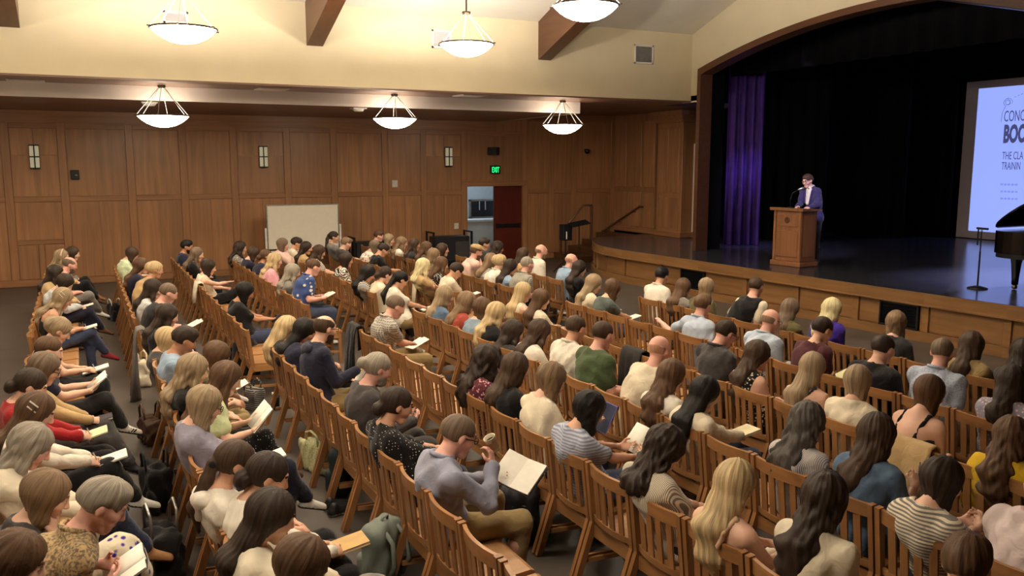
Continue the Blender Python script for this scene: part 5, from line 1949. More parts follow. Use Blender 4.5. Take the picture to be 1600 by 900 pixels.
# ------------------------------------------------------------------ the audience
# id, head pixel u v, head height, row, sex, hair, hair colour, top, sleeve, bottom, arms, legs, nod, skin, extras, label
PEOPLE = [
 ('a1', 114, 397, 1.13, 'A', 'w', 'bob', 'dbrown', 'grey', 'l', 'black/p', 'lap', 'cross', 12, 'fair', '', 'dark-haired woman farthest along the aisle-side row by the wood wall'),
 ('a2', 97, 402, 1.13, 'A', 'w', 'longwavy', 'dblond', 'tan', 'l', 'black/p', 'lap', 'cross', 8, 'fair', 'headband', 'dark-blond woman with pale headband, half hidden by the bearded man'),
 ('a3', 109, 414, 1.15, 'A', 'm', 'balding', 'gbrown', 'ppink', 's', 'grey/p', 'write', 'cross', 18, 'pink', 'beard glasses', 'balding bearded man with glasses in the aisle-side row'),
 ('a4', 87, 428, 1.12, 'A', 'w', 'long', 'vdbrown', 'tan', 'l', 'black/p', 'lap', 'down', 14, 'warm', '', 'woman with very dark long hair beside the aisle-side bearded man'),
 ('a5', 101, 443, 1.08, 'A', 'w', 'bob', 'vdbrown', 'lblue:stripes:white', 'l', 'navy/p', 'write', 'cross', 40, 'fair', '', 'dark-haired woman in blue striped sleeves bent over her notes'),
 ('a6', 98, 467, 1.10, 'A', 'w', 'longwavy', 'dblond', 'black', 't', 'jeans/p', 'write', 'cross', 34, 'warm', 'clip', 'long-haired dark-blond woman with two hair clips, black tank top'),
 ('a7', 92, 517, 1.12, 'A', 'w', 'updo', 'dblond', 'black', 't', 'black/skirt', 'write', 'down', 34, 'fair', '', 'woman with messy blond bun writing on a white pad, bare legs'),
 ('a8', 76, 549, 1.16, 'A', 'm', 'crop', 'brown', 'navy', 's', 'charcoal/p', 'read', 'cross', 20, 'fair', '', 'short-haired man in navy tee shirt and striped white sneaker'),
 ('a9', 70, 577, 1.14, 'A', 'w', 'bob', 'gbrown', 'tan', 'l', 'dgrey/p', 'write', 'crossl', 24, 'fair', 'glasses', 'woman with grey-brown bob, glasses and mustard tan sleeves'),
 ('a10', 48, 604, 1.13, 'A', 'w', 'lowbun', 'vdbrown', 'red', 'l', 'black/p', 'write', 'down', 28, 'fair', '', 'woman in deep red sweater writing on a cream pad'),
 ('a11', 56, 645, 1.13, 'A', 'w', 'long', 'brown', 'white', 'l', 'black/p', 'write', 'cross', 28, 'fair', 'clip', 'woman with long brown hair, pale claw clip and white sleeves'),
 ('a12', 48, 698, 1.13, 'A', 'w', 'longwavy', 'grey', 'cream', 'l', 'jeans/p', 'write', 'cross', 34, 'pink', '', 'woman with long loose grey hair and blue jeans'),
 ('a13', 72, 776, 1.09, 'A', 'w', 'bob', 'lbrown', 'dgrey', 's', 'cream:floral:purple/skirt', 'chin', 'cross', 26, 'fair', '', 'woman with light brown bob resting her chin on her hand'),
 ('a15', 160, 790, 1.16, 'A', 'm', 'short', 'grey', 'tan:weave:dgrey', 's', 'khaki/p', 'read', 'down', 32, 'pink', 'collar', 'grey-haired man in patterned tan shirt holding an open book'),
 ('a16', 25, 880, 1.14, 'A', 'w', 'bob', 'brown', 'olive', 's', 'black/p', 'lap', 'down', 24, 'fair', '', 'brown-haired woman in the bottom left corner, mostly cut off'),
 ('b1', 206, 398, 1.10, 'B', 'w', 'bob', 'dbrown', 'mint', 's', 'grey/p', 'write', 'down', 34, 'fair', '', 'dark-haired woman in mint top leaning forward near the far wall'),
 ('b2', 222, 416, 1.13, 'B', 'w', 'long', 'brown', 'navy', 's', 'black/p', 'lap', 'down', 12, 'fair', 'nolocks', 'woman with smooth brown hair and navy top behind the mint one'),
 ('b3', 243, 422, 1.13, 'B', 'w', 'updo', 'blond', 'tan', 's', 'black/p', 'lap', 'down', 14, 'warm', '', 'woman with tousled blond updo in the far left block'),
 ('b4', 240, 452, 1.13, 'B', 'w', 'long', 'vdbrown', 'wblue:stripes:white', 's', 'black/p', 'lap', 'down', 16, 'fair', '', 'dark-haired woman in pale striped shirt beside the draped grey coat'),
 ('b5', 263, 459, 1.16, 'B', 'm', 'crop', 'gbrown', 'charcoal', 's', 'jeans/p', 'write', 'down', 26, 'pink', '', 'man with cropped greying hair in a charcoal tee shirt'),
 ('b6', 262, 494, 1.10, 'B', 'w', 'long', 'vdbrown', 'black', 's', 'black/p', 'lap', 'down', 20, 'fair', '', 'woman with near-black hair just before the charcoal tee shirt man'),
 ('b7', 262, 532, 1.01, 'B', 'w', 'bob', 'blond', 'dgrey', 's', 'khaki/p', 'write', 'cross', 20, 'fair', '', 'woman with blond bob at the aisle end of her row'),
 ('b8', 288, 533, 1.16, 'B', 'm', 'short', 'vdbrown', 'lblue', 's', 'khaki/shorts', 'write', 'down', 26, 'tan', '', 'dark-haired man in plain light blue tee shirt'),
 ('b9', 302, 580, 1.15, 'B', 'w', 'longwavy', 'dblond', 'black', 's', 'black/p', 'lap', 'down', 18, 'fair', '', 'wavy dark-blond woman in black behind the light blue tee shirt'),
 ('b10', 338, 558, 1.10, 'B', 'w', 'bob', 'brown', 'olive', 's', 'khaki/p', 'write', 'down', 34, 'fair', '', 'brown-haired woman bent forward beside the black floor backpack'),
 ('b11', 354, 592, 1.13, 'B', 'w', 'long', 'brown', 'lgreen', 's', 'black:dots:white/p', 'read', 'cross', 24, 'fair', '', 'woman in pale green tee shirt reading an open white book'),
 ('b12', 320, 634, 1.14, 'B', 'w', 'wavybob', 'dblond', 'lav', 'l', 'navy/p', 'write', 'cross', 22, 'fair', 'glasses', 'woman with ash-blond hair and glasses in lavender-grey sweater'),
 ('b13', 368, 725, 1.13, 'B', 'w', 'pony', 'dbrown', 'white', 's', 'black/p', 'lap', 'down', 18, 'warm', 'hoodless', 'woman with brown low ponytail and plain white top'),
 ('b14', 418, 745, 1.12, 'B', 'w', 'lowbun', 'vdbrown', 'white', 'l', 'black/p', 'write', 'down', 24, 'warm', 'earring', 'woman with sleek dark low bun holding a tan notebook'),
 ('b15', 424, 808, 1.15, 'B', 'w', 'long', 'vdbrown', 'cream', 'l', 'grey/skirt', 'write', 'cross', 22, 'fair', 'nolocks', 'woman with long sleek dark hair in cream knit sweater'),
 ('b16', 470, 888, 1.12, 'B', 'w', 'bob', 'brown', 'cream', 'l', 'grey/shorts', 'write', 'cross', 32, 'warm', '', 'brown-haired woman at the bottom edge writing on a white pad'),
 ('c1', 292, 386, 1.15, 'C', 'm', 'short', 'black', 'navy', 's', 'black/p', 'lap', 'down', 10, 'tan', 'beard', 'black-haired bearded man in navy close to the far wall'),
 ('c2', 308, 398, 1.13, 'C', 'w', 'long', 'gbrown', 'black', 's', 'black/p', 'lap', 'down', 12, 'fair', 'glasses', 'woman with long ash-brown hair and glasses near the far wall'),
 ('c3', 326, 418, 1.11, 'C', 'w', 'bob', 'vdbrown', 'cream', 'n', 'black/p', 'hold', 'cross', 16, 'fair', '', 'woman with dark bob in a sleeveless cream top'),
 ('c4', 383, 457, 1.12, 'C', 'w', 'bob', 'black', 'black', 's', 'jeans/p', 'phone', 'down', 24, 'tan', '', 'black-haired woman in black tee shirt at the aisle end'),
 ('c5', 450, 512, 1.04, 'C', 'w', 'halfpony', 'blond', 'charcoal', 's', 'black/p', 'lap', 'down', 12, 'fair', '', 'woman with long blond half ponytail in two tones'),
 ('c6', 476, 518, 1.07, 'C', 'w', 'long', 'black', 'navy', 'l', 'black/p', 'write', 'down', 28, 'warm', 'nolocks', 'black-haired woman between the half ponytail and the bearded man'),
 ('c7', 508, 514, 1.24, 'C', 'm', 'balding', 'dbrown', 'navy', 'l', 'khaki/shorts', 'hold', 'down', 12, 'fair', 'beard glasses hood', 'balding bearded man with glasses in a navy hooded sweater'),
 ('c8', 590, 577, 1.17, 'C', 'm', 'topknot', 'grey', 'suit', 'l', 'dgrey/p', 'read', 'down', 20, 'pink', 'beard', 'man with grey hair bun in a charcoal suit jacket'),
 ('c9', 620, 634, 1.12, 'C', 'w', 'lowbun', 'vdbrown', 'black:dots:white', 'x', 'navy/p', 'phone', 'down', 18, 'warm', '', 'woman in dotted black dress looking at her phone'),
 ('c10', 716, 682, 1.15, 'C', 'm', 'crop', 'gbrown', 'bluegrey', 'l', 'khaki/p', 'drink', 'wide', 24, 'pink', 'glasses collar', 'man in pale blue-grey shirt raising a cup to drink'),
 ('d1', 376, 388, 1.10, 'D', 'w', 'curly', 'vdbrown', 'grey:print:white', 's', 'black/p', 'lap', 'down', 8, 'fair', '', 'dark curly-haired woman in grey print top left of the whiteboard'),
 ('d2', 396, 397, 1.08, 'D', 'w', 'bob', 'dbrown', 'navy', 's', 'black/p', 'write', 'down', 30, 'fair', '', 'brown-haired woman in navy beside the grey print top'),
 ('d3', 416, 401, 1.10, 'D', 'w', 'lowbun', 'brown', 'navy', 's', 'black/p', 'lap', 'down', 16, 'tan', '', 'woman with brown hair tied back, before the whiteboard corner'),
 ('d4', 430, 408, 1.12, 'D', 'w', 'curly', 'blond', 'pink', 'l', 'black/p', 'lap', 'down', 10, 'fair', '', 'curly golden-blond woman in a pink top'),
 ('d5', 458, 426, 1.11, 'D', 'w', 'longwavy', 'grey', 'grey', 'l', 'black/p', 'lap', 'down', 12, 'fair', '', 'woman with long crinkled grey hair beside the bird shirt man'),
 ('d6', 490, 418, 1.22, 'D', 'm', 'crop', 'brown', 'blue:birds:white', 's', 'jeans/p', 'read', 'down', 22, 'pink', 'collar', 'man in blue shirt with white bird print reading papers'),
 ('d7', 618, 480, 1.18, 'D', 'm', 'crop', 'gbrown', 'grey:plaid:white', 's', 'khaki/p', 'write', 'wide', 26, 'pink', 'collar', 'man with short hair in grey checked shirt and khaki trousers'),
 ('h1', 760, 564, 1.10, 'D', 'w', 'curly', 'vdbrown', 'maroon:print:pink', 's', 'black/p', 'lap', 'down', 14, 'fair', '', 'woman with long dark curls in a maroon print top'),
 ('h2', 806, 577, 1.13, 'D', 'w', 'shoulder', 'dbrown', 'black', 'l', 'black/p', 'lap', 'down', 14, 'fair', '', 'brown-haired woman in black top beside the maroon print'),
 ('d8', 862, 594, 1.15, 'D', 'w', 'wavybob', 'lbrown', 'cream', 's', 'jeans/p', 'hold', 'down', 20, 'fair', '', 'woman with light wavy bob in cream tee shirt holding tablet'),
 ('d9', 920, 642, 1.11, 'D', 'w', 'wavybob', 'black', 'lav:hstripes:wblue', 's', 'jeans/p', 'read', 'down', 28, 'warm', '', 'black-haired woman in a blue and lavender striped dress'),
 ('d10', 1040, 702, 1.10, 'D', 'w', 'curly', 'vdbrown', 'cream:finestripes:grey', 's', 'black/p', 'lap', 'down', 30, 'fair', '', 'woman with tousled dark curls in grey and cream striped tee'),
 ('d11', 1150, 758, 1.12, 'D', 'w', 'long', 'blond', 'peach', 't', 'cream/skirt', 'lap', 'down', 14, 'fair', 'nolocks', 'woman with long straight blond hair and peach open-back top'),
 ('d12', 1290, 780, 1.17, 'D', 'w', 'longwavy', 'vdbrown', 'cream', 's', 'jeans/p', 'lap', 'down', 10, 'fair', 'nolocks', 'woman with very long dark hair and ruffled cream top'),
 ('d13', 1510, 886, 1.15, 'D', 'm', 'short', 'brown', 'olive', 's', 'jeans/p', 'lap', 'down', 14, 'fair', '', 'brown-haired person at the bottom edge, only hair showing'),
 ('e1', 442, 383, 1.16, 'E', 'w', 'bob', 'gbrown', 'ppink', 'l', 'black/p', 'chin', 'down', 10, 'pink', '', 'woman with grey-brown bob against the whiteboard, arm raised'),
 ('e2', 463, 381, 1.15, 'E', 'm', 'short', 'vdbrown', 'cream', 's', 'black/p', 'read', 'down', 20, 'warm', '', 'dark-haired man in cream against the whiteboard, reading'),
 ('e3', 479, 388, 1.12, 'E', 'w', 'long', 'vdbrown', 'tan', 's', 'black/p', 'lap', 'down', 12, 'warm', 'nolocks', 'woman with long sleek dark hair below the whiteboard, tan top'),
 ('e4', 499, 394, 1.12, 'E', 'w', 'long', 'dbrown', 'black:hstripes:white', 's', 'black/p', 'lap', 'down', 20, 'fair', '', 'dark-haired woman in black and white stripes below the whiteboard'),
 ('e5', 522, 371, 1.20, 'F', 'w', 'longpony', 'vdbrown', 'grey', 's', 'black/p', 'lap', 'down', 8, 'warm', '', 'tall dark-haired woman overlapping the right edge of the whiteboard'),
 ('e6', 541, 381, 1.10, 'F', 'm', 'short', 'lbrown', 'dgrey', 's', 'black/p', 'lap', 'down', 20, 'fair', '', 'light brown short-haired man right of the whiteboard'),
 ('e7', 541, 407, 1.12, 'E', 'w', 'bob', 'vdbrown', 'black:zebra:white', 's', 'black/p', 'lap', 'down', 8, 'warm', 'glasses', 'dark-haired woman with glasses in a zebra print top'),
 ('f1', 592, 369, 1.15, 'G', 'm', 'short', 'brown', 'dgrey', 's', 'black/p', 'lap', 'down', 14, 'pink', '', 'brown-haired man farthest back before the grey-topped cart'),
 ('f2', 585, 386, 1.09, 'F', 'w', 'wavybob', 'gbrown', 'white:floral:red', 's', 'black/p', 'write', 'down', 34, 'fair', '', 'short-haired woman in a white top with red flowers'),
 ('f3', 608, 375, 1.12, 'G', 'w', 'wavybob', 'dblond', 'olive', 's', 'black/p', 'lap', 'down', 12, 'fair', '', 'wavy dark-blond woman in front of the panelled wall'),
 ('f4', 598, 391, 1.12, 'F', 'm', 'short', 'vdbrown', 'black', 's', 'black/p', 'write', 'down', 32, 'warm', '', 'dark-haired man in black tee shirt bending forward, elbow out'),
 ('f5', 575, 428, 1.10, 'E', 'w', 'long', 'black', 'white:hstripes:black', 's', 'black/p', 'lap', 'down', 28, 'warm', 'nolocks', 'black-haired woman in white tee shirt with thin dark stripes'),
 ('f6', 602, 430, 1.10, 'E', 'w', 'lowbun', 'vdbrown', 'cream', 's', 'black/p', 'lap', 'down', 22, 'fair', '', 'woman with dark pinned-up hair in plain cream top'),
 ('f7', 626, 438, 1.12, 'E', 'w', 'longpony', 'black', 'white', 's', 'khaki/shorts', 'write', 'down', 32, 'warm', '', 'woman with black ponytail, white tee shirt and khaki shorts'),
 ('f8', 628, 380, 1.12, 'G', 'w', 'longwavy', 'lbrown', 'white', 's', 'black/p', 'lap', 'down', 10, 'fair', '', 'woman with light brown hair over a white top, far block'),
 ('f9', 648, 383, 1.12, 'G', 'w', 'long', 'dbrown', 'charcoal', 's', 'black/p', 'lap', 'down', 4, 'warm', '', 'dark-haired woman looking up, in charcoal, far block'),
 ('f10', 667, 388, 1.12, 'G', 'w', 'long', 'brown', 'brownish', 's', 'black/p', 'lap', 'down', 12, 'fair', '', 'woman with straight brown hair left of the equipment cart'),
 ('f11', 692, 391, 1.12, 'G', 'w', 'shoulder', 'dbrown', 'charcoal', 's', 'black/p', 'lap', 'down', 2, 'fair', '', 'dark-haired woman in profile directly below the equipment cart'),
 ('f12', 678, 400, 1.16, 'F', 'w', 'long', 'lbrown', 'olive', 's', 'black/p', 'lap', 'down', 14, 'fair', '', 'light brown haired woman behind the pale blond one'),
 ('f13', 662, 417, 1.16, 'F', 'w', 'longwavy', 'pale', 'tan', 's', 'black/p', 'lap', 'down', 8, 'fair', '', 'woman with long wavy pale blond hair in the far block'),
 ('f14', 690, 414, 1.12, 'F', 'w', 'long', 'brown', 'black:print:white', 's', 'black/p', 'lap', 'down', 14, 'fair', '', 'brown-haired woman in dark print beside the pale blond one'),
 ('f15', 712, 424, 1.10, 'F', 'w', 'short', 'vdbrown', 'cream', 's', 'black/p', 'write', 'down', 38, 'warm', 'bpstrap', 'dark-haired person in cream with black back straps, writing'),
 ('f16', 744, 394, 1.22, 'G', 'm', 'crop', 'brown', 'ppink', 's', 'jeans/p', 'chin', 'down', 12, 'pink', 'beard cap', 'bearded man in tan flat cap and pale pink shirt'),
 ('f17', 757, 382, 1.15, 'H', 'm', 'short', 'vdbrown', 'dgrey', 's', 'black/p', 'lap', 'down', 12, 'warm', '', 'dark-haired man behind the flat cap, before the doorway'),
 ('f18', 778, 388, 1.13, 'H', 'w', 'curly', 'vdbrown', 'black', 's', 'black/p', 'lap', 'down', 12, 'warm', '', 'curly dark-haired woman in black before the red-brown door'),
 ('f19', 768, 408, 1.12, 'G', 'w', 'shoulder', 'lbrown', 'black:hstripes:white', 's', 'black/p', 'lap', 'down', 12, 'fair', '', 'light brown haired woman in stripes beside the flat cap man'),
 ('f20', 782, 410, 1.13, 'G', 'w', 'updo', 'blond', 'white', 'l', 'black/p', 'lap', 'down', 10, 'fair', 'collar', 'woman with blond updo in a crisp white shirt'),
 ('f21', 798, 418, 1.11, 'G', 'w', 'long', 'vdbrown', 'lblue', 'l', 'black/p', 'lap', 'down', 12, 'fair', 'nolocks', 'woman with long dark hair over a light blue blouse'),
 ('f22', 818, 399, 1.12, 'H', 'w', 'shoulder', 'dbrown', 'tan', 's', 'black/p', 'lap', 'down', 6, 'fair', '', 'dark-haired woman in profile behind the grey-haired man'),
 ('f23', 846, 393, 1.22, 'H', 'm', 'fringe', 'salt', 'white', 'l', 'khaki/p', 'lap', 'down', 6, 'pink', 'glasses beard collar', 'bald man with glasses and beard in white shirt'),
 ('f24', 824, 414, 1.19, 'G', 'm', 'crop', 'grey', 'sage:check:white', 's', 'black/p', 'lap', 'down', 8, 'pink', 'collar', 'grey-haired man in pale checked shirt, far block'),
 ('f25', 893, 408, 1.16, 'H', 'm', 'fringe', 'stubble', 'lblue', 's', 'black/p', 'lap', 'down', 12, 'pink', 'collar', 'bald man in light blue shirt in the front row'),
 ('f26', 906, 420, 1.10, 'H', 'w', 'long', 'vdbrown', 'black', 's', 'black/p', 'lap', 'down', 14, 'fair', 'nolocks', 'dark-haired woman beside the bald man in light blue'),
 ('f27', 928, 444, 1.13, 'G', 'w', 'longwavy', 'dblond', 'cream', 'l', 'jeans/p', 'write', 'down', 20, 'fair', 'nolocks', 'woman with streaked blond hair over a cream sweater'),
 ('f28', 957, 452, 1.13, 'G', 'w', 'wavybob', 'brown', 'teal', 's', 'jeans/p', 'write', 'down', 26, 'fair', '', 'woman with brown hair in dark green-grey tee shirt, writing'),
 ('g1', 696, 463, 1.10, 'E', 'w', 'shoulder', 'dblond', 'denim', 's', 'jeans/p', 'lap', 'down', 12, 'fair', '', 'woman with straight ash-blond hair in denim blue shirt'),
 ('g2', 730, 473, 1.10, 'E', 'w', 'shoulder', 'lbrown', 'rust', 's', 'black/p', 'lap', 'down', 18, 'fair', '', 'light brown haired woman in a rust red top'),
 ('g3', 754, 483, 1.09, 'E', 'w', 'wavybob', 'brown', 'ldenim', 's', 'jeans/p', 'lap', 'down', 16, 'fair', '', 'wavy brown-haired woman in faded denim blue'),
 ('g4', 776, 491, 1.10, 'E', 'w', 'longwavy', 'blond', 'black', 's', 'black/p', 'lap', 'down', 18, 'fair', '', 'woman with long wavy blond hair over a black top'),
 ('g5', 818, 457, 1.10, 'F', 'w', 'long', 'blond', 'cream', 'n', 'jeans/p', 'lap', 'down', 10, 'fair', 'nolocks', 'woman with straight blond hair in sleeveless cream, centre'),
 ('g6', 846, 468, 1.08, 'F', 'w', 'long', 'brown', 'cream', 's', 'khaki/p', 'lap', 'down', 12, 'fair', 'nolocks', 'woman with long brown hair beside the sleeveless cream top'),
 ('g7', 802, 520, 1.04, 'E', 'w', 'longwavy', 'vdbrown', 'charcoal', 's', 'black/p', 'lap', 'down', 20, 'fair', '', 'dark wavy-haired woman beside the black-topped blond one'),
 ('g8', 843, 520, 1.06, 'E', 'w', 'longwavy', 'dbrown', 'white', 's', 'jeans/p', 'lap', 'down', 24, 'fair', 'nolocks', 'dark-haired woman in white beside the dark wavy-haired one'),
 ('g9', 900, 514, 1.20, 'E', 'm', 'crop', 'dbrown', 'white', 's', 'jeans/p', 'lap', 'down', 14, 'warm', 'collar', 'man with short dark hair in white shirt beside green tee'),
 ('g10', 942, 524, 1.22, 'E', 'm', 'crop', 'dbrown', 'green', 's', 'black/p', 'write', 'down', 14, 'pink', '', 'man with short dark hair in olive green tee shirt'),
 ('g11', 1030, 548, 1.24, 'E', 'm', 'fringe', 'stubble', 'cream', 'l', 'khaki/p', 'lap', 'down', 14, 'pink', '', 'bald man in beige shirt in the middle of the hall'),
 ('g12', 1050, 588, 1.12, 'E', 'w', 'longwavy', 'brown', 'white', 's', 'jeans/p', 'lap', 'down', 14, 'fair', 'nolocks', 'woman with long wavy brown hair and white blouse, centre'),
 ('g13', 1102, 616, 1.08, 'E', 'w', 'long', 'black', 'cream', 'l', 'jeans/p', 'write', 'down', 24, 'fair', 'nolocks', 'woman with long black hair in white long-sleeved blouse'),
 ('i1', 1034, 432, 1.15, 'H', 'm', 'short', 'black', 'white', 's', 'black/p', 'lap', 'down', 14, 'warm', 'collar', 'black-haired man in white shirt facing the stage front'),
 ('i2', 1068, 450, 1.08, 'H', 'w', 'long', 'brown', 'grey', 's', 'black/p', 'lap', 'down', 14, 'fair', 'nolocks', 'brown-haired woman in grey beside the black-haired white shirt man'),
 ('i3', 1104, 450, 1.12, 'H', 'w', 'wavybob', 'dblond', 'olive', 's', 'black/p', 'lap', 'down', 14, 'fair', '', 'dark-blond woman just below the left black stage vent'),
 ('i4', 1098, 478, 1.16, 'G', 'm', 'short', 'brown', 'wblue', 's', 'jeans/p', 'backrest', 'down', 12, 'pink', 'collar', 'man in pale blue shirt with one arm over the next chair'),
 ('i5', 1134, 522, 1.20, 'F', 'm', 'crop', 'vdbrown', 'dgrey', 's', 'black/p', 'write', 'down', 26, 'pink', 'glasses collar', 'man with dark hair and glasses in grey polo shirt'),
 ('i6', 1181, 449, 1.22, 'H', 'm', 'crop', 'dbrown', 'black', 'n', 'black/p', 'lap', 'down', 14, 'pink', 'vsleeve', 'dark-haired man in black vest with cream sleeves'),
 ('i7', 1204, 502, 1.16, 'G', 'm', 'fringe', 'salt', 'wblue', 'l', 'khaki/p', 'lap', 'down', 16, 'pink', 'collar glasses', 'balding man in pale blue shirt right of the grey polo'),
 ('i8', 1235, 484, 1.08, 'H', 'w', 'long', 'gbrown', 'olive', 's', 'black/p', 'lap', 'down', 12, 'fair', 'nolocks', 'woman with long ash-brown hair right of the black vest'),
 ('i9', 1300, 484, 1.15, 'H', 'w', 'shoulder', 'pale', 'purple', 's', 'black/p', 'lap', 'down', 12, 'fair', '', 'pale blond woman in a bright purple top, front row'),
 ('i10', 1285, 516, 1.17, 'G', 'w', 'crop', 'vdbrown', 'wine', 's', 'black/p', 'write', 'down', 20, 'fair', '', 'short-haired woman in wine red before the purple top'),
 ('i11', 1184, 556, 1.10, 'F', 'w', 'longwavy', 'dbrown', 'black:print:cream', 'n', 'black/p', 'lap', 'down', 16, 'fair', 'nolocks', 'dark wavy-haired woman in sleeveless black and cream print'),
 ('j1', 1270, 576, 1.11, 'F', 'w', 'long', 'dblond', 'charcoal', 't', 'black/p', 'lap', 'down', 12, 'fair', 'nolocks', 'woman with long straight dark-blond hair in charcoal tank top'),
 ('j2', 1340, 598, 1.12, 'F', 'w', 'bob', 'dblond', 'cream', 's', 'black/p', 'lap', 'down', 14, 'fair', '', 'woman with smooth ash-blond bob and cream tee shirt'),
 ('j3', 1262, 662, 1.10, 'E', 'w', 'curly', 'dgrey', 'lav:finestripes:white', 's', 'jeans/p', 'lap', 'down', 14, 'fair', '', 'woman with wavy dark grey hair in striped blouse'),
 ('j4', 1370, 680, 1.15, 'E', 'w', 'shoulder', 'dbrown', 'denim', 's', 'jeans/p', 'hold', 'down', 12, 'fair', '', 'woman with straight dark brown hair in denim shirt'),
 ('k1', 1400, 506, 1.13, 'H', 'w', 'wavybob', 'lbrown', 'charcoal', 's', 'black/p', 'lap', 'down', 12, 'fair', '', 'light brown wavy-haired woman before the right black stage vent'),
 ('k2', 1380, 546, 1.15, 'G', 'm', 'crop', 'vdbrown', 'black', 's', 'black/p', 'lap', 'down', 16, 'fair', '', 'man with cropped dark hair in a black tee shirt'),
 ('k3', 1472, 552, 1.20, 'G', 'm', 'buzz', 'gbrown', 'wblue:weave:bluegrey', 's', 'khaki/p', 'lap', 'down', 14, 'pink', 'collar', 'broad man with cropped greying hair in light blue patterned shirt'),
 ('k4', 1518, 540, 1.10, 'H', 'w', 'shoulder', 'dbrown', 'khaki', 's', 'black/p', 'lap', 'down', 12, 'fair', '', 'brown-haired woman in mustard tan top near the stage'),
 ('k5', 1600, 552, 1.12, 'H', 'w', 'shoulder', 'vdbrown', 'dgrey', 's', 'black/p', 'lap', 'down', 12, 'fair', '', 'dark-haired woman cut by the right picture edge near the stage'),
 ('k6', 1452, 616, 1.15, 'F', 'w', 'bob', 'brown', 'black', 't', 'black/p', 'lap', 'down', 18, 'fair', '', 'brown-haired woman in a black strappy open-back top'),
 ('k7', 1580, 598, 1.13, 'G', 'w', 'shoulder', 'vdbrown', 'lav:print:ppink', 's', 'black/p', 'lap', 'down', 12, 'fair', '', 'dark-haired woman in pale lavender print, far right'),
 ('k8', 1580, 684, 1.10, 'F', 'w', 'longwavy', 'brown', 'yellow', 's', 'black/p', 'lap', 'down', 12, 'fair', 'nolocks', 'brown-haired woman in a bright yellow top, far right'),
 ('k9', 1472, 754, 1.09, 'E', 'w', 'bob', 'vdbrown', 'cream:hstripes:grey', 's', 'jeans/p', 'phone', 'down', 18, 'fair', '', 'woman with dark bob in a cream striped tee shirt'),
 ('k10', 1632, 762, 1.17, 'E', 'm', 'crop', 'brown', 'palepink', 's', 'jeans/p', 'lap', 'down', 14, 'pink', '', 'person in pale pink shirt cut off by the right edge'),
]
CLOTH['brownish'] = (92, 74, 60)
# chair-back lines of the rows, near block and far block, and how far each reaches (y from, y to)
ROWX = dict(A=-0.55, B=0.60, C=1.80, D=2.95, E=4.05, F=5.20, G=6.28, H=7.48)
ROWXF = dict(A=-0.60, B=0.57, C=1.72, D=2.82, E=4.02, F=5.2, G=6.2, H=7.35)
NEAR = dict(A=(3.6, 10.2), B=(2.9, 9.4), C=(2.9, 9.4), D=(1.75, 10.0), E=(2.1, 10.95), F=(2.5, 10.95), G=(3.1, 10.75), H=(4.2, 10.9))
FAR = dict(A=(11.1, 18.9), B=(11.7, 18.6), C=(10.1, 19.6), D=(11.7, 19.2), E=(12.2, 19.8), F=(12.1, 20.4), G=(12.0, 20.6), H=(12.2, 17.4))
EDGE = dict(A=3.9, B=3.1, C=3.7, D=4.22, E=5.40, F=5.41, G=5.0, H=5.4)
people_spec, seat_owner = [], {}


def row_line(r, y):
    near = y <= (NEAR[r][1] + FAR[r][0]) / 2
    return (ROWX if near else ROWXF)[r], near


def seats(r):
    out = []
    for near, (a, b) in ((True, NEAR[r]), (False, FAR[r])):
        k0 = math.ceil((a - EDGE[r]) / PITCHC)
        n = int((b - a) / PITCHC)
        for k in range(n):
            out.append((near, round(EDGE[r] + (k0 + k + 0.5) * PITCHC, 3)))
    return out


SEATS = {r: seats(r) for r in ROWX}
taken = set()
for pdat in PEOPLE:
    pid, u, v, z, r = pdat[:5]
    P0 = at_z(u, v, z)
    xr, near = row_line(r, P0[1])
    lo, hi = xr + 0.16, xr + 0.50
    if not lo <= P0[0] <= hi:
        P1 = at_x(u, v, min(max(P0[0], lo), hi))
        if abs(P1[1] - P0[1]) < 0.28 and r != 'A':
            P0 = P1
    xr, near = row_line(r, P0[1])
    cand = sorted(SEATS[r], key=lambda s: abs(s[1] - P0[1]))
    st = next((s for s in cand if (r,) + s not in taken), cand[0])
    taken.add((r,) + st)
    seat_owner[(r,) + st] = pdat[-1]
    hy = P0[1] + max(-0.14, min(0.14, 0.8 * (st[1] - P0[1])))
    people_spec.append((pdat, xr, hy, P0))

INFO = {}
for idx, (pdat, xr, hy, P0) in enumerate(people_spec):
    (pid, u, v, z, r, sex, hair, hcol, top, sleeve, bottom, arms, legs, nod, skin, ex, label) = pdat
    hipx = xr + 0.215
    dist = 0.449 * P0[0] + 0.893 * P0[1]
    lod = 0 if dist < 5.8 else 1 if dist < 9.2 else 2
    t = top.split(':')
    bt, btype = bottom.split('/')
    turn = 0.0
    if nod < 16:
        turn = max(-35, min(35, 0.55 * math.degrees(math.atan2(13.1 - P0[1], 13.0 - P0[0]))))
    turn += random.Random(idx).uniform(-6, 6)
    hl = {'d12': 0.46, 'd11': 0.34, 'b15': 0.30, 'j1': 0.30, 'a12': 0.34, 'g13': 0.16, 'd10': 0.05, 'j3': 0.13}.get(pid, 0.24)
    INFO[pid] = person((hipx, hy, 0), (P0[0] - hipx, P0[1] - hy, P0[2]), 0.0, sex, hair, hcol, t[0], sleeve, t[1] if len(t) > 1 else '', t[2] if len(t) > 2 else 'white',
                       bt, btype, arms, legs, nod, turn, skin, ex, lod, label, 0.53, idx * 7 + 3,
                       {'a8': 'white', 'b12': 'white', 'a6': 'red', 'b11': 'brown', 'c10': 'brown'}.get(pid, random.Random(idx + 50).choice(['black', 'brown', 'white', 'tan', 'black'])), hl)

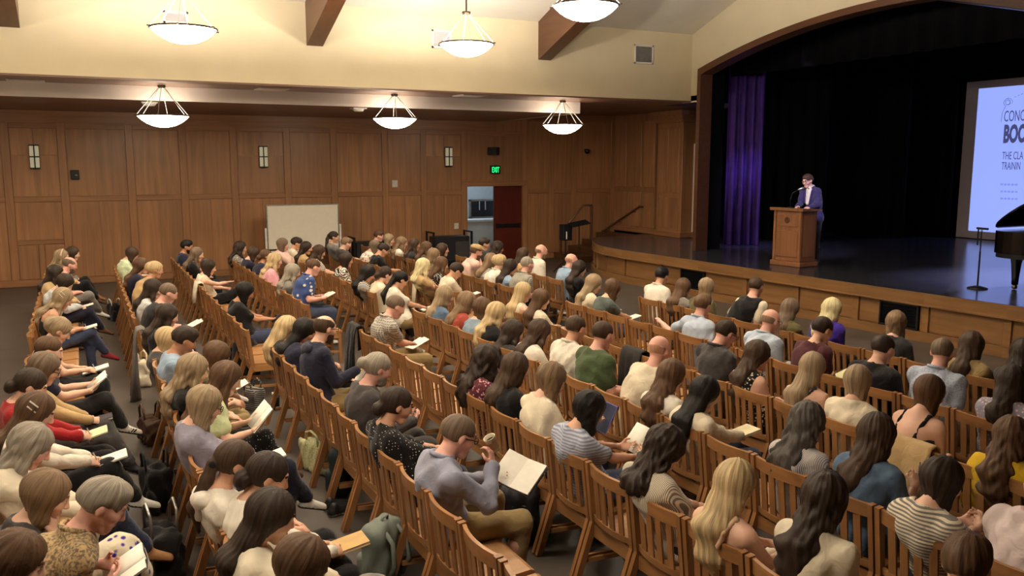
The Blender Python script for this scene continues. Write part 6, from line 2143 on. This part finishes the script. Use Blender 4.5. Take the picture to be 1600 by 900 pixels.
# the speaker at the lectern
sp_loc = at_z(1266, 415, SZ)
SPX, SPY = LX + 0.62, LY + 0.10
hd = at_x(1262, 283, SPX - 0.10)
INFO['speaker'] = person((SPX, SPY, SZ), (SPX - hd[0], SPY - hd[1], hd[2] - SZ), PI, 'm', 'short', 'dbrown', 'indigo', 'l', '', 'white', 'charcoal', 'p', 'podium', 'down', 14, 6, 'fair', 'glasses collar tie', 0,
                         'speaker in blue suit and bow tie reading at the lectern', 0.93, 991, 'black')

# chairs, each named after who sits in it or what stands nearest
SKIP_SEATS = set()
for r in 'ABCDEFGH':
    for k, (near, y) in enumerate(SEATS[r]):
        key = (r, near, y)
        if (r, k) in SKIP_SEATS:
            continue
        x = (ROWX if near else ROWXF)[r]
        own = seat_owner.get(key)
        if own:
            lab = 'wooden chair of the ' + own
        else:
            best = sorted((abs(s[2] - y), s) for s in seat_owner if s[0] == r)
            n1 = seat_owner[best[0][1]]
            step = max(1, round(best[0][0] / PITCHC))
            dirw = 'nearer than' if best[0][1][2] > y else 'beyond'
            lab = 'empty chair %s seat%s %s the %s' % (['', 'one', 'two', 'three', 'four', 'five', 'six', 'seven', 'eight', 'nine', 'ten', 'eleven', 'twelve'][min(step, 12)], '' if step == 1 else 's', dirw, n1)
        ws = lab.split()[:16]
        while ws[-1].strip(',') in ('in', 'with', 'the', 'a', 'and', 'of', 'by', 'her', 'his', 'an', 'on', 'at', 'beside', 'behind', 'before', 'to', 'near', 'over', 'under', 'between', 'white', 'its', 'right', 'left', 'one', 'plain', 'two', 'dark', 'close', 'plus') or ws[-1].endswith(','):
            if ws[-1].endswith(',') and ws[-1].strip(',') not in ('in', 'with'):
                ws[-1] = ws[-1].strip(',')
                break
            ws.pop()
        chair(x, y, ' '.join(ws))

for o in list(INFO['a8']['root'].children):
    if o.name.startswith('shoe'):
        st = MB()
        for k in range(3):
            for s in (-1, 1):
                st.bar((0.015 + 0.025 * k, s * 0.0405, 0.028), (0.038 + 0.025 * k, s * 0.030, 0.058), 0.012, 0.010, (0, 1, 0))
        st.build('stripe', M_BLACK, o)

# ------------------------------------------------------------------ things people hold
M_COVER = plain('book_cover_dark', (52, 48, 60), 0.6)
M_KRAFT = plain('kraft_cover', (196, 160, 104), 0.7)
M_PRINT = plain('printed_lines', (120, 116, 116), 0.8)
M_TABLET = plain('tablet_violet', (92, 92, 180), 0.4)
M_SCREENP = plain('phone_screen', (60, 66, 84), 0.15, spec=0.6)


def held(pid, kind, label, cat, dx=0.0, dy=0.0, dz=0.0, tilt=None, yaw=0.0, size=(0.15, 0.21), pmat=None, cmat=None, group=None):
    """a book, pad or phone lying in the hands of the person pid"""
    I = INFO[pid]
    wr = I['wrist']
    hands = [w + unit(x) * 0.10 for w, x in zip(wr, I['hx'])]
    c = (hands[0] + hands[1]) / 2 + I['loc'] + V3(dx, dy, dz)
    nm = {'open': 'open_book', 'pad': 'notepad', 'note': 'notebook', 'phone': 'phone', 'tablet': 'tablet', 'sheets': 'paper_sheets'}[kind]
    t = tag(empty(nm, tuple(c)), label, cat, group)
    tl = math.radians({'open': 38, 'pad': 14, 'note': 10, 'phone': 35, 'tablet': 50, 'sheets': 25}[kind] if tilt is None else tilt)
    t.rotation_euler = (0, -tl, math.radians(yaw))
    a, b = size
    pm = pmat or M_PAPER
    cm = cmat or M_COVER
    if kind == 'open':
        for s in (-1, 1):
            m = MB()
            n = 6
            for i in range(n + 1):
                f = i / n
                y = s * (0.004 + a * f)
                z = 0.012 * math.sin(PI * min(1, f * 1.4)) + 0.02 * f
                m.v += [(-b / 2, y, z), (b / 2, y, z), (b / 2, y, z - 0.010), (-b / 2, y, z - 0.010)]
            for i in range(n):
                q, r = 4 * i, 4 * i + 4
                for j in range(4):
                    m.f.append((q + j, q + (j + 1) % 4, r + (j + 1) % 4, r + j) if s < 0 else (q + j, r + j, r + (j + 1) % 4, q + (j + 1) % 4))
            m.f += [(0, 1, 2, 3), (4 * n, 4 * n + 3, 4 * n + 2, 4 * n + 1)]
            m.build('pages', pm, t, True)
            l = MB()
            for k in range(7):
                xx = b / 2 - 0.03 - k * 0.022
                zz = 0.0145
                l.box(xx, xx + 0.003, min(s * a * 0.25, s * a * 0.8), max(s * a * 0.25, s * a * 0.8), zz + 0.012, zz + 0.0125)
        m = MB()
        m.bar((0, -a, 0.008), (0, 0, -0.012), b + 0.008, 0.004).bar((0, a, 0.008), (0, 0, -0.012), b + 0.008, 0.004)
        m.build('cover', cm, t)
    elif kind in ('pad', 'note', 'sheets'):
        h = {'pad': 0.012, 'note': 0.014, 'sheets': 0.004}[kind]
        box('pages', -b / 2, b / 2, -a / 2, a / 2, 0.0, h, pm, t)
        if kind != 'sheets':
            box('cover', -b / 2 - 0.003, b / 2 + 0.003, -a / 2 - 0.003, a / 2 + 0.003, -0.004, 0.0, cm, t)
        if kind == 'note':
            box('cover', -b / 2 - 0.003, b / 2 + 0.003, -a / 2 - 0.003, a / 2 + 0.003, h, h + 0.003, cm, t)
        if kind == 'sheets':
            o = box('sheet', -b / 2 - 0.02, b / 2 - 0.02, -a / 2 + 0.03, a / 2 + 0.04, 0.005, 0.007, pm, t)
            o.rotation_euler = (0.03, 0.02, 0.2)
    else:
        box('case', -b / 2, b / 2, -a / 2, a / 2, -0.008, 0.0, M_TABLET if kind == 'tablet' else M_BLACK, t, 0.003)
        box('screen', -b / 2 + 0.006, b / 2 - 0.006, -a / 2 + 0.005, a / 2 - 0.005, 0.0, 0.001, pm if pmat else M_SCREENP, t)
    return t


def pen(pid, label, i=0, mat=None):
    I = INFO[pid]
    p = I['wrist'][i] + unit(I['hx'][i]) * 0.085 + I['loc']
    t = tag(empty('pen', tuple(p)), label, 'pen')
    d = unit(V3(-0.3, -0.35, 0.9))
    MB().tube([tuple(d * -0.05), tuple(d * -0.035), tuple(d * 0.09)], [0.001, 0.0045, 0.0045], 6).build('barrel', mat or M_WHITEP, t)
    MB().tube([tuple(d * 0.088), tuple(d * 0.1)], 0.003, 6).build('button', M_BLACK, t)


M_CREAMPAPER = plain('cream_paper', (226, 224, 180), 0.8, vary=0.03)
held('a5', 'pad', 'white notepad under the hands of the blue striped sleeves', 'notepad')
held('a6', 'pad', 'white notepad on the lap of the black tank top woman', 'notepad', size=(0.17, 0.24))
held('a7', 'pad', 'white writing pad on the black skirt of the blond bun woman', 'notepad', size=(0.18, 0.26))
held('a8', 'open', 'open white booklet held by the man in navy tee shirt', 'book', dz=0.03)
held('a9', 'note', 'dark grey notebook under the hand of the mustard-sleeved woman', 'notebook')
held('a10', 'pad', 'cream paged pad on the lap of the red sweater woman', 'notepad', pmat=M_CREAMPAPER, size=(0.2, 0.24))
held('a11', 'pad', 'white notebook on the knee of the claw clip woman', 'notebook', size=(0.19, 0.24), dx=0.06)
held('a12', 'note', 'navy notebook on the jeans of the grey-haired woman', 'notebook', cmat=plain('navy_cover', (46, 50, 84), 0.6))
held('a15', 'open', 'large open book in the hands of the tan patterned shirt man', 'book', size=(0.16, 0.23), dx=0.04, dz=-0.02, tilt=30)
held('b5', 'sheets', 'loose printed sheets before the charcoal tee shirt man', 'paper', size=(0.22, 0.28), dx=0.1)
held('b8', 'sheets', 'white sheets in the hands of the light blue tee shirt man', 'paper', size=(0.2, 0.26), dx=0.05)
held('b11', 'open', 'open white book read by the pale green tee shirt woman', 'book', size=(0.16, 0.23), dz=0.05, tilt=48)
held('b12', 'pad', 'white notepad under the pen of the lavender sweater woman', 'notepad', size=(0.18, 0.24))
held('b14', 'note', 'tan kraft notebook held by the low bun woman', 'notebook', cmat=M_KRAFT, size=(0.16, 0.22), dx=0.05)
held('b16', 'pad', 'white notepad at the bottom edge beside bare knees', 'notepad', size=(0.15, 0.21), dx=0.05)
held('c4', 'phone', 'phone in the hands of the black tee shirt woman', 'phone', size=(0.075, 0.15))
held('c7', 'pad', 'white pages in the hand of the navy hooded sweater man', 'notepad', tilt=60, dz=0.02)
held('c9', 'phone', 'pale phone held by the dotted dress woman', 'phone', size=(0.075, 0.15), pmat=plain('lit_phone', (150, 160, 150), 0.3))
held('d6', 'sheets', 'white papers in the hands of the bird print shirt man', 'paper', size=(0.2, 0.27))
held('d7', 'sheets', 'crumpled white papers on the lap of the checked shirt man', 'paper', size=(0.18, 0.24), dx=0.04)
held('d8', 'tablet', 'violet tablet held up by the wavy-haired cream tee shirt woman', 'tablet', size=(0.17, 0.24), dx=0.08, dz=0.05, tilt=62)
held('d9', 'open', 'open white book before the striped dress woman', 'book', dz=0.05, dx=0.05, size=(0.15, 0.22), tilt=50)
held('g13', 'note', 'cream notebook in the hand of the white blouse black-haired woman', 'notebook', cmat=plain('cream_cover', (226, 212, 176), 0.7), size=(0.16, 0.22), dx=0.06)
held('f28', 'pad', 'white page under the hand of the green-grey tee shirt woman', 'notepad', dx=0.05)
held('f27', 'pad', 'white page beyond the cream sweater', 'notepad', dx=0.06)
held('f7', 'pad', 'white pad on the khaki shorts', 'notepad', dx=0.02)
held('i10', 'pad', 'cream notepad beside the wine red sleeve', 'notepad', pmat=M_CREAMPAPER, dx=0.1, dy=-0.12)
held('f15', 'pad', 'white page in front of the black-strapped cream top', 'notepad')
held('e2', 'pad', 'white page in the hands of the cream-shirted man by the whiteboard', 'notepad')
pen('a6', 'white pen in the hand of the black tank top woman')
pen('a7', 'white pen in the hand of the blond bun woman')
pen('a10', 'white pen over the cream pad')
pen('a11', 'white pen in the hand of the claw clip woman')
pen('b12', 'white pen in the hand of the lavender sweater woman')
pen('b16', 'white pen in the hand at the bottom edge')
pen('j4', 'white pen raised beside the denim shirt')

# coffee cup and book of the man in pale blue
I = INFO['c10']
w = I['wrist'][0] + unit(I['hx'][0]) * 0.095 + V3(0.03, 0.035, 0.025) + I['loc']
t = tag(empty('paper_cup', tuple(w)), 'small paper cup raised by the pale blue-grey shirt man', 'cup')
t.rotation_euler = (0, -0.5, 0)
MB().lathe([(0.0, -0.05), (0.030, -0.05), (0.040, 0.05), (0.042, 0.052), (0.040, 0.056), (0.036, 0.05), (0.028, -0.045), (0, -0.045)], 20).build('cup', plain('paper_cup', (224, 214, 190), 0.6), t, True)
MB().lathe([(0.0, 0.03), (0.036, 0.03)], 20).build('coffee', plain('coffee', (36, 24, 18), 0.2), t)
MB().lathe([(0.0325, -0.03), (0.0385, 0.025), (0.0395, 0.025), (0.0335, -0.03)], 20).build('sleeve', plain('cup_sleeve', (150, 120, 80), 0.7), t)
hl = I['wrist'][1] + unit(I['hx'][1]) * 0.11 + I['loc']
t = tag(empty('open_book', tuple(hl + V3(0.07, -0.06, 0.05))), 'open white book resting on the left hand of the cup-drinking man', 'book')
t.rotation_euler = (0.25, -0.65, 0.35)
for s in (-1, 1):
    box('pages', -0.12, 0.12, min(0, s * 0.155), max(0, s * 0.155), 0.0, 0.014, M_PAPER, t).rotation_euler = (s * 0.12, 0, 0)
box('cover', -0.125, 0.125, -0.16, 0.16, -0.005, -0.001, M_COVER, t)
for k in range(3):
    box('tab', 0.10 - 0.02 * k, 0.115 - 0.02 * k, -0.17, -0.155, 0.006, 0.010, M_COVER, t)


# ------------------------------------------------------------------ bags and coats
def blob(items, h, mat, name, parent, rip=0.006, seed=0):
    v = field(items, h)
    if rip:
        ripple(v, rip, 0.10, seed)
    a, q = v.nets()
    return put(name, np_mesh(name, [(a, q, 0)], [mat]), None, parent)


def backpack(x, y, rz, label, mat, s=1.0, strapm=None):
    t = tag(empty('backpack', (x, y, 0), rz), label, 'bag')
    blob([(BX((0, 0, 0.24 * s), (0.10 * s, 0.16 * s, 0.23 * s), 0.085 * s), 0.02, 'u'), (P((0, -0.07 * s, 0.42 * s), (0, 0.07 * s, 0.42 * s), 0.09 * s), 0.05, 'u')], 0.014, mat, 'main_bag', t, 0.008, 3)
    blob([(BX((0.10 * s, 0, 0.15 * s), (0.05 * s, 0.125 * s, 0.12 * s), 0.045 * s), 0.02, 'u')], 0.012, mat, 'front_pocket', t, 0.006, 4)
    for sy in (-1, 1):
        MB().tube([(-0.08 * s, sy * 0.07 * s, 0.45 * s), (-0.15 * s, sy * 0.08 * s, 0.38 * s), (-0.17 * s, sy * 0.09 * s, 0.22 * s), (-0.10 * s, sy * 0.1 * s, 0.08 * s)], 0.017, 6).build('strap', strapm or mat, t, True)
    MB().tube([(-0.02, -0.035, 0.48 * s), (-0.03, -0.03, 0.53 * s), (-0.03, 0.03, 0.53 * s), (-0.02, 0.035, 0.48 * s)], 0.010, 6).build('handle', strapm or mat, t, True)
    MB().tube([(0.088 * s, -0.12 * s, 0.33 * s), (0.105 * s, 0.0, 0.36 * s), (0.088 * s, 0.12 * s, 0.33 * s)], 0.005, 5).build('zip', M_STEEL, t)
    return t


def tote(x, y, rz, label, mat, w=0.17, h=0.3, d=0.07, hand=0.18, trim=None, name='tote_bag'):
    t = tag(empty(name, (x, y, 0), rz), label, 'bag')
    blob([(BX((0, 0, h * 0.5), (d, w, h * 0.5), 0.045), 0.02, 'u')], 0.013, mat, 'body', t, 0.016, int(w * 1000))
    for sx in (-1, 1):
        MB().tube([(sx * d * 0.8, -w * 0.5, h * 0.9), (sx * d * 0.9, -w * 0.45, h + hand * 0.7), (sx * d * 0.9, 0, h + hand), (sx * d * 0.9, w * 0.45, h + hand * 0.7), (sx * d * 0.8, w * 0.5, h * 0.9)], 0.011, 6).build('handle', trim or mat, t, True)
    MB().lathe([(0, 0.012), (0.014, 0.006), (0.014, -0.006), (0, -0.012)], 8).build('clasp', M_STEEL, t, loc=(d + 0.005, 0, h * 0.75))
    return t


c_black = cloth('black')
p = at_z(385, 592, 0.0)
backpack(p[0], p[1], -0.9, 'large black backpack standing on the aisle floor behind the empty chair', c_black, 1.08)
p = at_z(228, 602, 0.0)
tote(p[0] - 0.05, p[1], 0.4, 'cream canvas tote bag on the aisle floor at the row end', cloth('cream'), 0.15, 0.34, 0.06, 0.12)
p = at_z(245, 690, 0.0)
tote(p[0] - 0.05, p[1], 0.2, 'brown leather handbag on the floor beside the striped sneaker', plain('brown_leather', (74, 50, 36), 0.5), 0.17, 0.26, 0.09, 0.16)
p = at_z(262, 790, 0.0)
tote(p[0] - 0.08, p[1], 0.1, 'black shoulder bag on the floor before the blue jeans', c_black, 0.19, 0.36, 0.1, 0.14)
p = at_z(500, 735, 0.0)
tote(p[0], p[1], 0.3, 'pale olive tote bag between the second and third rows', cloth('lgreen', 'weave', 'tan'), 0.2, 0.30, 0.09, 0.10)
p = at_z(528, 772, 0.0)
backpack(p[0] + 0.05, p[1], 2.6, 'dark teal backpack on the floor behind the third row', plain('teal_canvas', (44, 54, 58), 0.7, bump=0.1), 0.9)
p = at_z(598, 905, 0.05)
backpack(p[0], p[1], 2.2, 'light grey-green rucksack at the bottom edge near bare knees', plain('sage_canvas', (120, 128, 120), 0.8, bump=0.2), 0.95)
p = at_z(180, 500, 0.0)
tote(p[0], p[1], 0.3, 'black bag with white print on the floor by the far aisle', c_black, 0.19, 0.3, 0.09, 0.1, M_WHITEP)
p = at_z(396, 640, 0.0)
tote(p[0], p[1], 0.5, 'black bag with pale stripe left of the standing tumbler', cloth('black', 'hstripes', 'grey'), 0.13, 0.26, 0.08, 0.1)
p = at_z(845, 850, 0.0)
backpack(p[0] - 0.12, p[1] + 0.12, -2.0, 'dark backpack on the floor by the green bottle', plain('black_nylon', (26, 26, 30), 0.6, bump=0.1), 0.9)
p = at_z(270, 905, 0.0)
tote(p[0] - 0.05, p[1] + 0.1, 0.2, 'black tote with cream lining and metal strap at lower left', c_black, 0.18, 0.34, 0.10, 0.2, M_STEEL)
p = at_z(432, 640, 0.0)
t = tag(empty('tumbler', (p[0], p[1], 0)), 'black insulated tumbler with pale lid on the aisle floor', 'tumbler')
MB().lathe([(0, 0.0), (0.036, 0.0), (0.045, 0.19), (0.0, 0.19)], 16).build('body', M_BLACK, t, True)
MB().lathe([(0.047, 0.185), (0.047, 0.205), (0.0, 0.208)], 16).build('lid', M_WHITEP, t)
p = at_z(845, 842, 0.0)
t = tag(empty('water_bottle', (p[0] + 0.03, p[1] - 0.05, 0)), 'green water bottle on the floor by the khaki trousers', 'bottle')
M_GREENP = plain('green_plastic', (96, 160, 60), 0.35)
MB().lathe([(0, 0), (0.037, 0.0), (0.037, 0.17), (0.028, 0.195), (0.0, 0.195)], 16).build('body', M_GREENP, t, True)
MB().lathe([(0.030, 0.19), (0.030, 0.23), (0.0, 0.232)], 14).build('cap', plain('green_cap', (70, 130, 50), 0.4), t)
t = tag(empty('loafers', (0, 0, 0)), 'pair of black slip-on shoes under the white sneaker', 'shoes')
p = at_z(525, 800, 0.0)
t.location = (p[0], p[1], 0)
for k in range(2):
    shoe(t, V3(0, -0.06 + 0.12 * k, 0.0), V3(1, 0.2 - 0.3 * k, 0), V3(0, 0, 1), 'black')


def drapecloth(name, u, v, r, near, label, mat, w=0.38, down=0.5, front=0.22, fold=0.02, dy=0.0, cat='coat', seed=0, off=0.0):
    """cloth hung over the top rail of a chair"""
    x = (ROWX if near else ROWXF)[r]
    y = at_x(u, v, x)[1] + dy
    rl = random.Random(seed)
    prof = [(0.075, 0.86 - front), (0.06, 0.80), (0.045, 0.872), (0.012, 0.895), (-0.035, 0.880), (-0.058, 0.80), (-0.075, 0.86 - down * 0.5), (-0.085, 0.86 - down)]
    n = 14
    vv, f = [], []
    for i in range(n + 1):
        s = i / n
        for j, (px, pz) in enumerate(prof):
            a = fold * math.sin(s * 17 + j * 0.4 + seed) * (abs(pz - 0.88) * 2.2)
            wob = 0.03 * math.sin(s * 9 + seed) if j in (0, len(prof) - 1) else 0.0
            wid = w * (1.0 - 0.25 * abs(pz - 0.88))
            yy = (s - 0.5) * wid
            sg = 1 if px > 0 else -1
            vv.append((px + a - sg * 0.0, yy, pz + wob))
    m = len(prof)
    for i in range(n):
        for j in range(m - 1):
            f.append((i * m + j, i * m + j + 1, (i + 1) * m + j + 1, (i + 1) * m + j))
    me = bpy.data.meshes.new(name)
    me.from_pydata(vv, [], f)
    bm = bmesh.new()
    bm.from_mesh(me)
    bmesh.ops.solidify(bm, geom=list(bm.faces), thickness=0.012)
    bm.to_mesh(me)
    bm.free()
    me.polygons.foreach_set('use_smooth', [True] * len(me.polygons))
    o = put(name, me, mat, None, (x + off, y, 0))
    return tag(o, label, cat)


drapecloth('grey_coat', 217, 480, 'B', False, 'long grey coat hanging from the chair end beside the aisle', plain('grey_cloth', (116, 108, 104), 0.9, bump=0.2), 0.3, 0.83, 0.2, 0.03, seed=1)
drapecloth('cream_shawl', 654, 455, 'F', False, 'cream scarf hanging over a chair back in the far block', cloth('cream'), 0.22, 0.45, 0.2, 0.02, 0, 'scarf', 2)
drapecloth('black_coat', 556, 520, 'D', True, 'black coat hung over the chair at the end of its row', c_black, 0.36, 0.6, 0.3, 0.03, seed=3)
drapecloth('cream_cardigan', 1418, 706, 'F', True, 'cream cardigan draped on the chair behind the strappy top', cloth('tan'), 0.44, 0.3, 0.25, 0.02, 0, 'cardigan', 4)
drapecloth('dark_jacket', 992, 566, 'F', True, 'dark jacket slung over the chair beside the bald beige-shirted man', plain('dark_cloth', (44, 40, 38), 0.9, bump=0.2), 0.36, 0.4, 0.25, 0.03, 0, 'jacket', 5)
drapecloth('cream_sweater', 310, 424, 'C', False, 'cream sweater over the chair back beside the dark bob', cloth('cream'), 0.4, 0.3, 0.2, 0.02, 0, 'sweater', 6)
